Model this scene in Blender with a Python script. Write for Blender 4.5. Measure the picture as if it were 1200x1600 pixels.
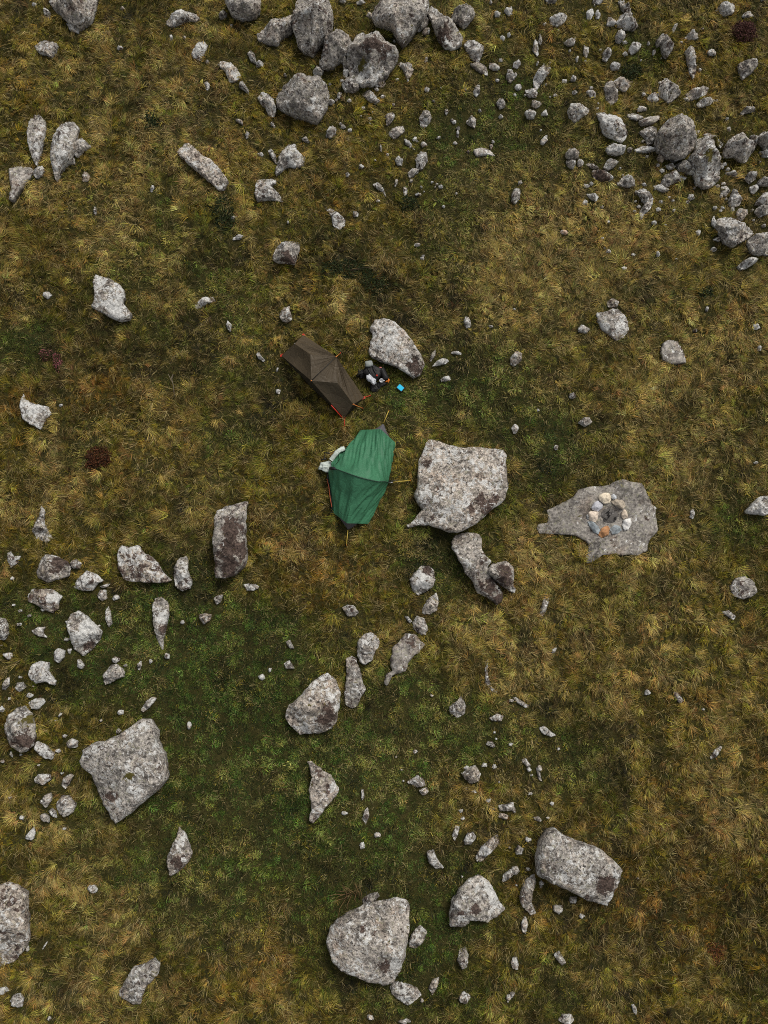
import bpy, bmesh, math, random
import numpy as np
from mathutils import Vector, noise, geometry
rad = math.radians
for o in list(bpy.data.objects): bpy.data.objects.remove(o)
scn = bpy.context.scene
C = scn.collection

# ---------------------------------------------------------------- camera, sky, sun, exposure
cam = bpy.data.cameras.new('camera'); camo = bpy.data.objects.new('camera', cam); C.objects.link(camo)
camo.location = (0, 0, 21.2); camo.rotation_euler = (rad(5), 0, 0)      # drone looking almost straight down
cam.sensor_fit = 'VERTICAL'; cam.angle = rad(60); cam.clip_start = .1; cam.clip_end = 2000
scn.camera = camo
SUN_EL, SUN_AZ = 52, 35                                                # azimuth clockwise from +y (photo's top)
w = bpy.data.worlds.new('World'); scn.world = w; w.use_nodes = True
nt = w.node_tree; nt.nodes.clear()
sky = nt.nodes.new('ShaderNodeTexSky'); sky.sky_type = 'NISHITA'; sky.sun_disc = False
sky.sun_elevation = rad(SUN_EL); sky.sun_rotation = rad(SUN_AZ); sky.air_density = 1.; sky.dust_density = 4.
hs = nt.nodes.new('ShaderNodeHueSaturation'); hs.inputs['Saturation'].default_value = .18   # overcast: grey cloud cover
bg = nt.nodes.new('ShaderNodeBackground'); bg.inputs['Strength'].default_value = .10
wo = nt.nodes.new('ShaderNodeOutputWorld')
nt.links.new(sky.outputs[0], hs.inputs['Color']); nt.links.new(hs.outputs[0], bg.inputs[0]); nt.links.new(bg.outputs[0], wo.inputs[0])
sl = bpy.data.lights.new('sun', 'SUN'); sl.energy = 1.5; sl.angle = rad(16); sl.color = (1., .945, .85)
so = bpy.data.objects.new('sun', sl); C.objects.link(so)
so.rotation_euler = Vector((math.sin(rad(SUN_AZ))*math.cos(rad(SUN_EL)), math.cos(rad(SUN_AZ))*math.cos(rad(SUN_EL)), math.sin(rad(SUN_EL)))).to_track_quat('Z', 'Y').to_euler()
vs = scn.view_settings; vs.view_transform = 'Standard'; vs.look = 'None'; vs.gamma = 1; vs.use_curve_mapping = False
vs.exposure = 0.04
scn.render.engine = 'CYCLES'
cy = scn.cycles; cy.use_denoising = False; cy.max_bounces = 2; cy.diffuse_bounces = 1; cy.glossy_bounces = 2; cy.transmission_bounces = 2; cy.transparent_max_bounces = 4
cy.use_adaptive_sampling = False; cy.pixel_filter_type = 'BLACKMAN_HARRIS'; cy.filter_width = 1.0

# ---------------------------------------------------------------- measured layout (metres, origin under the camera)
ROCKS = [
('boulder','big grey boulder cut off by the top edge, with a pale corner on its right',0.7,'dome',(0.30,0.20,0.60,0.00),[],[(-8.483,14.961),(-7.233,14.961),(-7.266,14.624),(-7.296,14.371),(-7.397,14.203),(-7.63,14.008),(-7.899,14.119),(-8.145,14.371),(-8.365,14.596)]),
('stone','small long bluish grey stone, closest one below the cut-off boulder at top left',0.2,'dome',(0.54,0.20,0.60,-0.40),[],[(-8.009,14.215),(-7.875,14.215),(-7.656,14.057),(-7.706,13.961),(-7.895,14.017)]),
('stone','small pale stone, closest one below left of the cut-off boulder at top left',0.2,'dome',(0.54,0.20,0.60,0.00),[],[(-8.582,14.526),(-8.503,14.583),(-8.409,14.498),(-8.425,14.328),(-8.55,14.373)]),
('stone','tiny white stone, closest one left of the cut-off boulder at top left',0.133,'dome',(0.90,0.14,0.57,0.27),[],[(-8.78,14.705),(-8.831,14.678),(-8.898,14.698),(-8.88,14.787),(-8.809,14.803)]),
('rock','flat grey four-cornered rock alone in the grass below the cut-off top left boulder',0.25,'slab',(0.54,0.20,0.55,0.00),[],[(-8.75,13.532),(-8.57,13.711),(-8.381,13.616),(-8.14,13.571),(-8.239,13.364),(-8.315,13.241),(-8.45,13.308),(-8.611,13.336)]),
('rock','kidney-shaped pale rock lying alone close to the top edge',0.35,'dome',(0.50,0.20,0.60,0.00),[],[(-5.528,14.226),(-5.425,14.395),(-5.24,14.519),(-4.974,14.564),(-4.759,14.497),(-4.649,14.367),(-4.782,14.294),(-4.969,14.327),(-5.154,14.198),(-5.339,14.125)]),
('stone','small pale stone, closest one left of the smooth top-edge boulder',0.2,'dome',(0.54,0.20,0.60,0.00),[],[(-4.194,14.498),(-4.078,14.64),(-3.969,14.555),(-4.021,14.43),(-4.155,14.413)]),
('rock','smooth grey boulder cut off by the top edge left of the boulder heap',0.6,'dome',(0.15,0.20,0.60,0.00),[],[(-4.022,14.824),(-3.116,14.824),(-3.112,14.487),(-3.243,14.318),(-3.562,14.307),(-3.802,14.374),(-3.937,14.543)]),
('rock','small oblong rock with a notched middle below the kidney-shaped rock',0.25,'dome',(0.50,0.20,0.60,0.00),[],[(-4.827,13.356),(-4.645,13.637),(-4.513,13.721),(-4.421,13.609),(-4.482,13.44),(-4.611,13.216),(-4.771,13.244)]),
('rock','curved brownish rock with white right end, left of the blue-grey boulder',0.22,'dome',(0.54,0.20,0.60,0.50),[('w',-3.643,12.759,0.113)],[(-4.185,13.112),(-4.054,13.207),(-3.839,13.14),(-3.677,12.972),(-3.568,12.805),(-3.726,12.665),(-3.858,12.626),(-3.941,12.833),(-4.023,12.972)]),
('stone','small long pale stone, closest one below right of the curved brownish rock',0.2,'dome',(0.54,0.20,0.60,-0.20),[],[(-3.621,12.67),(-3.541,12.698),(-3.405,12.475),(-3.377,12.336),(-3.511,12.447),(-3.629,12.531)]),
('stone','small white-flecked stone, closest one below left of the curved brownish rock',0.137,'dome',(0.60,0.03,0.86,0.11),[],[(-4.356,12.595),(-4.428,12.471),(-4.476,12.503),(-4.514,12.665),(-4.435,12.694)]),
('stone','tiny long white-flecked stone, closest one below left of the kidney-shaped pale rock',0.117,'dome',(0.60,0.08,0.91,0.06),[],[(-5.328,13.828),(-5.385,13.766),(-5.399,13.787),(-5.397,13.892),(-5.354,13.929),(-5.33,13.894)]),
('stone','tiny white-flecked stone, closest one below the kidney-shaped pale rock',0.117,'dome',(0.60,0.39,0.76,0.17),[],[(-4.992,13.86),(-5.02,13.826),(-5.041,13.822),(-5.086,13.866),(-5.069,13.89),(-5.034,13.926),(-5.007,13.909)]),
('stone','tiny white-flecked stone, closest one below right of the notched oblong rock',0.125,'dome',(0.60,0.11,0.78,0.36),[],[(-4.383,13.185),(-4.4,13.156),(-4.444,13.131),(-4.482,13.181),(-4.445,13.241),(-4.419,13.257)]),
('stone','tiny long white-flecked stone, closest one below right of the cut-off boulder at top left',0.117,'dome',(0.60,0.20,0.87,0.33),[],[(-6.558,13.573),(-6.589,13.531),(-6.701,13.532),(-6.729,13.584),(-6.704,13.611),(-6.602,13.609)]),
('stone','tiny brown-patched stone, closest one right of the cut-off boulder at top left',0.10900000000000001,'dome',(0.60,0.43,0.86,0.32),[],[(-6.568,14.665),(-6.592,14.648),(-6.624,14.627),(-6.679,14.653),(-6.675,14.694),(-6.645,14.698),(-6.6,14.699)]),
('stone','tiny white-flecked stone, closest one below left of the smooth top-edge boulder',0.117,'dome',(0.60,0.32,0.72,-0.17),[],[(-3.825,14.223),(-3.843,14.177),(-3.863,14.161),(-3.896,14.197),(-3.896,14.241),(-3.885,14.256),(-3.841,14.257)]),
('rock','upright spindle-shaped pale slab, left one of the pair',0.3,'slab',(0.60,0.20,0.60,0.00),[],[(-8.647,11.732),(-8.542,11.732),(-8.404,11.567),(-8.36,11.347),(-8.414,11.073),(-8.457,10.799),(-8.502,10.553),(-8.559,10.39),(-8.661,10.608),(-8.75,10.909),(-8.792,11.347),(-8.749,11.622)]),
('boulder','tall leaf-shaped slab with a sharp lower tip, right one of the pair',0.5,'slab',(0.60,0.30,0.60,0.00),[],[(-7.846,11.457),(-7.665,11.512),(-7.573,11.403),(-7.602,11.157),(-7.644,10.831),(-7.712,10.505),(-7.891,10.397),(-7.988,10.18),(-8.06,9.991),(-8.12,10.234),(-8.178,10.722),(-8.147,11.048),(-8.05,11.294)]),
('rock','small triangular grey rock just right of the leaf-shaped slab',0.25,'dome',(0.54,0.20,0.60,0.00),[],[(-7.686,10.912),(-7.613,11.132),(-7.509,11.188),(-7.373,11.05),(-7.248,10.94),(-7.446,10.83),(-7.599,10.665),(-7.68,10.72)]),
('rock','flat grey triangular slab pointing down, near the left edge',0.2,'flat',(0.20,0.20,0.45,0.00),[],[(-9.26,10.345),(-9.025,10.4),(-8.736,10.389),(-8.643,10.29),(-8.801,10.017),(-8.95,9.772),(-9.124,9.5),(-9.205,9.555),(-9.161,9.799),(-9.224,10.072)]),
('stone','small white-flecked stone, closest one right of the down-pointing triangular slab',0.2,'dome',(0.60,0.20,0.60,0.00),[],[(-8.675,10.237),(-8.574,10.374),(-8.444,10.429),(-8.361,10.32),(-8.435,10.155),(-8.591,10.101)]),
('stone','tiny white-flecked stone, closest one below right of the leaf-shaped slab',0.125,'dome',(0.72,0.10,0.73,-0.10),[],[(-7.677,10.632),(-7.679,10.516),(-7.757,10.527),(-7.774,10.651),(-7.695,10.679)]),
('stone','tiny long white stone, closest one below left of the long diagonal slab',0.117,'dome',(0.85,0.09,0.79,0.31),[],[(-5.696,9.901),(-5.748,9.797),(-5.788,9.818),(-5.781,9.86),(-5.763,9.961),(-5.715,9.977),(-5.684,9.941)]),
('stone','tiny long brown-patched stone, closest one above the jagged white-speckled rock',0.113,'dome',(0.71,0.42,0.72,0.47),[],[(-7.093,9.32),(-7.122,9.205),(-7.145,9.213),(-7.174,9.329),(-7.153,9.416),(-7.122,9.415)]),
('stone','tiny long white stone, closest one below left of the white-ledged rock',0.125,'dome',(0.83,0.02,0.57,-0.01),[],[(-3.617,9.149),(-3.697,9.072),(-3.758,9.086),(-3.777,9.135),(-3.644,9.165)]),
('stone','small long white stone, closest one left of the brown-faced pale rock',0.125,'dome',(0.89,0.25,0.66,-0.05),[],[(-3.448,8.665),(-3.501,8.615),(-3.591,8.574),(-3.737,8.57),(-3.712,8.626),(-3.608,8.678),(-3.519,8.694)]),
('stone','tiny white stone, closest one above right of the long diagonal slab',0.125,'dome',(0.77,0.37,0.75,0.34),[],[(-3.34,11.267),(-3.363,11.185),(-3.418,11.155),(-3.452,11.228),(-3.446,11.262),(-3.406,11.354),(-3.363,11.312)]),
('stone','tiny long white-flecked stone, closest one below the curved brownish rock',0.125,'dome',(0.55,0.17,0.65,0.40),[],[(-3.504,11.517),(-3.548,11.532),(-3.695,11.635),(-3.682,11.679),(-3.528,11.63)]),
('stone','small pinkish stone, second closest one below right of the leaf-shaped slab',0.15700000000000003,'dome',(0.20,0.00,0.85,0.90),[],[(-7.293,10.206),(-7.343,10.085),(-7.473,10.077),(-7.476,10.232),(-7.445,10.347),(-7.326,10.277)]),
('boulder','long narrow pale slab lying diagonally, upper left of the brown tent',0.25,'slab',(0.50,0.20,0.65,0.30),[],[(-5.13,10.764),(-5.001,10.928),(-4.845,11.027),(-4.658,10.873),(-4.471,10.682),(-4.258,10.572),(-4.044,10.327),(-3.819,10.0),(-3.931,9.809),(-4.088,9.809),(-4.275,10.0),(-4.568,10.245),(-4.835,10.49)]),
('stone','small long white-flecked stone, closest one above right of the curved brownish rock',0.2,'dome',(0.60,0.20,0.60,0.00),[],[(-3.445,13.426),(-3.339,13.494),(-3.23,13.342),(-3.201,13.146),(-3.335,13.202)]),
('rock','long low grey boulder leaning against the tall boulder of the top heap',0.5,'dome',(0.20,0.20,0.60,0.00),[],[(-3.19,13.844),(-2.927,14.068),(-2.557,14.293),(-2.291,14.405),(-2.261,13.956),(-2.551,13.76),(-2.656,13.592),(-2.921,13.592),(-3.162,13.732)]),
('boulder','tallest egg-shaped pitted boulder of the heap at the top edge',1.0,'dome',(0.30,0.30,0.60,0.00),[],[(-2.267,14.306),(-2.216,14.529),(-2.113,14.753),(-1.426,14.753),(-1.319,14.529),(-1.254,14.195),(-1.29,13.862),(-1.446,13.612),(-1.629,13.391),(-1.775,13.242),(-1.996,13.335),(-2.155,13.501),(-2.253,13.862)]),
('boulder','grey boulder wedged between the tall and the round brown-topped boulders',0.7,'dome',(0.25,0.20,0.60,0.00),[],[(-1.429,13.673),(-1.297,13.84),(-1.059,13.896),(-0.9,13.784),(-0.793,13.589),(-0.819,13.311),(-0.924,13.144),(-1.109,13.061),(-1.293,12.923),(-1.53,12.923),(-1.61,13.061),(-1.506,13.339)]),
('boulder','big round boulder with brown mossy top and white patches',0.9,'dome',(0.35,0.10,0.60,0.00),[('d',-0.103,13.154,0.195),('m',-0.539,12.857,0.103),('d',-0.385,13.1,0.164),('w',-0.615,12.588,0.103),('w',-0.179,12.534,0.154)],[(-0.869,13.42),(-0.764,13.614),(-0.633,13.78),(-0.422,13.725),(-0.132,13.697),(0.105,13.531),(0.29,13.364),(0.358,13.143),(0.236,12.894),(0.0,12.646),(-0.262,12.481),(-0.551,12.426),(-0.787,12.591),(-0.893,12.839),(-0.92,13.115)]),
('boulder','large blue-grey boulder with a broken notch, lowest of the top heap',0.8,'dome',(0.10,0.05,0.40,-0.30),[('w',-1.718,11.357,0.082)],[(-2.676,12.096),(-2.6,12.288),(-2.365,12.453),(-2.077,12.635),(-1.84,12.602),(-1.578,12.619),(-1.419,12.426),(-1.355,12.206),(-1.39,11.931),(-1.519,11.657),(-1.649,11.493),(-1.885,11.558),(-2.2,11.657),(-2.464,11.794),(-2.648,11.931)]),
('rock','half-buried rock touching the left side of the blue-grey boulder',0.35,'dome',(0.50,0.20,0.60,0.00),[],[(-3.153,12.213),(-3.049,12.38),(-2.889,12.324),(-2.755,12.158),(-2.672,11.881),(-2.75,11.715),(-2.883,11.77),(-2.964,11.964),(-3.098,12.075)]),
('stone','small pale stone, closest one below right of the wedged grey boulder',0.3,'dome',(0.54,0.20,0.60,0.00),[],[(-1.038,13.062),(-1.145,13.146),(-1.065,13.258),(-0.932,13.202),(-0.905,13.006),(-0.984,12.866)]),
('stone','small white stone, closest one below left of the round brown-topped boulder',0.15700000000000003,'dome',(0.79,0.19,0.90,0.26),[],[(-0.83,12.908),(-0.938,12.708),(-1.026,12.77),(-1.01,12.9),(-0.902,12.955)]),
('stone','small white-flecked stone, closest one above right of the notched blue-grey boulder',0.25,'dome',(0.60,0.20,0.60,0.00),[],[(-1.784,12.936),(-1.678,13.048),(-1.502,12.936),(-1.57,12.796),(-1.756,12.796)]),
('rock','fair-sized pale rock, second closest one below left of the round brown-topped boulder',0.3,'dome',(0.40,0.20,0.60,0.00),[],[(-1.062,12.504),(-0.93,12.643),(-0.744,12.716),(-0.611,12.56),(-0.61,12.393),(-0.769,12.31),(-0.982,12.337)]),
('rock','curved brown rock at the right foot of the round brown-topped boulder',0.3,'dome',(0.54,0.30,0.60,0.50),[],[(0.319,13.118),(0.479,13.174),(0.665,13.09),(0.745,12.95),(0.665,12.783),(0.558,12.727),(0.479,12.922)]),
('stone','small pinkish stone, closest one below the round brown-topped boulder',0.165,'dome',(0.10,0.40,0.77,0.80),[],[(0.046,12.611),(-0.029,12.521),(-0.205,12.544),(-0.281,12.592),(-0.17,12.715),(-0.067,12.75)]),
('rock','fair-sized pale rock, second closest one below the round brown-topped boulder',0.2,'dome',(0.40,0.20,0.60,0.30),[],[(-0.558,12.308),(-0.426,12.464),(-0.266,12.336),(-0.096,12.113),(-0.212,12.074),(-0.399,12.141)]),
('stone','tiny white-flecked stone, second closest one right of the notched blue-grey boulder',0.14100000000000001,'dome',(0.65,0.16,0.84,0.08),[],[(-1.046,12.307),(-1.109,12.193),(-1.159,12.203),(-1.166,12.322),(-1.063,12.348)]),
('stone','tiny white-flecked stone, closest one right of the notched blue-grey boulder',0.133,'dome',(0.65,0.13,0.57,-0.14),[],[(-1.222,12.148),(-1.256,12.068),(-1.316,12.048),(-1.388,12.077),(-1.397,12.168),(-1.337,12.19),(-1.253,12.164)]),
('stone','small white-flecked stone, closest one right of the curved brownish rock',0.14100000000000001,'dome',(0.65,0.34,0.86,0.03),[],[(-3.012,13.138),(-3.032,13.047),(-3.207,13.063),(-3.198,13.152),(-3.095,13.205)]),
('stone','tiny white-flecked stone, closest one above left of the notched blue-grey boulder',0.117,'dome',(0.65,0.25,0.60,0.23),[],[(-2.419,12.792),(-2.454,12.772),(-2.476,12.763),(-2.512,12.82),(-2.478,12.861),(-2.464,12.844)]),
('stone','tiny brown-patched stone, closest one below left of the notched blue-grey boulder',0.117,'dome',(0.65,0.48,0.64,0.48),[],[(-2.738,11.571),(-2.751,11.522),(-2.804,11.511),(-2.85,11.569),(-2.812,11.612),(-2.76,11.61)]),
('stone','tiny brownish stone, closest one above left of the boot-shaped rock',0.10900000000000001,'dome',(0.65,0.23,0.94,0.46),[],[(-2.707,11.49),(-2.705,11.457),(-2.735,11.445),(-2.766,11.482),(-2.764,11.502),(-2.735,11.529),(-2.712,11.516)]),
('boulder','broad wedge-shaped boulder at the top edge pointing downwards',0.8,'slab',(0.30,0.20,0.60,0.00),[],[(-0.314,14.231),(-0.21,14.424),(0.0,14.646),(1.049,14.646),(1.126,14.397),(0.994,14.148),(0.784,13.872),(0.574,13.624),(0.459,13.497),(0.366,13.651),(0.209,13.899),(0.0,13.982),(-0.209,14.037)]),
('stone','small white-flecked stone, closest one below left of the wedge boulder at the top edge',0.3,'dome',(0.70,0.20,0.60,0.00),[],[(-0.187,14.269),(-0.027,14.326),(0.053,14.157),(-0.053,14.016),(-0.171,14.128)]),
('stone','tiny white-flecked stone, closest one left of the wedge boulder at the top edge',0.14100000000000001,'dome',(0.63,0.34,0.84,0.44),[],[(-0.263,14.323),(-0.358,14.288),(-0.436,14.347),(-0.458,14.401),(-0.331,14.448)]),
('stone','fair-sized pale stone, closest one below right of the wedge boulder at the top edge',0.3,'dome',(0.50,0.20,0.60,0.00),[],[(0.883,14.354),(1.017,14.439),(1.134,14.326),(1.096,14.157),(0.962,14.044),(0.828,14.128)]),
('stone','tiny white-flecked stone, second closest one below right of the wedge boulder at the top edge',0.133,'dome',(0.72,0.08,0.77,0.05),[],[(0.955,14.072),(0.89,14.019),(0.784,14.043),(0.762,14.089),(0.79,14.15),(0.929,14.133)]),
('stone','small brownish stone, closest one left of the white-ended sloping boulder',0.14100000000000001,'dome',(0.58,0.06,0.59,0.46),[],[(1.157,13.988),(1.122,13.921),(1.032,13.923),(0.959,13.98),(1.002,14.041),(1.069,14.087),(1.158,14.076)]),
('boulder','elongated sloping boulder with a white splashed lower end',0.5,'dome',(0.30,0.20,0.60,0.00),[('w',1.677,13.414,0.231),('d',1.522,13.662,0.179)],[(1.066,14.461),(1.2,14.574),(1.359,14.49),(1.598,14.265),(1.835,13.984),(1.977,13.76),(1.939,13.564),(1.725,13.452),(1.513,13.497),(1.381,13.676),(1.276,13.9),(1.198,14.18)]),
('rock','plain grey heart-shaped rock right of the white-ended boulder',0.4,'dome',(0.10,0.20,0.60,0.00),[],[(1.681,14.323),(1.816,14.549),(2.058,14.651),(2.191,14.577),(2.285,14.323),(2.133,14.126),(1.999,13.986),(1.867,14.126),(1.707,14.183)]),
('rock','pale lichened rock below the heart-shaped rock',0.3,'dome',(0.70,0.20,0.60,0.00),[],[(2.0,13.622),(2.108,13.718),(2.347,13.65),(2.506,13.538),(2.451,13.342),(2.369,13.174),(2.21,13.258),(2.052,13.482)]),
('stone','fair-sized long pale stone, second closest one below right of the white-ended sloping boulder',0.15,'dome',(0.10,0.20,0.60,0.40),[],[(2.163,13.132),(2.377,13.188),(2.589,13.076),(2.603,12.852),(2.401,12.936)]),
('stone','small white stone, third closest one below right of the white-ended sloping boulder',0.14100000000000001,'dome',(0.80,0.05,0.80,0.27),[],[(2.909,13.022),(2.843,12.971),(2.72,13.003),(2.634,13.062),(2.645,13.158),(2.814,13.156),(2.903,13.097)]),
('stone','small white-flecked stone, third closest one left of the slanting mottled rock',0.2,'dome',(0.60,0.20,0.60,0.00),[],[(3.046,12.726),(3.092,12.95),(3.172,12.978),(3.276,12.754),(3.168,12.631)]),
('stone','small white-flecked stone, closest one above right of the egg-shaped small rock',0.2,'dome',(0.60,0.20,0.60,0.00),[],[(2.223,12.364),(2.289,12.559),(2.395,12.587),(2.404,12.392),(2.313,12.28)]),
('stone','small pale stone, third closest one below left of the slanting mottled rock',0.2,'dome',(0.50,0.20,0.60,0.00),[],[(2.8,12.141),(2.897,12.264),(3.029,12.197),(3.027,12.03),(2.894,11.974)]),
('stone','small white-flecked stone, fourth closest one right of the egg-shaped small rock',0.2,'dome',(0.60,0.20,0.60,0.00),[],[(2.042,11.642),(2.175,11.78),(2.308,11.725),(2.279,11.503),(2.147,11.559)]),
('stone','tiny white-flecked stone, fourth closest one below the plain heart-shaped rock',0.117,'dome',(0.73,0.05,0.57,0.02),[],[(2.441,11.924),(2.401,11.893),(2.365,11.922),(2.355,11.951),(2.421,11.979)]),
('stone','tiny long white-flecked stone, closest one above right of the white-flecked paired rock',0.117,'dome',(0.69,0.16,0.59,-0.03),[],[(1.884,11.391),(1.862,11.253),(1.809,11.287),(1.809,11.403),(1.865,11.485)]),
('stone','tiny white stone, closest one right of the egg-shaped small rock',0.117,'dome',(0.78,0.29,0.61,-0.03),[],[(1.611,11.894),(1.568,11.83),(1.532,11.845),(1.511,11.936),(1.545,11.995),(1.595,11.976)]),
('stone','tiny white-flecked stone, second closest one right of the egg-shaped small rock',0.10900000000000001,'dome',(0.62,0.20,0.74,0.32),[],[(1.747,11.698),(1.725,11.672),(1.697,11.675),(1.667,11.678),(1.66,11.719),(1.689,11.735),(1.738,11.723)]),
('stone','tiny white stone, closest one above the egg-shaped small rock',0.125,'dome',(0.97,0.11,0.69,0.50),[],[(1.14,12.464),(1.111,12.4),(1.031,12.393),(1.005,12.455),(1.024,12.509),(1.115,12.481)]),
('stone','tiny long white stone, closest one below left of the white-ended sloping boulder',0.117,'dome',(0.82,0.37,0.78,0.53),[],[(1.1,13.263),(1.033,13.21),(1.023,13.287),(1.064,13.369),(1.107,13.373)]),
('stone','tiny white stone, closest one above right of the round brown-topped boulder',0.10900000000000001,'dome',(0.98,0.49,0.67,-0.17),[],[(0.295,13.737),(0.27,13.717),(0.22,13.733),(0.229,13.763),(0.262,13.777)]),
('stone','tiny white stone, closest one below right of the plain heart-shaped rock',0.133,'dome',(0.97,0.08,0.67,0.10),[],[(3.033,13.748),(3.012,13.722),(2.971,13.71),(2.911,13.757),(2.907,13.81),(2.97,13.85),(3.025,13.815)]),
('stone','tiny white stone, second closest one below right of the plain heart-shaped rock',0.125,'dome',(0.95,0.11,0.64,-0.02),[],[(3.191,13.844),(3.141,13.792),(3.085,13.817),(3.096,13.898),(3.172,13.89)]),
('stone','tiny white stone, closest one right of the white-ended sloping boulder',0.14100000000000001,'dome',(0.93,0.21,0.66,0.41),[],[(2.928,14.421),(2.895,14.32),(2.788,14.303),(2.773,14.376),(2.774,14.44)]),
('stone','small white stone, closest one left of the white lumpy rock',0.14900000000000002,'dome',(0.79,0.35,0.84,-0.14),[],[(3.215,14.432),(3.139,14.338),(3.017,14.46),(3.059,14.528),(3.214,14.602)]),
('stone','tiny white-flecked stone, closest one right of the plain heart-shaped rock',0.117,'dome',(0.69,0.08,0.82,0.37),[],[(2.723,14.709),(2.706,14.656),(2.65,14.678),(2.668,14.74),(2.687,14.747)]),
('stone','tiny white stone, fourth closest one below left of the slanting mottled rock',0.117,'dome',(0.97,0.19,0.67,-0.05),[],[(2.99,11.773),(2.94,11.748),(2.886,11.751),(2.868,11.783),(2.905,11.839),(2.955,11.828)]),
('rock','small egg-shaped grey rock standing alone below the round brown-topped boulder',0.25,'dome',(0.40,0.20,0.60,0.00),[],[(0.874,11.74),(0.981,11.879),(1.14,11.851),(1.192,11.685),(1.059,11.491),(0.926,11.463)]),
('rock','fair-sized pale rock, second closest one below left of the egg-shaped small rock',0.2,'dome',(0.30,0.20,0.60,0.00),[],[(0.095,11.338),(0.212,11.476),(0.477,11.559),(0.519,11.42),(0.371,11.282),(0.238,11.2)]),
('stone','small brownish stone, closest one left of the egg-shaped small rock',0.2,'dome',(0.54,0.20,0.60,0.50),[],[(0.027,11.808),(0.159,11.908),(0.276,11.808),(0.186,11.642),(0.064,11.559)]),
('stone','small long white-flecked stone, closest one above left of the white-flecked paired rock',0.15,'dome',(0.60,0.20,0.60,0.00),[],[(0.503,11.211),(0.583,11.184),(0.715,11.018),(0.783,10.908),(0.662,10.991),(0.53,11.073)]),
('stone','tiny white stone, closest one above the white-flecked paired rock',0.133,'dome',(0.91,0.42,0.63,0.32),[],[(1.084,11.021),(1.0,10.978),(0.952,10.979),(0.909,11.065),(0.943,11.109),(1.047,11.076)]),
('rock','white-flecked rock with a flat pale stone touching its lower left',0.25,'dome',(0.65,0.20,0.60,0.00),[],[(0.781,10.665),(0.898,10.791),(1.066,10.775),(1.087,10.61),(0.949,10.391),(0.817,10.391)]),
('stone','small pale stone, closest one below left of the white-flecked paired rock',0.15,'flat',(0.54,0.20,0.65,0.00),[],[(0.58,10.309),(0.712,10.391),(0.87,10.374),(0.738,10.227),(0.632,10.172)]),
('stone','small white-flecked stone, closest one left of the white-flecked paired rock',0.2,'dome',(0.60,0.20,0.60,0.00),[],[(0.275,10.621),(0.359,10.731),(0.475,10.649),(0.449,10.495),(0.317,10.512)]),
('stone','small long pale stone, closest one above right of the comma-shaped rock',0.15,'dome',(0.40,0.20,0.60,-0.20),[],[(-0.29,10.029),(-0.132,10.084),(-0.026,9.947),(0.063,9.701),(-0.053,9.838),(-0.211,9.947)]),
('stone','tiny long brownish stone, second closest one below left of the white-flecked paired rock',0.117,'dome',(0.70,0.20,0.76,0.50),[],[(0.341,10.058),(0.284,9.963),(0.252,9.968),(0.28,10.161),(0.345,10.153)]),
('stone','small white-flecked stone, third closest one below left of the white-flecked paired rock',0.133,'dome',(0.70,0.24,0.85,-0.03),[],[(0.578,9.873),(0.573,9.76),(0.494,9.716),(0.473,9.862),(0.479,9.922),(0.554,9.969)]),
('stone','tiny long white-flecked stone, second closest one below the white-flecked paired rock',0.117,'dome',(0.70,0.39,0.64,0.29),[],[(0.93,9.752),(0.885,9.715),(0.79,9.715),(0.766,9.763),(0.826,9.785),(0.909,9.795)]),
('stone','tiny white-flecked stone, closest one below the white-flecked paired rock',0.10900000000000001,'dome',(0.70,0.10,0.88,0.39),[],[(0.952,9.937),(0.948,9.924),(0.915,9.919),(0.893,9.949),(0.897,9.974),(0.946,9.966)]),
('stone','tiny white-flecked stone, closest one right of the comma-shaped rock',0.14100000000000001,'dome',(0.70,0.05,0.56,0.44),[],[(-0.62,9.258),(-0.652,9.176),(-0.75,9.159),(-0.765,9.257),(-0.745,9.309),(-0.682,9.302)]),
('stone','tiny brown-patched stone, closest one above the brown-faced pale rock',0.10900000000000001,'dome',(0.70,0.47,0.59,0.10),[],[(-2.329,9.02),(-2.36,8.96),(-2.382,8.971),(-2.391,9.018),(-2.372,9.056)]),
('stone','tiny brown-patched stone, closest one below right of the white-flecked paired rock',0.10900000000000001,'dome',(0.70,0.46,0.75,0.24),[],[(1.514,9.445),(1.485,9.397),(1.426,9.424),(1.447,9.465),(1.472,9.47)]),
('rock','comma-shaped white-spotted rock with a thin upper tail',0.2,'dome',(0.65,0.20,0.60,0.00),[],[(-1.482,9.391),(-1.34,9.381),(-1.156,9.256),(-0.945,9.066),(-0.971,8.93),(-1.101,8.822),(-1.259,8.903),(-1.286,9.12),(-1.392,9.283)]),
('stone','small pale stone, closest one below right of the notched blue-grey boulder',0.25,'dome',(0.50,0.20,0.60,0.00),[],[(-1.454,11.215),(-1.376,11.408),(-1.271,11.508),(-1.175,11.381),(-1.217,11.243),(-1.322,11.16)]),
('stone','small brown-patched stone, closest one above right of the boot-shaped rock',0.14100000000000001,'dome',(0.55,0.48,0.75,-0.11),[],[(-1.847,11.101),(-1.885,11.061),(-2.034,11.12),(-2.049,11.178),(-1.936,11.228)]),
('stone','tiny brown-patched stone, second closest one below right of the notched blue-grey boulder',0.125,'dome',(0.74,0.46,0.71,0.09),[],[(-0.944,11.473),(-1.024,11.443),(-1.087,11.462),(-1.069,11.532),(-1.0,11.549)]),
('stone','tiny white stone, second closest one above right of the comma-shaped rock',0.125,'dome',(0.77,0.28,0.56,0.18),[],[(-0.481,10.47),(-0.549,10.413),(-0.631,10.42),(-0.607,10.515),(-0.569,10.534)]),
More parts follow.
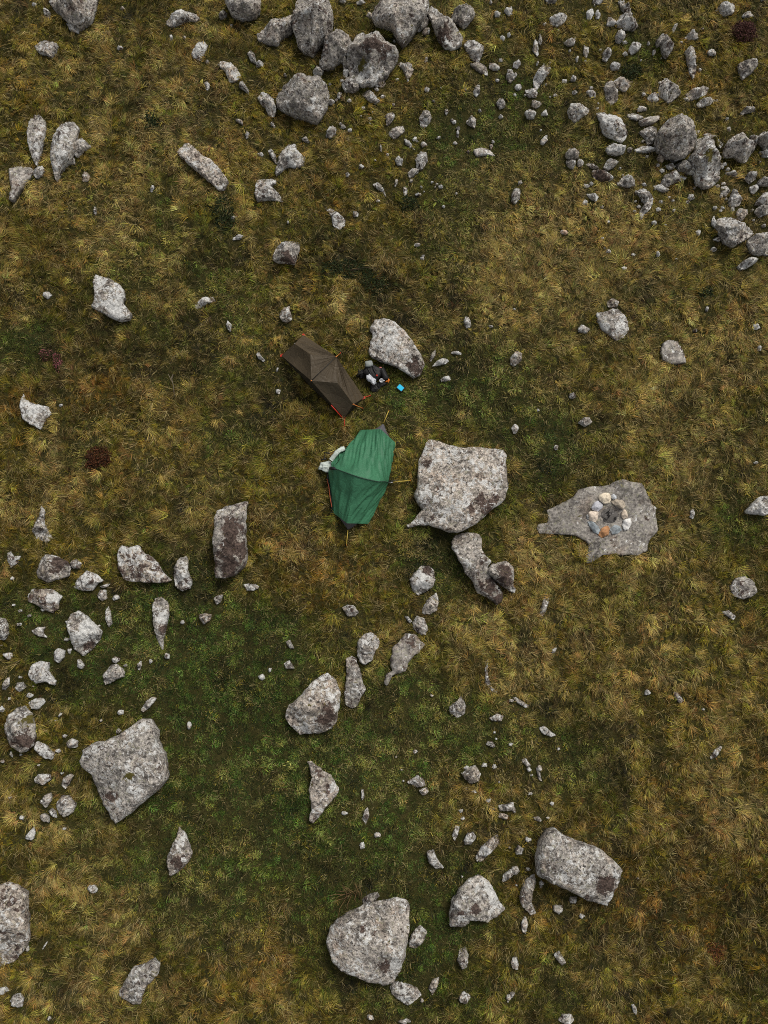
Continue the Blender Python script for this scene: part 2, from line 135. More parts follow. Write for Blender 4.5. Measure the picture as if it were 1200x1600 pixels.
('stone','tiny white stone, closest one above the comma-shaped rock',0.133,'dome',(0.81,0.22,0.62,0.38),[],[(-0.846,10.233),(-0.894,10.163),(-0.954,10.184),(-0.951,10.26),(-0.887,10.278)]),
('stone','tiny long white-flecked stone, second closest one left of the white-flecked paired rock',0.10900000000000001,'dome',(0.58,0.08,0.68,0.40),[],[(-0.053,10.95),(-0.055,10.857),(-0.105,10.886),(-0.102,11.034),(-0.059,11.036)]),
('rock','boot-shaped rock with white-spotted front below the blue-grey boulder',0.4,'dome',(0.50,0.20,0.60,0.00),[('w',-2.264,10.438,0.072),('w',-2.343,10.59,0.072)],[(-2.475,10.877),(-2.344,10.987),(-2.186,10.932),(-2.158,10.795),(-1.947,10.658),(-1.971,10.467),(-2.155,10.385),(-2.365,10.412),(-2.548,10.276),(-2.678,10.177),(-2.654,10.385),(-2.578,10.658)]),
('stone','small long pale stone, closest one left of the boot-shaped rock',0.15,'dome',(0.54,0.20,0.60,0.00),[],[(-2.884,10.825),(-2.805,10.908),(-2.671,10.688),(-2.669,10.495),(-2.776,10.633)]),
('stone','tiny white-flecked stone, second closest one left of the boot-shaped rock',0.117,'dome',(0.61,0.39,0.74,0.16),[],[(-2.982,10.735),(-3.02,10.704),(-3.095,10.704),(-3.14,10.762),(-3.105,10.788),(-3.018,10.792)]),
('rock','grey rock with a white upper ledge, just right of the long diagonal slab',0.3,'dome',(0.45,0.20,0.60,0.00),[('w',-2.818,9.973,0.113)],[(-3.156,10.079),(-2.946,10.145),(-2.656,10.106),(-2.681,9.97),(-2.786,9.915),(-2.6,9.752),(-2.493,9.534),(-2.73,9.589),(-2.94,9.589),(-3.123,9.534),(-3.204,9.752)]),
('rock','pale rock with a dark brown lower face, above the brown tent',0.4,'dome',(0.50,0.00,0.62,0.00),[('d',-2.344,8.0,0.195)],[(-2.735,8.165),(-2.607,8.38),(-2.399,8.515),(-2.086,8.488),(-2.059,8.3),(-2.135,8.112),(-2.185,7.924),(-2.342,7.94),(-2.602,7.962),(-2.733,8.058)]),
('stone','fair-sized long pale stone, closest one right of the white-flecked paired rock',0.1,'flat',(0.54,0.20,0.60,0.00),[],[(2.223,10.932),(2.408,10.987),(2.646,10.932),(2.777,10.794),(2.539,10.81),(2.3,10.766)]),
('stone','tiny brownish stone, second closest one right of the white-flecked paired rock',0.117,'dome',(0.60,0.03,0.83,0.48),[],[(2.727,11.031),(2.691,10.969),(2.669,10.96),(2.635,11.051),(2.643,11.085),(2.7,11.068)]),
('stone','tiny long white stone, second closest one right of the comma-shaped rock',0.125,'dome',(0.95,0.09,0.73,0.31),[],[(0.902,8.483),(0.871,8.449),(0.818,8.436),(0.738,8.467),(0.74,8.491),(0.807,8.53),(0.874,8.513)]),
('stone','tiny white stone, second closest one above the pale drop-shaped boulder',0.10500000000000001,'dome',(0.86,0.15,0.75,0.26),[],[(1.006,8.198),(0.999,8.167),(0.951,8.162),(0.92,8.181),(0.939,8.205),(0.987,8.211)]),
('stone','tiny white stone, closest one above right of the tall egg-shaped boulder',0.12100000000000001,'dome',(0.92,0.05,0.72,0.08),[],[(-0.942,14.786),(-0.993,14.737),(-1.115,14.761),(-1.103,14.833),(-1.008,14.827)]),
('stone','tiny long white stone, closest one right of the tall egg-shaped boulder',0.125,'dome',(0.98,0.43,0.85,0.36),[],[(-0.459,14.717),(-0.55,14.678),(-0.698,14.675),(-0.685,14.732),(-0.536,14.77)]),
('stone','small white-flecked stone, closest one above the white lumpy rock',0.2,'dome',(0.60,0.20,0.60,0.00),[],[(4.026,14.753),(4.162,14.838),(4.322,14.781),(4.32,14.657),(4.105,14.623)]),
('stone','small white-flecked stone, closest one above left of the white-rimmed round rock',0.14100000000000001,'dome',(0.74,0.17,0.83,0.08),[],[(5.542,14.798),(5.424,14.662),(5.238,14.706),(5.274,14.838),(5.348,14.849)]),
('rock','bright white-lichened lumpy rock near the top edge',0.25,'dome',(0.85,0.20,0.70,0.00),[],[(4.12,14.2),(4.255,14.268),(4.471,14.341),(4.576,14.228),(4.493,14.087),(4.331,14.002),(4.171,14.042)]),
('stone','small white stone, closest one right of the white lumpy rock',0.14900000000000002,'dome',(0.93,0.30,0.70,0.09),[],[(5.273,14.409),(5.183,14.229),(5.091,14.267),(5.08,14.456),(5.228,14.557)]),
('stone','small white-flecked stone, second closest one left of the white-rimmed round rock',0.129,'dome',(0.56,0.03,0.70,0.07),[],[(5.437,14.346),(5.385,14.26),(5.313,14.285),(5.301,14.399),(5.333,14.482),(5.381,14.521)]),
('stone','small long pale stone, closest one above the white-rimmed round rock',0.25,'dome',(0.54,0.20,0.60,0.30),[],[(5.899,14.766),(6.06,14.766),(6.189,14.539),(6.255,14.381),(6.105,14.392),(5.975,14.539)]),
('rock','rounded grey rock with white spots on its lower rim, near the top edge',0.35,'dome',(0.50,0.30,0.60,0.00),[],[(5.793,14.141),(5.903,14.294),(6.092,14.344),(6.302,14.215),(6.39,14.085),(6.269,13.956),(6.029,13.973),(5.871,14.029)]),
('stone','small white-flecked stone, closest one left of the white-rimmed round rock',0.15700000000000003,'dome',(0.69,0.10,0.91,0.37),[],[(5.827,14.173),(5.771,14.078),(5.576,14.081),(5.611,14.279),(5.67,14.266)]),
('stone','small pale stone, closest one below left of the white-rimmed round rock',0.25,'dome',(0.54,0.20,0.60,0.00),[],[(5.769,13.749),(5.853,13.918),(5.986,13.89),(6.036,13.749),(5.899,13.609),(5.794,13.665)]),
('stone','small white stone, closest one below the white-rimmed round rock',0.25,'dome',(0.80,0.20,0.60,0.00),[],[(6.109,13.44),(6.193,13.609),(6.355,13.682),(6.443,13.58),(6.376,13.44),(6.187,13.345)]),
('stone','small white-flecked stone, closest one below right of the white lumpy rock',0.2,'dome',(0.60,0.20,0.60,0.30),[],[(4.489,13.623),(4.651,13.679),(4.802,13.736),(4.756,13.567),(4.594,13.511)]),
('stone','small white-flecked stone, closest one above left of the smooth leaf-shaped rock',0.14900000000000002,'dome',(0.62,0.00,0.58,0.33),[],[(5.123,13.385),(5.067,13.245),(5.007,13.298),(4.982,13.388),(5.01,13.57),(5.126,13.504)]),
('stone','tiny long brown-patched stone, second closest one right of the slanting mottled rock',0.117,'dome',(0.55,0.43,0.70,0.33),[],[(4.848,13.163),(4.812,13.13),(4.775,13.201),(4.826,13.273),(4.86,13.272)]),
('stone','small long white stone, closest one above the slanting mottled rock',0.14500000000000002,'dome',(0.82,0.29,0.86,0.55),[],[(3.859,13.584),(3.865,13.32),(3.835,13.294),(3.714,13.446),(3.761,13.676),(3.782,13.705)]),
('stone','tiny long white stone, closest one below left of the white lumpy rock',0.12100000000000001,'dome',(0.77,0.15,0.64,0.03),[],[(3.962,13.656),(3.916,13.575),(3.861,13.637),(3.884,13.85),(3.917,13.875)]),
('stone','small white stone, second closest one left of the slanting mottled rock',0.15700000000000003,'dome',(0.90,0.32,0.63,0.27),[],[(3.422,13.083),(3.335,12.985),(3.225,13.035),(3.24,13.142),(3.361,13.206)]),
('stone','tiny white stone, closest one left of the slanting mottled rock',0.125,'dome',(0.75,0.40,0.64,0.25),[],[(3.331,12.832),(3.302,12.764),(3.272,12.76),(3.227,12.808),(3.226,12.829),(3.263,12.87),(3.325,12.883)]),
('stone','small white stone, second closest one below left of the slanting mottled rock',0.14100000000000001,'dome',(0.78,0.43,0.70,-0.15),[],[(3.443,12.493),(3.39,12.441),(3.319,12.441),(3.261,12.494),(3.322,12.601),(3.41,12.573)]),
('stone','tiny white stone, closest one right of the slanting mottled rock',0.133,'dome',(0.78,0.38,0.58,0.46),[],[(4.801,12.745),(4.782,12.64),(4.654,12.674),(4.701,12.776),(4.736,12.769)]),
('stone','tiny white stone, closest one above the fan-shaped rock',0.117,'dome',(0.90,0.36,0.92,0.11),[],[(4.829,12.363),(4.771,12.31),(4.738,12.309),(4.688,12.318),(4.695,12.373),(4.754,12.395),(4.808,12.385)]),
('stone','tiny long white stone, closest one above left of the slanting mottled rock',0.10900000000000001,'dome',(0.76,0.47,0.62,0.29),[],[(3.849,13.073),(3.816,13.062),(3.801,13.089),(3.837,13.174),(3.881,13.182)]),
('stone','small pale stone, second closest one above the smooth leaf-shaped rock',0.25,'dome',(0.50,0.20,0.60,0.00),[],[(5.468,13.384),(5.576,13.479),(5.71,13.496),(5.68,13.328),(5.569,13.16),(5.464,13.216)]),
('stone','small white-flecked stone, closest one above the smooth leaf-shaped rock',0.2,'dome',(0.60,0.20,0.60,0.00),[],[(5.664,13.09),(5.762,13.174),(5.931,13.118),(5.891,12.978),(5.704,12.978)]),
('rock','long mottled rock slanting up to the right, in the scree at upper right',0.3,'dome',(0.60,0.20,0.60,0.00),[],[(3.72,12.671),(3.829,12.894),(4.019,13.118),(4.152,13.09),(4.175,12.922),(4.04,12.755),(3.931,12.588),(3.822,12.421),(3.733,12.504)]),
('stone','small white-flecked stone, closest one below left of the slanting mottled rock',0.2,'dome',(0.65,0.20,0.60,0.00),[],[(3.511,12.419),(3.671,12.447),(3.84,12.364),(3.801,12.252),(3.615,12.241)]),
('stone','small white stone, closest one below the slanting mottled rock',0.14900000000000002,'dome',(0.78,0.26,0.58,0.52),[],[(3.927,12.054),(3.792,11.953),(3.683,12.026),(3.696,12.173),(3.903,12.11)]),
('stone','small white-flecked stone, third closest one below the slanting mottled rock',0.2,'dome',(0.65,0.20,0.60,0.00),[],[(3.503,11.863),(3.637,11.974),(3.811,11.863),(3.74,11.708),(3.58,11.708)]),
('stone','tiny white stone, closest one left of the fan-shaped rock',0.14100000000000001,'dome',(0.86,0.34,0.92,-0.09),[],[(4.085,11.798),(4.086,11.767),(3.932,11.763),(3.915,11.799),(3.989,11.891),(4.034,11.909)]),
('rock','fan-shaped pale grey rock, left of the dark-spotted white rock',0.35,'dome',(0.50,0.20,0.60,0.00),[],[(4.55,11.826),(4.633,12.019),(4.871,11.992),(5.091,11.908),(5.079,11.798),(4.891,11.66),(4.756,11.549),(4.6,11.66)]),
('rock','smooth grey leaf-shaped rock leaning on a brownish flat one',0.35,'dome',(0.20,0.20,0.60,0.00),[],[(5.49,12.491),(5.584,12.669),(5.71,12.591),(5.86,12.435),(5.827,12.158),(5.666,12.047),(5.535,12.13),(5.513,12.324)]),
('rock','fair-sized pale rock, closest one above right of the smooth leaf-shaped rock',0.2,'dome',(0.54,0.20,0.60,0.40),[],[(5.751,12.687),(5.914,12.81),(6.126,12.782),(6.257,12.698),(6.147,12.531),(6.037,12.419),(5.927,12.492),(5.828,12.559)]),
('rock','white-crusted oval rock with dark brown spots, left of the twin boulders',0.4,'dome',(0.75,0.45,0.60,0.00),[],[(5.285,11.813),(5.392,11.879),(5.654,11.758),(5.863,11.647),(6.016,11.427),(6.053,11.234),(5.929,11.086),(5.746,11.152),(5.537,11.234),(5.408,11.372),(5.36,11.592)]),
('stone','small long pale stone, closest one above right of the dark-spotted white rock',0.1,'flat',(0.54,0.20,0.60,0.00),[],[(6.081,11.844),(6.214,11.872),(6.372,11.789),(6.476,11.733),(6.316,11.678),(6.131,11.733)]),
('stone','small long white stone, second closest one above right of the dark-spotted white rock',0.129,'dome',(0.80,0.30,0.84,-0.19),[],[(6.568,11.988),(6.548,11.916),(6.339,11.912),(6.325,11.949),(6.377,12.034),(6.512,12.032)]),
('stone','flat bluish lens-shaped stone left of the twin boulders',0.15,'flat',(0.15,0.20,0.55,-0.80),[],[(6.346,11.629),(6.571,11.712),(6.837,11.74),(6.861,11.657),(6.673,11.546),(6.434,11.53)]),
('rock','fair-sized grey rock, closest one left of the twin boulders',0.2,'dome',(0.10,0.20,0.35,0.00),[],[(6.357,11.365),(6.571,11.476),(6.804,11.465),(6.788,11.255),(6.693,11.062),(6.56,11.034),(6.485,11.2)]),
('stone','small long pale stone, second closest one left of the twin boulders',0.15,'flat',(0.54,0.20,0.60,-0.20),[],[(6.223,10.912),(6.394,10.995),(6.605,10.978),(6.804,10.912),(6.601,10.857),(6.337,10.857)]),
('rock','fair-sized white-flecked rock, closest one below the dark-spotted white rock',0.3,'dome',(0.70,0.20,0.60,0.00),[],[(5.515,10.928),(5.703,11.066),(5.914,11.077),(6.017,10.956),(5.971,10.818),(5.801,10.763),(5.591,10.818)]),
('stone','tiny white-flecked stone, closest one below right of the dark-spotted white rock',0.137,'dome',(0.61,0.32,0.61,0.38),[],[(6.186,10.945),(6.168,10.869),(6.081,10.869),(6.063,10.968),(6.155,10.989)]),
('stone','fair-sized pale stone, closest one above right of the dark-topped low rock',0.25,'dome',(0.54,0.20,0.60,0.00),[],[(5.458,10.473),(5.54,10.638),(5.674,10.72),(5.856,10.61),(5.694,10.446),(5.561,10.391)]),
('stone','fair-sized pale stone, closest one below the fan-shaped rock',0.3,'dome',(0.40,0.20,0.60,0.00),[],[(4.493,10.763),(4.591,10.901),(4.75,10.928),(4.853,10.818),(4.824,10.665),(4.638,10.626),(4.523,10.67)]),
('stone','small white-flecked stone, closest one left of the dark-topped low rock',0.25,'dome',(0.70,0.20,0.60,0.00),[],[(4.511,10.594),(4.643,10.616),(4.747,10.528),(4.692,10.391),(4.561,10.446)]),
('stone','small white stone, second closest one above left of the dark-topped low rock',0.15700000000000003,'dome',(0.80,0.15,0.83,0.41),[],[(4.973,10.598),(4.945,10.499),(4.841,10.466),(4.794,10.59),(4.855,10.684),(4.908,10.654)]),
('stone','small long pale stone, closest one above left of the dark-topped low rock',0.15,'dome',(0.54,0.20,0.60,0.30),[],[(4.995,10.578),(5.154,10.578),(5.363,10.451),(5.23,10.424)]),
('rock','low grey rock with a dark brown hollow top, in the right-hand scree',0.25,'dome',(0.54,0.20,0.60,0.00),[('d',5.365,10.176,0.174)],[(5.166,10.38),(5.377,10.385),(5.639,10.309),(5.715,10.172),(5.528,10.09),(5.292,10.117),(5.189,10.227)]),
('rock','fair-sized pale rock, closest one right of the dark-topped low rock',0.25,'dome',(0.54,0.20,0.60,0.00),[],[(5.763,10.008),(5.899,10.172),(6.032,10.243),(6.213,10.09),(6.236,9.981),(6.077,9.926)]),
('rock','hook-shaped white-dotted rock below the twin boulders',0.3,'dome',(0.55,0.20,0.60,0.00),[],[(6.199,9.806),(6.385,9.872),(6.539,9.725),(6.651,9.589),(6.582,9.371),(6.447,9.236),(6.323,9.073),(6.291,9.263),(6.427,9.48),(6.327,9.67)]),
('stone','small long white stone, closest one below left of the fan-shaped rock',0.14100000000000001,'dome',(0.85,0.27,0.72,0.34),[],[(4.079,11.14),(3.98,11.047),(3.912,11.067),(3.902,11.142),(4.028,11.288),(4.073,11.289)]),
('stone','tiny white stone, closest one below left of the dark-topped low rock',0.12100000000000001,'dome',(0.85,0.41,0.90,0.02),[],[(5.196,10.04),(5.194,10.007),(5.144,9.99),(5.113,10.028),(5.098,10.06),(5.136,10.085),(5.184,10.062)]),
('stone','tiny white-flecked stone, second closest one below left of the dark-topped low rock',0.12100000000000001,'dome',(0.57,0.00,0.74,0.08),[],[(5.084,9.935),(5.001,9.923),(4.954,9.942),(4.949,10.026),(5.099,9.983)]),
('stone','tiny white stone, fourth closest one below left of the dark-topped low rock',0.14100000000000001,'dome',(0.94,0.42,0.62,0.41),[],[(5.036,9.533),(5.033,9.492),(4.939,9.482),(4.904,9.49),(4.895,9.548),(4.952,9.61),(4.999,9.623)]),
('stone','tiny white-flecked stone, closest one below the dark-topped low rock',0.10900000000000001,'dome',(0.57,0.31,0.57,0.25),[],[(5.437,9.432),(5.424,9.409),(5.385,9.397),(5.37,9.418),(5.361,9.451),(5.378,9.474),(5.422,9.457)]),
('stone','tiny white-flecked stone, second closest one left of the dark-topped low rock',0.125,'dome',(0.60,0.40,0.80,0.43),[],[(3.443,10.073),(3.389,10.029),(3.34,10.035),(3.332,10.099),(3.411,10.14)]),
('stone','tiny white stone, closest one below the hook-shaped rock',0.133,'dome',(0.96,0.19,0.89,-0.16),[],[(6.825,8.24),(6.782,8.185),(6.731,8.197),(6.72,8.301),(6.789,8.335)]),
('stone','tiny white stone, closest one below right of the hook-shaped rock',0.125,'dome',(0.84,0.18,0.90,-0.03),[],[(6.742,9.015),(6.699,8.969),(6.607,9.004),(6.606,9.058),(6.719,9.084)]),
('stone','tiny white stone, second closest one left of the angular right-edge boulder',0.125,'dome',(0.78,0.07,0.82,-0.07),[],[(7.836,8.801),(7.789,8.701),(7.722,8.759),(7.712,8.835),(7.801,8.884)]),
('stone','small white-flecked stone, third closest one below left of the dark-topped low rock',0.2,'dome',(0.70,0.20,0.60,0.00),[],[(5.001,9.773),(5.158,9.746),(5.326,9.718),(5.26,9.566),(5.129,9.636)]),
('stone','small pinkish stone, closest one above left of the lone angular rock',0.14100000000000001,'dome',(0.10,0.00,0.85,1.20),[],[(4.556,8.782),(4.492,8.734),(4.357,8.784),(4.366,8.848),(4.517,8.871)]),
('stone','small pale stone, third closest one left of the dark-topped low rock',0.25,'dome',(0.54,0.20,0.60,0.00),[],[(3.155,9.762),(3.289,9.953),(3.377,9.871),(3.364,9.653),(3.257,9.517),(3.153,9.599)]),
('rock','two-lobed grey rock standing above the pointed scree rock',0.35,'dome',(0.25,0.20,0.60,0.00),[],[(6.795,13.664),(6.932,13.804),(7.093,13.832),(7.22,13.608),(7.187,13.383),(7.066,13.244),(6.946,13.355),(6.925,13.551),(6.818,13.523)]),
('stone','small long white stone, closest one above right of the two-lobed rock',0.125,'dome',(0.99,0.08,0.63,0.38),[],[(7.361,14.093),(7.242,13.877),(7.223,13.986),(7.293,14.16),(7.373,14.173)]),
('stone','small pale stone, closest one above the narrow upright slab',0.25,'dome',(0.54,0.20,0.60,0.00),[],[(7.533,13.777),(7.698,13.946),(7.858,13.918),(7.88,13.76),(7.638,13.721)]),
('rock','narrow upright pale slab tapering downwards in the upper right scree',0.25,'dome',(0.50,0.20,0.60,0.00),[],[(7.533,13.412),(7.632,13.524),(7.764,13.468),(7.773,13.244),(7.816,12.908),(7.741,12.729),(7.666,12.88),(7.594,13.132)]),
('rock','shield-shaped grey rock alone near the right edge',0.3,'dome',(0.30,0.20,0.60,0.00),[],[(8.862,13.09),(8.998,13.174),(9.264,13.174),(9.312,13.006),(9.172,12.839),(8.982,12.716),(8.908,12.866)]),
('stone','small white stone, closest one above right of the narrow upright slab',0.14100000000000001,'dome',(0.84,0.45,0.90,0.39),[],[(8.365,13.479),(8.341,13.4),(8.201,13.397),(8.157,13.429),(8.121,13.472),(8.229,13.545),(8.288,13.535)]),
('stone','small long white-flecked stone, closest one right of the mottled top-edge rock',0.133,'dome',(0.58,0.33,0.94,0.33),[],[(9.333,14.415),(9.258,14.386),(9.103,14.365),(9.027,14.409),(9.081,14.483),(9.16,14.518),(9.279,14.482)]),
('stone','tiny white stone, second closest one right of the mottled top-edge rock',0.117,'dome',(0.75,0.48,0.73,0.18),[],[(9.636,14.808),(9.61,14.768),(9.551,14.746),(9.493,14.769),(9.484,14.802),(9.528,14.838),(9.59,14.832)]),
('stone','tiny brown-patched stone, closest one below left of the two-lobed rock',0.125,'dome',(0.73,0.40,0.93,-0.02),[],[(6.829,13.433),(6.774,13.364),(6.739,13.368),(6.74,13.483),(6.779,13.475)]),
('stone','tiny white-flecked stone, closest one left of the two-lobed rock',0.117,'dome',(0.61,0.12,0.59,0.04),[],[(6.692,13.649),(6.655,13.618),(6.598,13.623),(6.605,13.675),(6.637,13.695)]),
('rock','mottled white rock at the top edge towards the right corner',0.3,'dome',(0.60,0.20,0.60,0.00),[],[(8.362,14.552),(8.49,14.693),(8.625,14.739),(8.847,14.637),(8.803,14.467),(8.614,14.399),(8.428,14.456)]),
('rock','pointed grey rock with a white-spotted base above the twin boulders',0.4,'dome',(0.40,0.20,0.60,0.00),[('w',6.996,12.182,0.082)],[(6.832,12.339),(6.891,12.561),(7.029,12.767),(7.186,12.672),(7.313,12.477),(7.387,12.3),(7.252,12.2),(7.117,12.1),(6.987,12.2)]),
('rock','fair-sized long pale rock, closest one right of the pointed scree rock',0.25,'dome',(0.50,0.20,0.60,0.00),[],[(7.544,12.351),(7.707,12.49),(7.974,12.529),(8.145,12.545),(8.103,12.389),(7.913,12.278),(7.699,12.228)]),
('stone','fair-sized long pale stone, closest one above right of the twin boulders',0.2,'dome',(0.40,0.20,0.60,0.00),[],[(7.837,12.141),(7.947,12.241),(8.215,12.319),(8.334,12.225),(8.182,12.113),(7.887,12.041)]),
('stone','small white stone, closest one below left of the pointed scree rock',0.173,'dome',(0.80,0.20,0.77,0.35),[],[(6.884,12.201),(6.789,12.119),(6.671,12.12),(6.587,12.198),(6.593,12.267),(6.747,12.369),(6.804,12.306)]),
('stone','small white stone, closest one left of the smooth leaf-shaped rock',0.137,'dome',(0.88,0.32,0.90,-0.17),[],[(5.279,12.228),(5.159,12.223),(5.094,12.31),(5.043,12.355),(5.108,12.436),(5.212,12.401),(5.273,12.343)]),
('stone','small long pale stone, closest one above the domed right-edge boulder',0.2,'dome',(0.54,0.20,0.60,0.00),[],[(8.918,11.891),(9.056,12.03),(9.241,12.03),(9.29,11.919),(9.077,11.891),(8.969,11.836)]),
('boulder','larger left one of the twin boulders, grey with one white patch',0.9,'dome',(0.25,0.20,0.60,0.00),[('w',6.741,10.621,0.123),('w',6.618,10.77,0.062)],[(6.693,11.141),(6.84,11.359),(7.107,11.55),(7.371,11.648),(7.554,11.659),(7.6,11.441),(7.568,11.25),(7.654,11.005),(7.596,10.788),(7.419,10.625),(7.236,10.587),(7.003,10.642),(6.773,10.815),(6.7,10.978)]),
('boulder','rough lichened boulder, the right one of the twins, with a mossy spot',0.8,'dome',(0.55,0.30,0.60,0.00),[('m',7.866,10.45,0.113)],[(7.501,10.578),(7.663,10.773),(7.743,11.002),(7.764,11.154),(7.947,11.165),(8.072,11.002),(8.118,10.784),(8.217,10.621),(8.312,10.35),(8.277,10.079),(8.115,9.917),(7.907,9.917),(7.756,10.079),(7.634,10.35)]),
('rock','fair-sized grey rock, closest one left of the rough right twin boulder',0.35,'dome',(0.10,0.00,0.30,0.00),[],[(7.237,10.533),(7.397,10.604),(7.57,10.549),(7.69,10.369),(7.666,10.259),(7.52,10.287),(7.338,10.369)]),
('rock','low grey rock just below the left twin boulder',0.3,'dome',(0.54,0.20,0.45,0.00),[],[(6.862,10.025),(6.947,10.232),(7.187,10.341),(7.449,10.298),(7.524,10.177),(7.258,10.09),(7.044,9.959)]),
('stone','small brownish stone, second closest one below the twin boulders',0.14100000000000001,'dome',(0.60,0.03,0.40,0.52),[],[(7.255,10.491),(7.217,10.429),(7.089,10.421),(7.002,10.531),(7.109,10.566),(7.167,10.588)]),
('stone','tiny white-flecked stone, closest one below the twin boulders',0.133,'dome',(0.68,0.31,0.40,0.37),[],[(7.299,10.695),(7.258,10.6),(7.187,10.622),(7.111,10.675),(7.159,10.711),(7.245,10.743)]),
('stone','tiny brown-patched stone, closest one below left of the rough right twin boulder',0.14100000000000001,'dome',(0.74,0.49,0.40,0.47),[],[(7.874,10.076),(7.833,10.024),(7.768,9.993),(7.732,10.109),(7.76,10.168),(7.839,10.174)]),
('stone','small pinkish stone, closest one below left of the twin boulders',0.15300000000000002,'dome',(0.10,0.17,0.60,1.00),[],[(6.991,10.721),(6.937,10.585),(6.838,10.603),(6.803,10.632),(6.796,10.719),(6.871,10.832),(6.948,10.757)]),
('stone','small long brownish stone, closest one above the rough right twin boulder',0.2,'dome',(0.54,0.20,0.60,0.60),[('m',8.292,11.059,0.133)],[(7.972,11.354),(8.131,11.365),(8.339,11.227),(8.477,11.089),(8.41,10.979),(8.28,11.062),(8.205,11.2)]),
('rock','domed pale boulder with a dark-streaked lower side, near the right edge',0.55,'dome',(0.45,0.25,0.60,0.00),[],[(8.426,10.897),(8.51,11.061),(8.726,11.215),(8.936,11.226),(9.088,11.061),(9.12,10.788),(8.964,10.542),(8.809,10.597),(8.708,10.706),(8.446,10.706)]),
('stone','small long brownish stone, closest one above right of the domed right-edge boulder',0.25,'dome',(0.54,0.30,0.60,0.50),[],[(9.109,11.254),(9.204,11.27),(9.33,11.105),(9.246,10.967),(9.187,11.077)]),
('rock','rounded boulder cut off by the right edge beside the domed boulder',0.5,'dome',(0.54,0.20,0.60,0.00),[],[(9.259,11.172),(9.396,11.32),(9.634,11.347),(9.617,10.909),(9.458,10.854),(9.348,11.018)]),
('stone','small long white stone, closest one below the cut-off right-edge boulder',0.25,'dome',(0.80,0.20,0.60,0.00),[],[(9.321,10.857),(9.505,10.83),(9.579,10.692),(9.422,10.72)]),
('stone','small long white-flecked stone, closest one above right of the hook-shaped rock',0.15,'dome',(0.60,0.20,0.60,0.00),[],[(6.687,10.002),(6.857,10.029),(7.09,9.882),(6.957,9.827),(6.8,9.882)]),
('stone','tiny white stone, closest one right of the hook-shaped rock',0.14100000000000001,'dome',(0.75,0.25,0.88,0.34),[],[(7.709,9.701),(7.708,9.668),(7.611,9.641),(7.542,9.692),(7.568,9.763),(7.594,9.794),(7.689,9.759)]),
('stone','small white stone, closest one above left of the triangular scree rock',0.173,'dome',(0.75,0.09,0.72,-0.09),[],[(8.641,9.924),(8.512,9.741),(8.373,9.783),(8.373,9.847),(8.419,10.014),(8.539,10.015)]),
('rock','triangular grey rock standing below the twin boulders towards the right edge',0.3,'dome',(0.54,0.20,0.60,0.00),[],[(8.558,9.643),(8.672,9.915),(8.778,9.915),(8.9,9.67),(8.816,9.507),(8.63,9.437),(8.553,9.507)]),
('stone','fair-sized pale stone, closest one above right of the angular right-edge boulder',0.25,'dome',(0.54,0.20,0.60,0.40),[],[(8.712,9.273),(8.795,9.409),(9.005,9.392),(9.038,9.3),(8.836,9.067),(8.733,9.137)]),
('stone','tiny white stone, closest one below the triangular scree rock',0.129,'dome',(0.94,0.17,0.93,-0.07),[],[(8.704,9.403),(8.702,9.372),(8.652,9.336),(8.593,9.355),(8.596,9.416),(8.622,9.449),(8.694,9.465)]),
('boulder','broad angular boulder near the right edge above a bright white rock',0.5,'dome',(0.35,0.20,0.60,0.00),[],[(8.218,9.115),(8.454,9.153),(8.761,8.981),(9.017,8.846),(9.116,8.711),(8.903,8.577),(8.744,8.496),(8.584,8.389),(8.38,8.496),(8.257,8.711),(8.174,8.9)]),
('rock','round grey boulder half outside the right edge',0.5,'dome',(0.40,0.20,0.60,0.00),[],[(8.938,8.55),(9.062,8.663),(9.377,8.711),(9.526,8.523),(9.487,8.202),(9.2,8.175),(8.995,8.255)]),
('stone','small pale stone, closest one right of the rough right twin boulder',0.3,'dome',(0.54,0.20,0.60,0.00),[],[(8.971,10.188),(9.055,10.325),(9.212,10.298),(9.249,10.161),(9.098,10.052)]),
('stone','small bluish grey stone, closest one below right of the domed right-edge boulder',0.3,'dome',(0.54,0.20,0.60,-0.30),[],[(9.268,10.09),(9.419,10.188),(9.627,10.134),(9.568,9.97),(9.279,9.97)]),
('stone','small white stone, closest one above right of the triangular scree rock',0.165,'dome',(0.93,0.46,0.85,-0.11),[],[(9.302,9.904),(9.181,9.782),(9.122,9.823),(9.081,9.967),(9.276,10.025)]),
('stone','small long pale stone, closest one below right of the rough right twin boulder',0.2,'dome',(0.54,0.20,0.60,0.30),[],[(8.494,10.347),(8.759,10.385),(8.955,10.254),(8.754,10.237),(8.545,10.292)]),
('rock','fair-sized pale rock, closest one right of the triangular scree rock',0.3,'dome',(0.50,0.20,0.60,0.30),[],[(9.212,9.589),(9.403,9.779),(9.588,9.806),(9.576,9.491),(9.339,9.469),(9.183,9.491)]),
('rock','fair-sized pale rock, closest one below right of the triangular scree rock',0.3,'dome',(0.50,0.20,0.60,0.00),[],[(9.15,9.317),(9.259,9.437),(9.548,9.437),(9.513,9.209),(9.25,9.182)]),
('stone','small long white stone, closest one left of the angular right-edge boulder',0.125,'dome',(0.82,0.30,0.58,0.39),[],[(8.222,9.078),(8.202,8.914),(8.101,8.992),(8.112,9.117),(8.17,9.229)]),
('stone','tiny brown-patched stone, closest one below left of the angular right-edge boulder',0.12100000000000001,'dome',(0.55,0.43,0.61,0.20),[],[(8.36,8.621),(8.289,8.577),(8.202,8.606),(8.137,8.629),(8.226,8.688),(8.313,8.677)]),
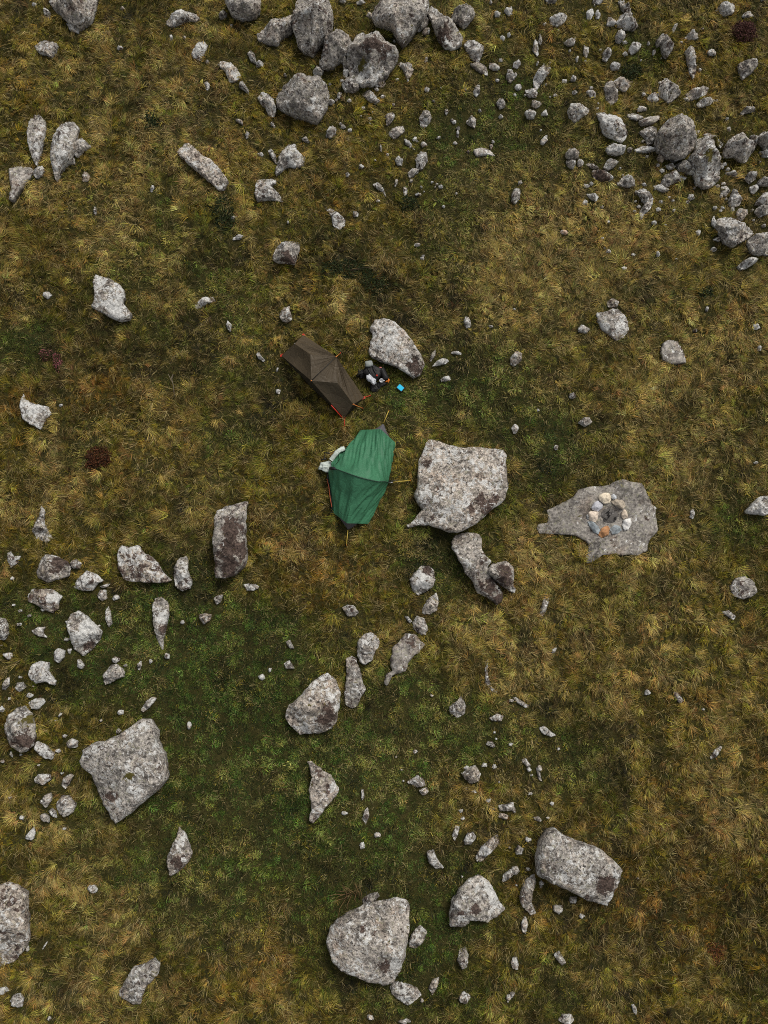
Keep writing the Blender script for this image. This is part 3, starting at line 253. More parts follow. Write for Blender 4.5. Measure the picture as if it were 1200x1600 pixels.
('stone','tiny white stone, second closest one below left of the angular right-edge boulder',0.125,'dome',(0.83,0.22,0.87,-0.06),[],[(8.238,8.373),(8.214,8.349),(8.125,8.334),(8.082,8.356),(8.091,8.398),(8.128,8.444),(8.205,8.447)]),
('stone','tiny white stone, closest one above left of the domed right-edge boulder',0.125,'dome',(0.80,0.21,0.87,0.41),[],[(8.666,11.458),(8.658,11.401),(8.588,11.411),(8.536,11.462),(8.57,11.515),(8.634,11.517)]),
('stone','tiny white stone, second closest one above left of the domed right-edge boulder',0.117,'dome',(0.87,0.46,0.72,-0.05),[],[(8.639,11.762),(8.607,11.709),(8.572,11.709),(8.552,11.765),(8.612,11.785)]),
('stone','tiny white stone, closest one above left of the angular right-edge boulder',0.117,'dome',(0.86,0.23,0.75,0.25),[],[(8.275,9.428),(8.238,9.401),(8.22,9.381),(8.16,9.417),(8.153,9.457),(8.211,9.483),(8.244,9.468)]),
('stone','tiny white stone, closest one above the half-outside round boulder',0.117,'dome',(0.78,0.34,0.65,-0.08),[],[(9.434,8.951),(9.422,8.923),(9.348,8.904),(9.322,8.96),(9.366,8.991),(9.396,8.984)]),
('stone','bright white knobbly rock below the angular right-edge boulder',0.35,'dome',(0.95,0.20,0.80,0.00),[],[(8.688,7.906),(8.78,8.013),(8.965,8.094),(9.124,8.147),(9.118,7.986),(8.905,7.852),(8.748,7.826)]),
('boulder','jagged white-speckled rock alone in the grass, left of the brown tent',0.3,'slab',(0.65,0.20,0.60,0.20),[('w',-6.49,6.792,0.179)],[(-7.113,7.534),(-7.071,7.694),(-6.924,7.614),(-6.636,7.518),(-6.425,7.401),(-6.299,7.108),(-6.362,6.949),(-6.123,6.684),(-6.197,6.552),(-6.428,6.51),(-6.611,6.579),(-6.872,6.7),(-7.093,6.827),(-7.01,7.002),(-7.043,7.241)]),
('stone','small white stone, closest one left of the jagged white-speckled rock',0.15300000000000002,'dome',(0.90,0.27,0.68,0.28),[],[(-8.121,7.172),(-8.228,7.071),(-8.335,7.149),(-8.311,7.223),(-8.196,7.256)]),
('stone','small pale crescent-shaped stone between the jagged rock and the brown tent',0.2,'dome',(0.70,0.20,0.65,0.00),[],[(-4.657,6.887),(-4.556,7.047),(-4.376,7.154),(-4.193,7.154),(-4.139,7.047),(-4.372,6.978),(-4.578,6.845)]),
('stone','small long white stone, closest one left of the white-topped rock above the brown tent',0.14500000000000002,'dome',(0.92,0.29,0.70,0.25),[],[(-3.728,6.464),(-3.758,6.305),(-3.818,6.326),(-3.867,6.473),(-3.833,6.573)]),
('rock','ragged white-crusted flat rock with a thin upper tip, near the left edge',0.18,'slab',(0.80,0.20,0.60,0.00),[],[(-8.777,4.763),(-8.72,4.606),(-8.459,4.475),(-8.148,4.423),(-8.055,4.241),(-8.189,4.111),(-8.299,3.851),(-8.518,3.955),(-8.702,4.085),(-8.814,4.345),(-8.822,4.58)]),
('stone','tiny white stone, closest one right of the ragged white flat rock',0.10900000000000001,'dome',(0.97,0.12,0.64,0.42),[],[(-7.8,4.481),(-7.801,4.456),(-7.863,4.414),(-7.882,4.44),(-7.886,4.472),(-7.854,4.488)]),
('stone','small long white stone, closest one below left of the white-topped rock above the brown tent',0.2,'dome',(0.85,0.20,0.60,0.00),[],[(-3.134,5.746),(-3.057,5.799),(-3.003,5.683),(-2.909,5.598),(-2.95,5.562),(-3.08,5.641)]),
('rock','small white-topped brown rock just above the brown tent',0.25,'dome',(0.50,0.30,0.60,0.50),[],[(-2.571,6.72),(-2.469,6.853),(-2.313,6.907),(-2.286,6.747),(-2.243,6.587),(-2.387,6.508),(-2.518,6.561)]),
('boulder','pale drop-shaped boulder with a dark brown tip, above the camping gear',0.45,'slab',(0.55,0.05,0.72,0.10),[('d',0.737,5.363,0.215),('w',0.508,5.259,0.128)],[(-0.359,6.307),(-0.205,6.517),(0.0,6.58),(0.257,6.491),(0.513,6.255),(0.717,5.94),(0.896,5.653),(0.982,5.366),(0.868,5.158),(0.715,5.106),(0.46,5.288),(0.205,5.418),(-0.102,5.522),(-0.307,5.627),(-0.384,5.731),(-0.308,5.993),(-0.282,6.202)]),
('stone','small long pale stone, closest one right of the pale drop-shaped boulder',0.15,'dome',(0.30,0.20,0.60,0.00),[],[(1.114,5.594),(1.167,5.752),(1.271,5.858),(1.244,5.673),(1.14,5.541)]),
('stone','small long white stone, second closest one right of the pale drop-shaped boulder',0.2,'dome',(0.85,0.20,0.60,0.00),[],[(1.164,5.419),(1.294,5.562),(1.45,5.641),(1.594,5.562),(1.5,5.482),(1.293,5.44)]),
('stone','tiny long white-flecked stone, third closest one right of the pale drop-shaped boulder',0.12100000000000001,'dome',(0.70,0.37,0.69,-0.19),[],[(1.891,5.752),(1.885,5.711),(1.735,5.728),(1.639,5.751),(1.667,5.796),(1.782,5.808),(1.859,5.776)]),
('stone','small long white-flecked stone, closest one below right of the pale drop-shaped boulder',0.137,'dome',(0.70,0.24,0.60,0.09),[],[(1.622,5.151),(1.616,5.089),(1.513,5.045),(1.392,5.05),(1.378,5.103),(1.456,5.159),(1.565,5.193)]),
('stone','small white-flecked stone, fourth closest one right of the pale drop-shaped boulder',0.2,'dome',(0.60,0.20,0.60,0.00),[('w',2.056,6.391,0.051)],[(1.949,6.541),(2.002,6.674),(2.105,6.594),(2.14,6.408),(2.025,6.371),(1.963,6.446)]),
('stone','tiny brownish stone, closest one above the pale drop-shaped boulder',0.117,'dome',(0.68,0.05,0.83,0.57),[],[(0.987,8.122),(0.973,8.08),(0.899,8.109),(0.884,8.146),(0.974,8.162)]),
('stone','tiny white stone, third closest one above right of the black rucksack',0.10900000000000001,'dome',(0.90,0.22,0.81,0.15),[],[(2.667,6.392),(2.617,6.365),(2.569,6.369),(2.558,6.424),(2.643,6.414)]),
('stone','tiny white stone, second closest one left of the brown tent',0.10900000000000001,'dome',(0.80,0.34,0.67,0.19),[],[(-2.591,5.325),(-2.638,5.312),(-2.647,5.343),(-2.617,5.417),(-2.583,5.406)]),
('stone','tiny white stone, closest one left of the brown tent',0.133,'dome',(0.96,0.14,0.68,0.44),[],[(-2.514,4.835),(-2.537,4.741),(-2.625,4.761),(-2.637,4.854),(-2.582,4.86)]),
('stone','fair-sized white-flecked stone, third closest one left of the lone angular rock',0.25,'dome',(0.55,0.20,0.60,0.40),[],[(3.051,5.582),(3.208,5.767),(3.337,5.714),(3.334,5.529),(3.151,5.371),(3.059,5.45)]),
('boulder','huge flat-topped pale boulder right beside the green tent',0.6,'slab',(0.55,0.08,0.72,0.25),[('d',2.356,1.994,0.256),('d',1.027,2.996,0.094),('d',2.671,2.125,0.094)],[(0.997,3.498),(1.09,3.579),(1.275,3.539),(1.566,3.445),(1.937,3.391),(2.307,3.391),(2.625,3.365),(2.875,3.298),(2.94,3.204),(2.912,3.044),(2.921,2.724),(2.944,2.406),(2.902,2.193),(2.715,2.008),(2.45,1.823),(2.185,1.586),(1.947,1.428),(1.763,1.349),(1.579,1.375),(1.343,1.454),(1.081,1.533),(0.818,1.533),(0.555,1.507),(0.529,1.559),(0.74,1.691),(0.925,1.876),(0.794,2.061),(0.742,2.246),(0.821,2.459),(0.822,2.724),(0.85,3.044),(0.93,3.311)]),
('boulder','long grey slab sloping down from the huge flat-topped boulder',0.42,'slab',(0.30,0.15,0.60,-0.10),[('d',2.488,0.041,0.162),('d',2.694,-0.245,0.121)],[(1.601,1.12),(1.694,1.278),(1.933,1.344),(2.144,1.358),(2.302,1.291),(2.327,1.12),(2.312,0.935),(2.403,0.803),(2.559,0.671),(2.452,0.513),(2.529,0.303),(2.711,0.094),(2.814,-0.09),(2.786,-0.272),(2.679,-0.377),(2.524,-0.22),(2.341,-0.142),(2.21,-0.063),(2.133,0.146),(1.951,0.382),(1.795,0.671),(1.639,0.935)]),
('rock','brown-crusted block with a white tip resting on the long sloping slab',0.65,'dome',(0.30,0.10,0.60,0.00),[('d',2.8,0.376,0.175),('d',2.875,0.169,0.121),('w',3.028,-0.037,0.054)],[(2.415,0.461),(2.562,0.606),(2.905,0.685),(3.062,0.54),(3.085,0.33),(3.043,0.12),(3.134,-0.011),(3.08,-0.077),(2.923,-0.011),(2.767,0.094),(2.584,0.251),(2.453,0.356)]),
('rock','white-blotched lumpy rock left of the long sloping slab',0.35,'dome',(0.55,0.35,0.60,0.00),[('w',0.923,0.25,0.094),('w',0.791,0.12,0.081),('d',1.029,0.434,0.094)],[(0.613,0.253),(0.72,0.385),(0.893,0.57),(1.065,0.57),(1.184,0.464),(1.223,0.253),(1.169,0.068),(1.01,-0.038),(0.824,-0.143),(0.679,-0.051),(0.639,0.121)]),
('boulder','grey lichened angular rock alone in the straw grass at upper right',0.28,'dome',(0.60,0.20,0.50,0.00),[],[(5.165,6.716),(5.347,6.732),(5.557,6.838),(5.713,6.838),(5.941,6.583),(5.971,6.318),(5.852,6.133),(5.642,6.011),(5.465,6.186),(5.312,6.318),(5.213,6.53)]),
('stone','small brownish stone, closest one above the lone angular rock',0.15,'dome',(0.10,0.20,0.40,0.50),[],[(5.446,7.001),(5.605,7.124),(5.759,7.028),(5.703,6.879),(5.495,6.879)]),
('stone','little jagged pale stone just left of the lone angular rock',0.15,'dome',(0.60,0.20,0.60,0.00),[],[(4.74,6.362),(4.836,6.468),(5.041,6.335),(4.935,6.229),(4.754,6.272)]),
('rock','flat smooth grey stone set in the turf, towards the right edge',0.14,'flat',(0.30,0.20,0.42,-0.10),[],[(6.728,5.742),(6.787,5.98),(6.944,6.059),(7.151,6.033),(7.274,5.821),(7.353,5.505),(7.187,5.479),(6.953,5.452),(6.765,5.558)]),
('stone','small white stone, closest one below left of the lone angular rock',0.14900000000000002,'dome',(0.83,0.41,0.65,-0.15),[],[(4.65,4.643),(4.568,4.597),(4.479,4.618),(4.471,4.712),(4.596,4.747)]),
('stone','small white-flecked stone, closest one above right of the huge flat-topped boulder',0.15700000000000003,'dome',(0.56,0.14,0.89,0.34),[],[(3.25,3.871),(3.182,3.742),(3.115,3.732),(3.063,3.876),(3.134,3.963),(3.208,3.947)]),
('stone','tiny white-flecked stone, closest one right of the huge flat-topped boulder',0.125,'dome',(0.62,0.01,0.58,0.30),[],[(4.19,3.43),(4.174,3.353),(4.12,3.341),(4.082,3.395),(4.098,3.441),(4.136,3.477),(4.189,3.454)]),
('stone','tiny white stone, second closest one above right of the huge flat-topped boulder',0.10900000000000001,'dome',(0.96,0.32,0.75,0.17),[],[(3.758,4.302),(3.726,4.283),(3.688,4.277),(3.69,4.343),(3.732,4.34)]),
('stone','small white stone, closest one below the bright white knobbly rock',0.14100000000000001,'dome',(0.98,0.26,0.69,0.26),[],[(9.163,6.349),(9.056,6.293),(8.978,6.329),(8.998,6.436),(9.112,6.463)]),
('stone','tiny brownish stone, closest one right of the flat smooth turf stone',0.133,'dome',(0.73,0.32,0.63,0.49),[],[(9.181,5.863),(9.17,5.788),(9.079,5.783),(9.083,5.863),(9.112,5.908),(9.146,5.916)]),
('stone','tiny brown-patched stone, closest one above right of the flat smooth turf stone',0.125,'dome',(0.56,0.42,0.56,-0.17),[],[(7.683,6.328),(7.654,6.28),(7.608,6.277),(7.573,6.295),(7.575,6.357),(7.606,6.369),(7.642,6.377)]),
('stone','tiny white stone, closest one below left of the bright white knobbly rock',0.117,'dome',(0.80,0.29,0.56,0.14),[],[(7.949,6.852),(7.938,6.8),(7.897,6.769),(7.874,6.84),(7.897,6.917),(7.936,6.903)]),
('stone','tiny white stone, closest one above the pale rock cut by the right edge',0.117,'dome',(0.87,0.03,0.63,0.49),[],[(9.017,3.049),(8.977,3.011),(8.928,3.018),(8.908,3.05),(8.943,3.08),(8.995,3.077)]),
('stone','tiny white stone, second closest one left of the lone angular rock',0.10900000000000001,'dome',(0.99,0.08,0.85,0.18),[],[(3.219,6.838),(3.198,6.803),(3.145,6.803),(3.141,6.842),(3.161,6.857),(3.213,6.851)]),
('stone','small white-flecked stone, closest one above the fire ring',0.2,'dome',(0.70,0.20,0.60,0.00),[],[(4.68,4.015),(4.811,4.135),(4.966,4.146),(5.03,4.015),(4.858,3.911)]),
('rock','pale pebbly rock cut off by the right edge, right of the fire ring',0.35,'dome',(0.70,0.20,0.65,0.00),[],[(8.666,1.892),(8.798,2.045),(9.008,2.224),(9.264,2.25),(9.248,1.841),(9.093,1.764),(8.688,1.815)]),
('stone','small long white stone, closest one left of the pale rock cut by the right edge',0.14100000000000001,'dome',(0.98,0.01,0.60,0.46),[],[(7.487,1.757),(7.46,1.701),(7.376,1.741),(7.414,1.914),(7.492,1.946)]),
('boulder','flat grey rock slab level with the turf that carries the fire ring',0.11,'flat',(0.00,0.00,0.27,-0.20),[],[(3.673,1.426),(3.741,1.533),(3.943,1.614),(3.959,1.748),(3.935,1.909),(4.11,1.99),(4.408,2.151),(4.68,2.394),(4.923,2.448),(5.192,2.475),(5.407,2.502),(5.516,2.57),(5.732,2.597),(5.946,2.57),(6.187,2.542),(6.29,2.367),(6.365,2.178),(6.442,2.043),(6.547,1.963),(6.489,1.775),(6.538,1.614),(6.601,1.479),(6.531,1.346),(6.367,1.212),(6.309,1.052),(6.305,0.905),(6.064,0.851),(5.77,0.838),(5.478,0.878),(5.21,0.811),(5.101,0.705),(4.86,0.625),(4.822,0.758),(4.892,0.918),(4.908,1.052),(4.79,1.158),(4.606,1.305),(4.393,1.332),(4.125,1.305),(3.912,1.332),(3.725,1.305)]),
('rock','boot-shaped pointed rock near the left edge above the scattered rocks',0.3,'dome',(0.30,0.20,0.60,0.00),[],[(-8.376,1.359),(-8.283,1.588),(-8.215,1.843),(-8.195,1.996),(-8.115,1.894),(-8.105,1.588),(-7.996,1.359),(-7.889,1.206),(-8.063,1.105),(-8.27,1.206)]),
('stone','fair-sized white stone, closest one left of the blocky grey rock',0.2,'dome',(0.80,0.50,0.60,0.00),[],[(-8.962,0.879),(-8.886,0.904),(-8.806,0.777),(-8.654,0.802),(-8.724,0.625),(-8.872,0.514),(-8.939,0.676)]),
('boulder','blocky grey rock with a brown patch, uppermost of the left-edge scatter',0.4,'dome',(0.30,0.10,0.60,0.00),[('d',-7.646,0.616,0.179)],[(-8.198,0.37),(-8.159,0.698),(-8.012,0.834),(-7.783,0.799),(-7.527,0.683),(-7.431,0.521),(-7.465,0.32),(-7.69,0.245),(-7.94,0.179),(-8.145,0.27)]),
('stone','small pale stone, closest one right of the blocky grey rock',0.2,'dome',(0.54,0.20,0.60,0.30),[],[(-7.482,0.65),(-7.358,0.736),(-7.202,0.625),(-7.249,0.498),(-7.411,0.498)]),
('rock','white-splashed wedge rock right of the blocky grey rock',0.28,'dome',(0.85,0.50,0.60,0.00),[],[(-7.416,0.059),(-7.256,0.296),(-7.084,0.447),(-6.854,0.371),(-6.683,0.22),(-6.822,0.139),(-6.919,-0.007),(-7.12,-0.032)]),
('stone','tiny long pale stone, closest one right of the white-splashed wedge rock',0.15,'dome',(0.50,0.20,0.60,0.00),[],[(-6.788,0.069),(-6.638,0.135),(-6.537,0.145),(-6.586,0.069),(-6.711,0.034)]),
('stone','small pale stone, closest one below right of the white-splashed wedge rock',0.2,'dome',(0.40,0.20,0.60,0.00),[],[(-6.826,-0.117),(-6.754,-0.002),(-6.627,-0.007),(-6.611,-0.208),(-6.721,-0.273),(-6.814,-0.208)]),
('stone','small white-flecked stone, closest one below left of the white-rimmed brown rock',0.133,'dome',(0.61,0.22,0.88,0.23),[],[(-6.301,-0.155),(-6.302,-0.212),(-6.393,-0.248),(-6.454,-0.259),(-6.48,-0.22),(-6.447,-0.139),(-6.381,-0.119)]),
('rock','brown rock with white right side, below the blocky grey rock',0.3,'dome',(0.40,0.50,0.60,0.40),[('w',-7.707,-0.206,0.144)],[(-8.45,-0.157),(-8.33,0.019),(-8.128,0.008),(-7.876,0.019),(-7.618,-0.157),(-7.705,-0.283),(-7.709,-0.458),(-7.882,-0.559),(-8.063,-0.433),(-8.242,-0.333),(-8.394,-0.308)]),
('boulder','egg-shaped white-crusted boulder in the left-edge scatter',0.45,'dome',(0.50,0.20,0.60,0.00),[('w',-6.887,-0.846,0.205),('w',-7.079,-1.067,0.179),('d',-6.973,-1.312,0.128)],[(-7.499,-0.756),(-7.429,-0.582),(-7.256,-0.492),(-7.103,-0.582),(-6.897,-0.756),(-6.675,-0.98),(-6.71,-1.154),(-6.903,-1.427),(-7.099,-1.575),(-7.278,-1.427),(-7.411,-1.179),(-7.467,-0.98)]),
('stone','small long pale stone, closest one above right of the white-crusted egg boulder',0.15,'dome',(0.50,0.20,0.60,0.00),[],[(-6.646,-0.485),(-6.583,-0.394),(-6.518,-0.56),(-6.486,-0.811),(-6.559,-0.911),(-6.651,-0.686)]),
('stone','small white-flecked stone, closest one below the white-sided brown rock',0.15,'dome',(0.60,0.20,0.60,0.00),[],[(-8.323,-0.961),(-8.174,-0.886),(-7.998,-0.876),(-8.044,-1.011),(-7.939,-1.136),(-8.117,-1.096),(-8.27,-1.036)]),
('rock','rock cut off by the left edge beside the scattered rocks',0.3,'dome',(0.50,0.40,0.60,0.00),[],[(-9.062,-0.659),(-8.96,-0.684),(-8.879,-0.834),(-8.847,-1.033),(-8.942,-1.183),(-9.168,-1.183),(-9.187,-0.684)]),
('stone','small brownish stone, closest one above left of the white curled rock',0.15300000000000002,'dome',(0.60,0.30,0.60,0.59),[],[(-8.729,-1.571),(-8.769,-1.642),(-8.86,-1.629),(-8.97,-1.515),(-8.858,-1.478),(-8.754,-1.483)]),
('stone','tiny white-flecked stone, closest one below left of the white-crusted egg boulder',0.125,'dome',(0.60,0.30,0.63,-0.06),[],[(-7.388,-1.409),(-7.434,-1.532),(-7.485,-1.458),(-7.486,-1.394),(-7.411,-1.388)]),
('stone','small white-flecked stone, closest one below the white-crusted egg boulder',0.15300000000000002,'dome',(0.60,0.30,0.75,-0.07),[],[(-7.072,-1.782),(-7.126,-1.872),(-7.25,-1.831),(-7.237,-1.638),(-7.179,-1.64)]),
('stone','fair-sized white stone, closest one above right of the white curled rock',0.25,'dome',(0.75,0.20,0.60,0.00),[],[(-7.785,-1.483),(-7.663,-1.373),(-7.535,-1.433),(-7.531,-1.582),(-7.652,-1.721),(-7.769,-1.656)]),
('rock','white mottled curled rock below the egg-shaped white-crusted boulder',0.3,'dome',(0.75,0.35,0.60,0.00),[],[(-8.323,-1.927),(-8.245,-1.729),(-8.071,-1.67),(-7.844,-1.704),(-7.863,-1.902),(-7.681,-2.125),(-7.702,-2.234),(-7.93,-2.15),(-8.104,-2.184),(-8.257,-2.1)]),
('rock','pale grey rock with a dark small one against its upper end',0.3,'dome',(0.50,0.20,0.60,0.00),[],[(-6.603,-2.174),(-6.608,-2.001),(-6.439,-1.769),(-6.314,-1.749),(-6.12,-1.902),(-6.131,-2.051),(-6.28,-2.1),(-6.453,-2.199),(-6.577,-2.234)]),
('stone','small brown-patched stone, closest one above the pale rock with dark neighbour',0.2,'dome',(0.54,0.70,0.60,0.50),[],[(-6.432,-1.633),(-6.358,-1.574),(-6.231,-1.633),(-6.304,-1.723),(-6.419,-1.723)]),
('stone','small long pale stone, second closest one left of the white curled rock',0.2,'dome',(0.54,0.20,0.60,0.00),[],[(-8.943,-2.327),(-8.901,-2.105),(-8.803,-2.04),(-8.796,-2.229),(-8.892,-2.352)]),
('stone','small white-flecked stone, closest one below left of the white curled rock',0.2,'dome',(0.60,0.20,0.60,0.00),[],[(-8.643,-2.327),(-8.598,-2.179),(-8.473,-2.154),(-8.394,-2.278),(-8.54,-2.402)]),
('stone','tiny white stone, closest one above the grey egg boulder at left edge',0.137,'dome',(0.89,0.36,0.63,0.27),[],[(-8.219,-2.462),(-8.278,-2.535),(-8.382,-2.514),(-8.407,-2.499),(-8.346,-2.408),(-8.295,-2.429)]),
('stone','tiny white-flecked stone, closest one above left of the grey egg boulder at left edge',0.14100000000000001,'dome',(0.67,0.18,0.63,0.10),[],[(-8.89,-2.794),(-8.913,-2.857),(-8.967,-2.872),(-9.047,-2.822),(-9.024,-2.761),(-8.969,-2.716),(-8.945,-2.737)]),
('stone','tiny white stone, closest one left of the white curled rock',0.10900000000000001,'dome',(0.99,0.01,0.66,-0.19),[],[(-8.495,-2.044),(-8.505,-2.076),(-8.584,-2.069),(-8.588,-2.056),(-8.566,-2.021),(-8.526,-2.024)]),
('rock','fair-sized white-flecked rock, closest one above right of the grey egg boulder at left edge',0.2,'dome',(0.70,0.20,0.60,0.00),[],[(-8.356,-2.648),(-8.184,-2.545),(-8.009,-2.535),(-7.946,-2.624),(-8.101,-2.796),(-8.226,-2.796)]),
('boulder','smooth grey egg-shaped boulder with brown lower part at the left edge',0.5,'dome',(0.25,0.10,0.60,0.00),[('d',-8.285,-3.464,0.195),('m',-8.252,-3.031,0.113)],[(-8.82,-3.145),(-8.764,-2.925),(-8.571,-2.754),(-8.399,-2.695),(-8.245,-2.852),(-8.137,-3.096),(-8.104,-3.339),(-8.144,-3.607),(-8.264,-3.728),(-8.437,-3.738),(-8.614,-3.631),(-8.746,-3.412)]),
('rock','flat bluish rock touching the lower right of the grey egg boulder',0.2,'slab',(0.54,0.20,0.60,-0.30),[],[(-8.156,-3.693),(-8.092,-3.522),(-7.901,-3.595),(-7.67,-3.815),(-7.716,-3.936),(-7.915,-3.912)]),
('stone','small white-flecked stone, closest one above left of the big kite-shaped boulder',0.2,'dome',(0.60,0.30,0.60,0.00),[],[(-7.436,-3.581),(-7.305,-3.469),(-7.168,-3.532),(-7.174,-3.679),(-7.348,-3.694)]),
('stone','small curved sliver of rock just above the big kite-shaped boulder',0.2,'dome',(0.50,0.20,0.60,0.00),[],[(-5.725,-2.821),(-5.604,-2.624),(-5.457,-2.515),(-5.356,-2.55),(-5.501,-2.747),(-5.673,-2.88)]),
('stone','tiny white stone, closest one below the pale rock with dark neighbour',0.137,'dome',(0.91,0.29,0.67,0.13),[],[(-6.147,-2.847),(-6.149,-2.927),(-6.25,-2.949),(-6.301,-2.89),(-6.265,-2.832),(-6.196,-2.827)]),
('stone','tiny white stone, closest one above the big kite-shaped boulder',0.133,'dome',(0.97,0.38,0.71,0.05),[],[(-6.18,-3.321),(-6.262,-3.381),(-6.316,-3.374),(-6.327,-3.31),(-6.26,-3.261)]),
('stone','tiny long white stone, closest one right of the grey egg boulder at left edge',0.10500000000000001,'dome',(0.95,0.20,0.68,0.33),[],[(-7.562,-2.928),(-7.638,-2.985),(-7.65,-2.956),(-7.602,-2.885),(-7.551,-2.89)]),
('stone','tiny white stone, closest one above right of the big kite-shaped boulder',0.125,'dome',(0.90,0.38,0.76,0.32),[],[(-4.547,-3.172),(-4.569,-3.268),(-4.615,-3.3),(-4.656,-3.216),(-4.633,-3.105),(-4.568,-3.12)]),
('boulder','brown rock with white-dotted rim and a pointed right end',0.35,'slab',(0.55,0.60,0.60,0.50),[('w',-5.921,0.993,0.092),('w',-6.195,0.943,0.072)],[(-6.345,0.846),(-6.249,1.048),(-6.046,0.997),(-5.846,1.048),(-5.691,0.871),(-5.487,0.771),(-5.332,0.62),(-5.227,0.394),(-5.022,0.219),(-5.272,0.158),(-5.624,0.168),(-5.975,0.178),(-6.179,0.269),(-6.311,0.519)]),
('rock','small brown-and-white upright rock right of the white-rimmed brown rock',0.3,'dome',(0.55,0.45,0.60,0.00),[],[(-4.994,0.321),(-4.983,0.523),(-4.836,0.75),(-4.71,0.801),(-4.657,0.674),(-4.653,0.472),(-4.531,0.144),(-4.594,0.019),(-4.795,-0.042),(-4.949,0.094)]),
('boulder','tall upright pillar-like boulder with a brown face, left of the green tent',0.7,'slab',(0.30,0.15,0.50,0.00),[('d',-3.534,1.397,0.231),('d',-3.502,0.952,0.256),('d',-3.596,0.607,0.282),('w',-3.701,1.05,0.062)],[(-3.945,1.859),(-3.697,1.984),(-3.449,2.06),(-3.234,2.1),(-3.255,1.809),(-3.262,1.209),(-3.206,0.761),(-3.278,0.538),(-3.523,0.315),(-3.77,0.275),(-3.968,0.275),(-3.975,0.662),(-4.018,1.159),(-3.991,1.609)]),
('stone','small long white-flecked stone, closest one below right of the pillar-like boulder',0.15,'dome',(0.70,0.20,0.60,0.00),[],[(-3.344,0.12),(-3.243,0.145),(-3.04,0.12),(-2.963,0.069),(-3.089,-0.022),(-3.266,-0.022)]),
('stone','small pale stone, closest one below right of the brown-and-white upright rock',0.2,'dome',(0.40,0.20,0.60,0.00),[],[(-4.044,-0.183),(-3.919,-0.133),(-3.818,-0.107),(-3.89,-0.309),(-3.991,-0.359)]),
('stone','small pinkish stone, second closest one right of the spear-shaped rock',0.2,'dome',(0.30,0.20,0.70,0.80),[],[(-4.381,-0.585),(-4.24,-0.56),(-4.088,-0.585),(-4.136,-0.735),(-4.285,-0.835),(-4.363,-0.71)]),
('rock','spear-shaped grey rock with a long thin lower point',0.3,'dome',(0.40,0.20,0.60,0.00),[('w',-5.234,-0.678,0.103),('d',-5.198,-0.976,0.077)],[(-5.519,-0.383),(-5.447,-0.208),(-5.297,-0.172),(-5.117,-0.333),(-5.11,-0.634),(-5.155,-0.908),(-5.214,-1.183),(-5.219,-1.431),(-5.311,-1.332),(-5.387,-1.083),(-5.458,-0.834),(-5.479,-0.584)]),
('stone','tiny white stone, second closest one below the spear-shaped rock',0.125,'dome',(0.95,0.25,0.64,0.33),[],[(-5.476,-1.694),(-5.495,-1.727),(-5.539,-1.746),(-5.556,-1.707),(-5.562,-1.663),(-5.537,-1.639),(-5.486,-1.661)]),
('stone','tiny long white stone, closest one right of the pale rock with dark neighbour',0.125,'dome',(0.89,0.01,0.68,0.02),[],[(-5.739,-1.79),(-5.787,-1.905),(-5.822,-1.888),(-5.842,-1.76),(-5.762,-1.676)]),
('stone','tiny white-flecked stone, closest one below the spear-shaped rock',0.14100000000000001,'dome',(0.62,0.34,0.82,-0.14),[],[(-5.068,-1.546),(-5.076,-1.632),(-5.179,-1.62),(-5.192,-1.591),(-5.168,-1.49),(-5.091,-1.506)]),
('stone','tiny white-flecked stone, closest one right of the spear-shaped rock',0.125,'dome',(0.71,0.11,0.83,0.12),[],[(-4.745,-0.794),(-4.789,-0.827),(-4.837,-0.803),(-4.842,-0.749),(-4.771,-0.718)]),
('stone','tiny orange-tan stone, closest one below left of the grey egg boulder at left edge',0.125,'dome',(0.87,0.03,0.60,1.20),[],[(-8.883,-3.999),(-8.895,-4.051),(-8.975,-4.019),(-8.972,-3.991),(-8.909,-3.946)]),
('stone','tiny long white-flecked stone, closest one below the grey egg boulder at left edge',0.10900000000000001,'dome',(0.58,0.34,0.72,-0.04),[],[(-8.669,-3.857),(-8.681,-3.913),(-8.733,-3.86),(-8.725,-3.761),(-8.689,-3.764)]),
('rock','small rock alone in the brown grass below the green tent',0.2,'dome',(0.50,0.20,0.60,0.00),[],[(-1.0,-0.434),(-0.884,-0.359),(-0.707,-0.384),(-0.596,-0.535),(-0.681,-0.635),(-0.858,-0.635)]),
('rock','fair-sized pale rock, closest one below the white-blotched lumpy rock',0.25,'dome',(0.20,0.20,0.60,0.10),[],[(0.898,-0.484),(1.01,-0.258),(1.238,-0.057),(1.303,-0.233),(1.261,-0.484),(1.109,-0.574),(0.933,-0.584)]),
('rock','fair-sized pale rock, closest one above right of the ragged tailed slab',0.25,'dome',(0.50,0.20,0.60,0.00),[],[(0.68,-0.784),(0.781,-0.609),(0.957,-0.684),(1.047,-0.909),(0.981,-1.084),(0.83,-1.059),(0.695,-0.909)]),
('stone','tiny long white stone, closest one above the ragged tailed slab',0.2,'dome',(0.80,0.20,0.60,0.00),[],[(0.479,-0.635),(0.58,-0.635),(0.671,-0.76),(0.605,-0.795)]),
('rock','round pale-green lichened rock above the figure-eight slab',0.4,'dome',(0.50,0.10,0.60,0.00),[],[(-0.626,-1.23),(-0.502,-1.056),(-0.301,-1.006),(-0.125,-1.13),(-0.09,-1.279),(-0.225,-1.478),(-0.275,-1.676),(-0.45,-1.765),(-0.575,-1.701),(-0.641,-1.478)]),
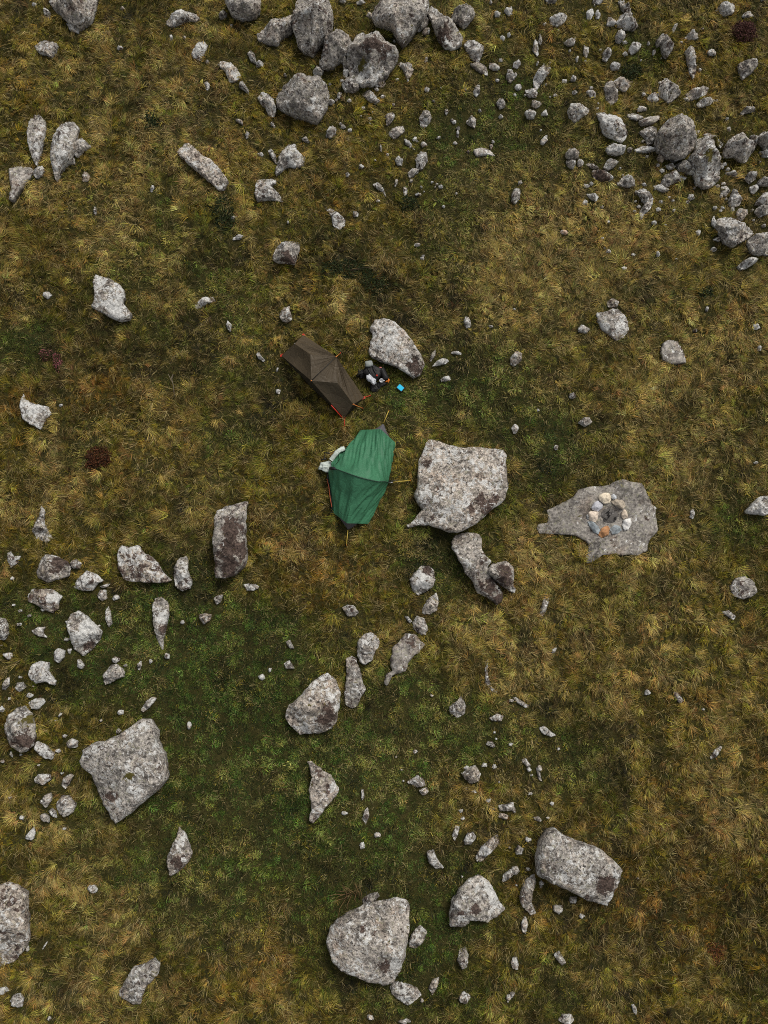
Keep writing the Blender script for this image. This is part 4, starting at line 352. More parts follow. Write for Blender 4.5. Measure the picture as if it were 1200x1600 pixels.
('boulder','flat grey slab with a narrow waist right of the brown-spotted boulder',0.22,'slab',(0.15,0.20,0.42,0.00),[],[(-0.901,-1.628),(-0.776,-1.568),(-0.661,-1.628),(-0.59,-1.801),(-0.56,-1.924),(-0.5,-2.171),(-0.414,-2.344),(-0.549,-2.516),(-0.623,-2.737),(-0.747,-2.786),(-0.907,-2.713),(-0.923,-2.368),(-0.875,-2.023)]),
('boulder','ragged flat grey slab with a tail at its lower left',0.18,'flat',(0.15,0.20,0.33,0.00),[],[(0.503,-1.033),(0.754,-1.058),(0.854,-1.207),(0.979,-1.282),(0.828,-1.481),(0.702,-1.555),(0.602,-1.68),(0.501,-1.927),(0.325,-1.977),(0.2,-2.026),(0.075,-2.273),(0.0,-2.199),(0.05,-2.001),(0.2,-1.902),(0.14,-1.68),(0.201,-1.382),(0.377,-1.207)]),
('boulder','large pale boulder with a dark ring-shaped spot, below the green tent',0.6,'dome',(0.45,0.05,0.62,0.30),[('d',-1.293,-2.729,0.144),('d',-1.374,-3.016,0.144),('d',-1.243,-2.921,0.128),('w',-1.098,-2.705,0.072)],[(-2.304,-2.894),(-2.232,-2.699),(-2.035,-2.552),(-1.739,-2.21),(-1.492,-2.013),(-1.318,-1.949),(-1.168,-2.111),(-1.018,-2.332),(-1.042,-2.65),(-1.089,-3.04),(-1.237,-3.235),(-1.484,-3.332),(-1.781,-3.323),(-1.953,-3.357),(-2.153,-3.186),(-2.278,-3.04)]),
('rock','heart-shaped grey stone in the grass right of the ragged tailed slab',0.2,'dome',(0.40,0.20,0.60,0.00),[],[(1.525,-2.747),(1.701,-2.624),(1.827,-2.485),(1.926,-2.722),(1.899,-2.919),(1.724,-3.008),(1.549,-2.895)]),
('stone','thin dark curved rock edge in the grass below the long sloping slab',0.18,'dome',(0.54,0.50,0.60,0.00),[],[(2.387,-1.684),(2.463,-1.634),(2.435,-1.932),(2.507,-2.229),(2.68,-2.427),(2.531,-2.378),(2.382,-2.205)]),
('stone','small pale stone, closest one right of the heart-shaped grey stone',0.15,'dome',(0.50,0.20,0.60,0.40),[],[(2.461,-2.996),(2.652,-2.898),(2.801,-2.947),(2.75,-3.07),(2.55,-3.07)]),
('stone','small white stone, closest one above right of the knobbly square rock',0.137,'dome',(0.80,0.40,0.69,-0.17),[],[(2.604,-3.656),(2.546,-3.682),(2.481,-3.651),(2.388,-3.614),(2.428,-3.547),(2.528,-3.54),(2.556,-3.562)]),
('stone','tiny white-flecked stone, closest one above left of the heart-shaped grey stone',0.10900000000000001,'dome',(0.66,0.08,0.90,0.14),[],[(1.175,-2.5),(1.138,-2.523),(1.11,-2.523),(1.082,-2.484),(1.096,-2.471),(1.15,-2.472)]),
('stone','tiny white stone, third closest one above left of the ring-spotted boulder',0.14100000000000001,'dome',(0.79,0.05,0.87,0.10),[],[(-2.799,-2.082),(-2.871,-2.137),(-2.936,-2.089),(-2.978,-2.032),(-2.86,-1.976)]),
('stone','tiny white-flecked stone, second closest one below right of the pillar-like boulder',0.117,'dome',(0.64,0.14,0.85,0.33),[],[(-2.98,0.043),(-2.998,0.014),(-3.032,0.01),(-3.064,0.061),(-3.047,0.088),(-3.005,0.114)]),
('stone','tiny orange-tan stone, second closest one above left of the ring-spotted boulder',0.12100000000000001,'dome',(0.91,0.27,0.50,1.20),[],[(-2.668,-1.929),(-2.713,-1.949),(-2.728,-1.879),(-2.715,-1.843),(-2.655,-1.846)]),
('stone','small long pale stone, closest one above the ring-spotted boulder',0.15,'dome',(0.54,0.20,0.60,0.00),[],[(-2.343,-1.211),(-2.217,-1.186),(-2.115,-1.386),(-2.216,-1.386)]),
('stone','small white stone, closest one above left of the ring-spotted boulder',0.15,'dome',(0.80,0.20,0.60,0.00),[],[(-2.363,-1.735),(-2.238,-1.66),(-2.101,-1.859),(-2.312,-1.859)]),
('rock','rounded pale turf stone near the right edge below the fire ring',0.22,'slab',(0.35,0.20,0.60,0.00),[],[(8.244,0.069),(8.377,0.27),(8.581,0.32),(8.804,0.194),(8.895,-0.057),(8.714,-0.182),(8.511,-0.232),(8.313,-0.132)]),
('stone','small long bluish grey stone, closest one below left of the rounded stone at right edge',0.12,'dome',(0.54,0.20,0.60,-0.50),[],[(8.04,-0.536),(8.218,-0.485),(8.39,-0.636),(8.336,-0.726),(8.188,-0.636)]),
('rock','thin straight grey sliver of stone below the flat fire ring slab',0.15,'dome',(0.30,0.20,0.60,-0.20),[],[(3.686,-0.686),(3.741,-0.435),(3.874,-0.007),(3.975,-0.032),(3.946,-0.259),(3.814,-0.585),(3.762,-0.711)]),
('stone','tiny white stone, closest one below right of the thin grey sliver',0.14500000000000002,'dome',(0.95,0.18,0.80,0.55),[],[(6.3,-2.424),(6.246,-2.47),(6.149,-2.476),(6.158,-2.396),(6.209,-2.333)]),
('stone','small long pale stone, second closest one below left of the rounded stone at right edge',0.15,'dome',(0.54,0.20,0.60,0.00),[],[(6.804,-2.404),(6.88,-2.379),(7.039,-2.602),(6.937,-2.666),(6.84,-2.552)]),
('stone','tiny white stone, closest one below the rounded stone at right edge',0.10900000000000001,'dome',(0.95,0.41,0.70,-0.05),[],[(7.541,-2.819),(7.512,-2.83),(7.474,-2.82),(7.464,-2.799),(7.513,-2.775)]),
('stone','tiny white-flecked stone, second closest one above the big brick-shaped boulder',0.133,'dome',(0.65,0.12,0.88,0.06),[],[(3.697,-4.176),(3.675,-4.22),(3.614,-4.227),(3.584,-4.2),(3.599,-4.123),(3.627,-4.097),(3.677,-4.108)]),
('stone','tiny white stone, closest one below the thin grey sliver',0.129,'dome',(0.92,0.17,0.76,0.17),[],[(4.099,-1.376),(4.044,-1.487),(3.969,-1.508),(3.964,-1.418),(4.047,-1.368)]),
('stone','small long bluish grey stone, second closest one right of the heart-shaped grey stone',0.12,'dome',(0.54,0.20,0.60,-0.30),[],[(3.034,-2.529),(3.109,-2.529),(3.432,-2.727),(3.356,-2.786),(3.157,-2.677)]),
('stone','small long pale stone, third closest one above right of the knobbly square rock',0.15,'dome',(0.54,0.20,0.60,0.00),[('w',3.954,-3.386,0.082)],[(3.647,-3.242),(3.773,-3.193),(3.946,-3.34),(4.044,-3.404),(3.919,-3.453),(3.72,-3.365)]),
('stone','small long bluish grey stone, closest one above right of the big brick-shaped boulder',0.12,'dome',(0.54,0.20,0.60,-0.30),[],[(7.603,-3.905),(7.708,-3.734),(7.861,-3.636),(7.91,-3.661),(7.754,-3.881),(7.637,-3.954)]),
('stone','small long white-flecked stone, closest one right of the knobbly square rock',0.15,'dome',(0.60,0.20,0.60,0.00),[],[(3.213,-3.976),(3.313,-3.927),(3.435,-4.098),(3.335,-4.122)]),
('boulder','big pale kite-shaped boulder on the dark green turf at lower left',0.8,'slab',(0.45,0.08,0.60,0.00),[('d',-6.25,-4.735,0.154),('m',-5.761,-4.215,0.108)],[(-5.659,-2.997),(-5.439,-3.012),(-5.288,-3.213),(-5.208,-3.542),(-5.009,-3.971),(-4.986,-4.355),(-5.156,-4.568),(-5.441,-4.781),(-5.867,-5.149),(-6.194,-5.388),(-6.328,-5.247),(-6.453,-4.923),(-6.607,-4.611),(-6.762,-4.256),(-6.868,-4.114),(-7.018,-3.971),(-6.881,-3.686),(-6.71,-3.542),(-6.347,-3.471),(-6.031,-3.285)]),
('rock','fair-sized pale rock, closest one above left of the lumpy cluster rock',0.2,'dome',(0.54,0.20,0.60,-0.20),[],[(-8.146,-4.386),(-8.05,-4.279),(-7.791,-4.288),(-7.758,-4.41),(-7.917,-4.531),(-8.117,-4.492)]),
('stone','small long pale stone, closest one above the lumpy cluster rock',0.2,'dome',(0.50,0.20,0.60,0.00),[],[(-7.544,-4.555),(-7.5,-4.386),(-7.329,-4.288),(-7.254,-4.327),(-7.347,-4.507),(-7.442,-4.652)]),
('stone','small pale stone, closest one left of the lumpy cluster rock',0.2,'dome',(0.50,0.20,0.60,0.00),[],[(-8.013,-4.943),(-7.909,-4.774),(-7.763,-4.715),(-7.723,-4.87),(-7.85,-5.064)]),
('stone','small white-flecked stone, closest one below left of the lumpy cluster rock',0.2,'dome',(0.70,0.20,0.60,0.00),[],[(-7.799,-5.127),(-7.737,-5.054),(-7.644,-5.151),(-7.619,-5.305),(-7.745,-5.247)]),
('rock','lumpy grey rock in a little cluster left of the kite-shaped boulder',0.3,'dome',(0.50,0.20,0.60,0.00),[],[(-7.653,-4.981),(-7.496,-4.788),(-7.347,-4.788),(-7.178,-4.981),(-7.237,-5.173),(-7.431,-5.27),(-7.582,-5.173)]),
('stone','small pale stone, second closest one below left of the lumpy cluster rock',0.2,'dome',(0.50,0.20,0.60,0.00),[],[(-8.027,-5.257),(-7.921,-5.175),(-7.779,-5.266),(-7.789,-5.401),(-7.939,-5.353)]),
('stone','tiny white stone, second closest one left of the lumpy cluster rock',0.129,'dome',(0.80,0.36,0.85,-0.06),[],[(-8.379,-5.284),(-8.415,-5.355),(-8.447,-5.356),(-8.493,-5.315),(-8.487,-5.266),(-8.453,-5.24),(-8.385,-5.266)]),
('stone','small white stone, third closest one below left of the lumpy cluster rock',0.2,'dome',(0.90,0.20,0.60,0.00),[],[(-8.355,-5.762),(-8.252,-5.618),(-8.133,-5.488),(-8.112,-5.666),(-8.147,-5.786)]),
('boulder','diamond-shaped rock with dark lower face, lower right of the kite-shaped boulder',0.35,'dome',(0.40,0.20,0.60,0.20),[('d',-4.72,-6.212,0.133),('w',-4.599,-6.188,0.046)],[(-5.012,-6.15),(-4.918,-5.959),(-4.8,-5.72),(-4.77,-5.48),(-4.605,-5.624),(-4.502,-5.863),(-4.424,-6.078),(-4.518,-6.269),(-4.735,-6.483),(-4.929,-6.578),(-4.997,-6.388)]),
('stone','small white-flecked stone, closest one above right of the cut-off boulder at lower left',0.161,'dome',(0.69,0.31,0.65,0.22),[],[(-6.606,-6.895),(-6.653,-6.976),(-6.793,-6.957),(-6.847,-6.88),(-6.798,-6.786),(-6.671,-6.791)]),
('boulder','large brownish boulder cut off by the left edge at lower left',0.6,'slab',(0.40,0.35,0.60,0.40),[],[(-8.887,-6.815),(-8.601,-6.712),(-8.405,-6.791),(-8.182,-6.931),(-8.17,-7.281),(-8.133,-7.653),(-8.112,-7.977),(-8.255,-8.254),(-8.487,-8.485),(-8.819,-8.577)]),
('stone','tiny long white stone, closest one below right of the cut-off boulder at lower left',0.125,'dome',(0.80,0.40,0.56,0.08),[],[(-8.136,-8.244),(-8.18,-8.29),(-8.206,-8.28),(-8.227,-8.169),(-8.182,-8.12)]),
('stone','tiny long white stone, second closest one below right of the cut-off boulder at lower left',0.10500000000000001,'dome',(0.99,0.34,0.78,0.13),[],[(-7.755,-8.129),(-7.806,-8.203),(-7.84,-8.232),(-7.807,-8.139),(-7.74,-8.055),(-7.733,-8.062)]),
('stone','small white stone, closest one below the cut-off boulder at lower left',0.169,'dome',(0.98,0.16,0.69,0.17),[],[(-8.552,-9.119),(-8.746,-9.221),(-8.814,-9.184),(-8.788,-9.076),(-8.643,-9.025)]),
('stone','tiny white stone, closest one left of the tilted oblong slab',0.117,'dome',(0.76,0.39,0.87,0.36),[],[(-7.613,-9.779),(-7.662,-9.826),(-7.677,-9.821),(-7.69,-9.74),(-7.647,-9.724)]),
('rock','fair-sized bluish grey rock, second closest one below the cut-off boulder at lower left',0.2,'dome',(0.54,0.20,0.60,-0.30),[],[(-8.548,-9.379),(-8.466,-9.216),(-8.321,-9.193),(-8.22,-9.309),(-8.262,-9.495),(-8.434,-9.449)]),
('boulder','dull grey oblong slab tilted in the grass near the bottom edge',0.28,'slab',(0.40,0.20,0.42,0.00),[],[(-6.057,-9.187),(-5.909,-8.908),(-5.747,-8.606),(-5.434,-8.49),(-5.242,-8.396),(-5.118,-8.536),(-5.138,-8.722),(-5.328,-8.908),(-5.469,-9.094),(-5.534,-9.395),(-5.703,-9.409),(-5.898,-9.326)]),
('boulder','sharp triangular rock with white blotch on its right corner',0.3,'slab',(0.35,0.20,0.60,0.30),[('w',-1.17,-4.51,0.123)],[(-1.789,-3.995),(-1.705,-3.995),(-1.432,-4.188),(-1.234,-4.309),(-1.045,-4.623),(-1.108,-4.791),(-1.329,-4.983),(-1.475,-5.199),(-1.661,-5.4),(-1.73,-5.319),(-1.683,-5.031),(-1.735,-4.599),(-1.668,-4.309)]),
('rock','fair-sized pale rock, second closest one left of the knobbly square rock',0.2,'dome',(0.50,0.20,0.60,0.30),[],[(0.521,-4.507),(0.795,-4.347),(0.943,-4.458),(0.978,-4.589),(0.769,-4.619)]),
('stone','small brownish stone, closest one left of the knobbly square rock',0.15,'dome',(0.54,0.20,0.60,0.50),[],[(0.804,-4.691),(0.993,-4.623),(1.053,-4.73),(0.918,-4.827)]),
('rock','knobbly brown and white square rock, right of the sharp triangular rock',0.28,'dome',(0.50,0.20,0.60,0.40),[],[(1.825,-4.281),(1.985,-4.135),(2.135,-4.087),(2.267,-4.281),(2.206,-4.427),(2.032,-4.509),(1.884,-4.402)]),
('stone','small long white-flecked stone, second closest one below right of the sharp triangular rock',0.18,'dome',(0.60,0.20,0.60,0.00),[],[(-0.505,-5.307),(-0.446,-5.09),(-0.372,-5.042),(-0.337,-5.211),(-0.421,-5.428)]),
('stone','tiny long white stone, closest one right of the sharp triangular rock',0.117,'dome',(0.88,0.50,0.82,-0.11),[],[(-0.459,-4.821),(-0.512,-4.892),(-0.533,-4.822),(-0.525,-4.656),(-0.471,-4.657)]),
('stone','tiny white stone, third closest one above the biggest bottom-edge boulder',0.137,'dome',(0.78,0.10,0.82,0.58),[],[(-0.074,-5.652),(-0.088,-5.718),(-0.21,-5.725),(-0.232,-5.649),(-0.183,-5.611),(-0.119,-5.622)]),
('stone','tiny white stone, second closest one above the biggest bottom-edge boulder',0.129,'dome',(0.99,0.25,0.70,0.22),[],[(-0.443,-5.905),(-0.454,-5.959),(-0.54,-5.986),(-0.549,-5.939),(-0.57,-5.889),(-0.534,-5.83),(-0.467,-5.822)]),
('stone','tiny white stone, closest one below right of the sharp triangular rock',0.117,'dome',(0.92,0.05,0.86,0.05),[],[(-0.832,-5.175),(-0.855,-5.194),(-0.917,-5.217),(-0.99,-5.195),(-0.976,-5.141),(-0.91,-5.128),(-0.892,-5.137)]),
('rock','small white-edged wedge above the half-moon rock',0.25,'dome',(0.60,0.20,0.60,0.00),[],[(0.985,-6.067),(1.158,-6.02),(1.231,-6.211),(1.387,-6.426),(1.18,-6.44),(1.034,-6.282)]),
('stone','small long pale stone, second closest one above left of the white-spotted oblong rock',0.15,'dome',(0.54,0.20,0.60,0.20),[],[(1.582,-5.696),(1.658,-5.455),(1.757,-5.479),(1.706,-5.696),(1.631,-5.816)]),
('stone','small grey stone, closest one above left of the white-spotted oblong rock',0.2,'slab',(0.10,0.20,0.50,0.00),[],[(1.846,-5.794),(1.921,-5.626),(2.069,-5.592),(2.128,-5.698),(2.018,-5.865),(1.87,-5.875)]),
('rock','brown oblong rock with a white spot above the half-moon rock',0.28,'dome',(0.40,0.30,0.60,0.50),[('w',2.37,-6.01,0.092)],[(2.106,-6.135),(2.266,-5.92),(2.465,-5.728),(2.639,-5.642),(2.686,-5.848),(2.511,-6.016),(2.388,-6.087),(2.263,-6.264),(2.14,-6.255)]),
('stone','small long pale stone, closest one above right of the half-moon boulder',0.2,'dome',(0.54,0.20,0.60,0.00),[],[(2.729,-6.742),(2.756,-6.576),(2.905,-6.456),(3.078,-6.385),(3.002,-6.552),(2.878,-6.647)]),
('boulder','half-moon boulder with white and brown blotches, lower right',0.5,'dome',(0.40,0.10,0.60,0.00),[('w',2.551,-7.077,0.144),('d',2.116,-7.217,0.128),('d',1.779,-7.333,0.103),('w',1.754,-7.403,0.092),('w',2.456,-6.891,0.092)],[(1.508,-7.665),(1.501,-7.36),(1.537,-7.077),(1.758,-6.794),(1.955,-6.652),(2.2,-6.557),(2.419,-6.699),(2.538,-6.936),(2.658,-7.171),(2.802,-7.289),(2.581,-7.477),(2.337,-7.548),(1.996,-7.524),(1.874,-7.642),(1.654,-7.679)]),
('boulder','biggest rounded boulder near the bottom edge with one brown square spot',0.8,'dome',(0.40,0.05,0.60,0.10),[('d',0.0,-8.342,0.154),('w',0.259,-8.364,0.144),('d',-0.473,-7.546,0.051)],[(-1.304,-7.872),(-1.209,-7.616),(-0.968,-7.406),(-0.63,-7.242),(-0.339,-7.125),(0.0,-7.078),(0.291,-7.008),(0.485,-7.055),(0.591,-7.219),(0.58,-7.499),(0.541,-7.826),(0.482,-8.197),(0.385,-8.429),(0.313,-8.637),(0.192,-8.822),(0.0,-8.845),(-0.337,-8.752),(-0.674,-8.66),(-0.987,-8.498),(-1.205,-8.244),(-1.293,-8.058)]),
('stone','small flat rock against the top of the biggest bottom-edge boulder',0.3,'dome',(0.54,0.20,0.60,0.00),[],[(-0.5,-7.079),(-0.343,-6.965),(-0.147,-6.937),(-0.098,-7.013),(-0.22,-7.131),(-0.465,-7.202)]),
('rock','pale greenish oblong rock at the right side of the biggest bottom-edge boulder',0.25,'dome',(0.40,0.20,0.65,0.20),[],[(0.557,-8.05),(0.66,-7.834),(0.832,-7.673),(1.002,-7.848),(0.879,-8.036),(0.708,-8.21),(0.576,-8.144)]),
('rock','bumpy grey rock below the biggest bottom-edge boulder',0.3,'dome',(0.50,0.20,0.60,0.00),[('w',0.505,-9.286,0.082)],[(0.121,-9.043),(0.292,-8.931),(0.535,-9.01),(0.777,-9.103),(0.864,-9.243),(0.728,-9.359),(0.509,-9.475),(0.388,-9.336),(0.194,-9.22)]),
('rock','fair-sized long grey rock, closest one below the half-moon boulder',0.22,'dome',(0.54,0.20,0.40,0.20),[],[(1.683,-8.488),(1.734,-8.253),(1.881,-8.182),(1.943,-8.394),(1.901,-8.652),(1.804,-8.684)]),
('stone','small long pale stone, closest one right of the bumpy grey rock',0.2,'dome',(0.54,0.20,0.60,0.40),[],[(1.022,-9.123),(1.12,-8.936),(1.267,-8.889),(1.242,-9.029),(1.119,-9.286)]),
('stone','small brownish stone, second closest one right of the bumpy grey rock',0.2,'dome',(0.54,0.20,0.60,0.50),[],[(1.702,-9.309),(1.825,-9.169),(1.994,-9.286),(1.871,-9.449),(1.726,-9.379)]),
('stone','tiny white-flecked stone, closest one below right of the bumpy grey rock',0.117,'dome',(0.56,0.16,0.62,0.32),[],[(0.918,-9.41),(0.871,-9.438),(0.833,-9.404),(0.842,-9.354),(0.876,-9.344)]),
('stone','tiny brownish stone, closest one below left of the bumpy grey rock',0.133,'dome',(0.56,0.19,0.83,0.59),[],[(-0.237,-9.78),(-0.272,-9.788),(-0.359,-9.789),(-0.392,-9.747),(-0.381,-9.697),(-0.337,-9.689),(-0.259,-9.715)]),
('stone','small long brown-patched stone, closest one below the bumpy grey rock',0.133,'dome',(0.56,0.42,0.65,0.19),[],[(0.621,-9.831),(0.472,-9.874),(0.323,-9.841),(0.38,-9.792),(0.518,-9.76)]),
('stone','small white-flecked stone, closest one below right of the knobbly square rock',0.22,'dome',(0.60,0.20,0.60,0.00),[],[(2.659,-5.013),(2.848,-4.989),(3.021,-4.941),(3.044,-5.134),(2.871,-5.134),(2.697,-5.134)]),
('stone','small brownish stone, closest one above right of the white-spotted oblong rock',0.14500000000000002,'dome',(0.58,0.08,0.85,0.60),[],[(2.896,-5.239),(2.84,-5.324),(2.654,-5.272),(2.694,-5.185),(2.781,-5.188)]),
('stone','small brownish stone, third closest one right of the bumpy grey rock',0.14500000000000002,'dome',(0.61,0.07,0.88,0.51),[],[(2.967,-9.305),(2.838,-9.452),(2.808,-9.347),(2.819,-9.278),(2.911,-9.25)]),
('boulder','big brick-shaped boulder at lower right with a pale lower rim',0.7,'slab',(0.40,0.10,0.55,0.00),[('d',4.988,-6.64,0.205),('w',5.1,-6.963,0.103),('w',5.208,-6.409,0.077)],[(3.452,-6.042),(3.529,-5.737),(3.702,-5.502),(3.897,-5.432),(4.112,-5.573),(4.4,-5.714),(4.687,-5.831),(4.975,-5.925),(5.212,-6.136),(5.392,-6.3),(5.274,-6.603),(5.194,-6.929),(5.093,-7.162),(4.902,-7.115),(4.568,-6.999),(4.187,-6.79),(3.805,-6.603),(3.47,-6.463),(3.464,-6.23)]),
('rock','curved upright rock at the left end of the brick-shaped boulder',0.3,'dome',(0.40,0.20,0.60,0.20),[],[(3.111,-7.108),(3.163,-6.87),(3.289,-6.633),(3.477,-6.538),(3.494,-6.728),(3.407,-6.965),(3.404,-7.202),(3.513,-7.415),(3.375,-7.462),(3.206,-7.297)]),
('stone','small white-flecked stone, closest one right of the white-spotted oblong rock',0.2,'dome',(0.60,0.20,0.60,0.00),[],[(3.034,-6.002),(3.109,-5.882),(3.232,-5.978),(3.156,-6.122),(3.047,-6.098)]),
('stone','tiny pale stone, closest one above left of the big brick-shaped boulder',0.137,'dome',(0.50,0.20,0.73,0.21),[],[(3.415,-5.78),(3.396,-5.826),(3.336,-5.835),(3.28,-5.8),(3.285,-5.735),(3.305,-5.715),(3.402,-5.744)]),
('stone','tiny pale stone, second closest one above left of the big brick-shaped boulder',0.14100000000000001,'dome',(0.50,0.30,0.69,0.14),[],[(3.666,-5.336),(3.641,-5.369),(3.518,-5.353),(3.477,-5.284),(3.607,-5.259)]),
('stone','small pale stone, closest one above left of the curved upright rock',0.169,'dome',(0.50,0.15,0.67,-0.09),[],[(3.132,-6.482),(3.06,-6.573),(2.916,-6.542),(2.966,-6.391),(3.088,-6.367)]),
('stone','tiny brownish stone, third closest one above right of the white-spotted oblong rock',0.117,'dome',(0.50,0.33,0.91,0.55),[],[(3.082,-5.15),(3.055,-5.201),(2.992,-5.165),(2.999,-5.121),(3.05,-5.058)]),
('stone','tiny white stone, closest one left of the big brick-shaped boulder',0.133,'dome',(0.86,0.33,0.92,-0.15),[],[(3.709,-6.765),(3.683,-6.797),(3.593,-6.817),(3.569,-6.755),(3.633,-6.689),(3.655,-6.706)]),
('stone','small white stone, closest one below the big brick-shaped boulder',0.15300000000000002,'dome',(0.92,0.02,0.68,0.23),[],[(4.458,-7.163),(4.411,-7.214),(4.303,-7.194),(4.264,-7.158),(4.306,-7.068),(4.445,-7.061)]),
('stone','small white stone, closest one below left of the big brick-shaped boulder',0.169,'dome',(0.83,0.30,0.65,0.01),[],[(4.128,-7.335),(4.102,-7.381),(4.036,-7.449),(3.9,-7.37),(3.922,-7.25),(3.983,-7.248),(4.109,-7.271)]),
('stone','tiny white stone, second closest one below the big brick-shaped boulder',0.129,'dome',(0.93,0.13,0.74,0.58),[],[(4.631,-7.492),(4.589,-7.538),(4.529,-7.549),(4.493,-7.492),(4.528,-7.44),(4.596,-7.468)]),
('stone','small long white-flecked stone, closest one below the curved upright rock',0.161,'dome',(0.59,0.04,0.76,0.39),[],[(3.313,-7.625),(3.26,-7.885),(3.187,-7.857),(3.152,-7.656),(3.251,-7.49)]),
('stone','small brownish stone, second closest one below right of the half-moon boulder',0.15300000000000002,'dome',(0.73,0.10,0.82,0.54),[],[(3.095,-8.586),(3.079,-8.708),(2.96,-8.677),(2.907,-8.543),(2.965,-8.423),(3.048,-8.418)]),
('stone','tiny brown-patched stone, third closest one below the half-moon boulder',0.14100000000000001,'dome',(0.64,0.47,0.88,-0.16),[],[(3.009,-9.225),(2.946,-9.312),(2.902,-9.325),(2.89,-9.227),(2.947,-9.194)]),
('stone','small long pale stone, closest one above the big brick-shaped boulder',0.12,'dome',(0.50,0.20,0.60,0.00),[],[(3.561,-4.149),(3.635,-4.198),(3.691,-4.466),(3.607,-4.417)]),
('stone','tiny white-flecked stone, second closest one right of the knobbly square rock',0.125,'dome',(0.74,0.27,0.81,-0.11),[],[(3.46,-4.203),(3.413,-4.244),(3.369,-4.24),(3.336,-4.177),(3.372,-4.134),(3.396,-4.129)]),
('stone','small long white stone, third closest one below right of the curved upright rock',0.12100000000000001,'dome',(0.83,0.39,0.74,0.60),[],[(5.783,-9.538),(5.805,-9.697),(5.774,-9.704),(5.714,-9.653),(5.678,-9.488),(5.714,-9.483),(5.738,-9.489)]),
('stone','small long pale stone, second closest one below right of the curved upright rock',0.15,'dome',(0.54,0.20,0.60,0.20),[],[(3.887,-8.359),(4.035,-8.265),(4.177,-8.524),(4.078,-8.594)]),
('stone','fair-sized pale stone, fourth closest one below the big brick-shaped boulder',0.2,'dome',(0.54,0.20,0.60,0.00),[],[(3.98,-9.821),(4.079,-9.695),(4.297,-9.695),(4.358,-9.821),(4.172,-9.913)]),
]
FIRE = [
('stone','large cream stone at the top of the fire ring',0.15,'dome',(0.05,0.00,0.95,0.90),[],[(5.128,2.227),(5.267,2.319),(5.388,2.303),(5.446,2.181),(5.383,2.059),(5.261,2.037),(5.156,2.12)]),
('stone','tiny grey-white stone beside the cream one atop the fire ring',0.1,'dome',(0.05,0.00,0.80,-0.20),[],[(5.431,2.241),(5.487,2.286),(5.563,2.256),(5.564,2.164),(5.49,2.143),(5.436,2.17)]),
('stone','flat brownish stone at the upper right of the fire ring',0.13,'dome',(0.30,0.00,0.60,0.80),[],[(5.409,2.115),(5.495,2.161),(5.737,2.118),(5.779,1.971),(5.702,1.91),(5.522,2.002)]),
('stone','lavender-grey stone at the upper left of the fire ring',0.13,'dome',(0.05,0.00,0.80,-0.30),[],[(4.953,1.949),(5.032,2.078),(5.109,2.12),(5.241,2.059),(5.227,1.949),(5.118,1.858),(4.998,1.888)]),
('stone','pinkish cream block on the left side of the fire ring',0.13,'dome',(0.05,0.00,0.92,0.90),[],[(4.887,1.83),(4.933,1.87),(5.131,1.855),(5.111,1.663),(5.049,1.605),(4.914,1.648)]),
('stone','long blue-grey stone at the lower left of the fire ring',0.13,'dome',(0.05,0.00,0.50,-0.80),[],[(4.864,1.624),(4.985,1.624),(5.119,1.518),(5.175,1.411),(5.124,1.311),(5.01,1.366),(4.922,1.487)]),
('stone','orange-brown stone at the bottom of the fire ring',0.13,'dome',(0.05,0.00,0.55,2.50),[],[(5.113,1.295),(5.19,1.456),(5.343,1.532),(5.408,1.456),(5.368,1.304),(5.215,1.228)]),
('stone','rounded blue-grey stone at the lower right of the fire ring',0.13,'dome',(0.05,0.00,0.50,-0.70),[],[(5.393,1.442),(5.517,1.549),(5.638,1.518),(5.702,1.418),(5.603,1.342),(5.451,1.312)]),
('stone','white upright stone on the right side of the fire ring',0.13,'dome',(0.05,0.00,1.00,0.20),[],[(5.701,1.522),(5.741,1.668),(5.909,1.71),(5.937,1.613),(5.857,1.43),(5.75,1.409)]),
('stone','small cream stone between the white and the flat brownish ring stones',0.13,'dome',(0.05,0.00,0.90,0.90),[],[(5.685,1.84),(5.766,1.925),(5.825,1.84),(5.828,1.718),(5.736,1.678),(5.685,1.733)]),
('stone','tiny grey pebble outside the pinkish cream ring block',0.08,'dome',(0.05,0.00,0.50,-0.20),[],[(4.841,1.788),(4.878,1.809),(4.901,1.742),(4.887,1.672),(4.851,1.681)]),
]
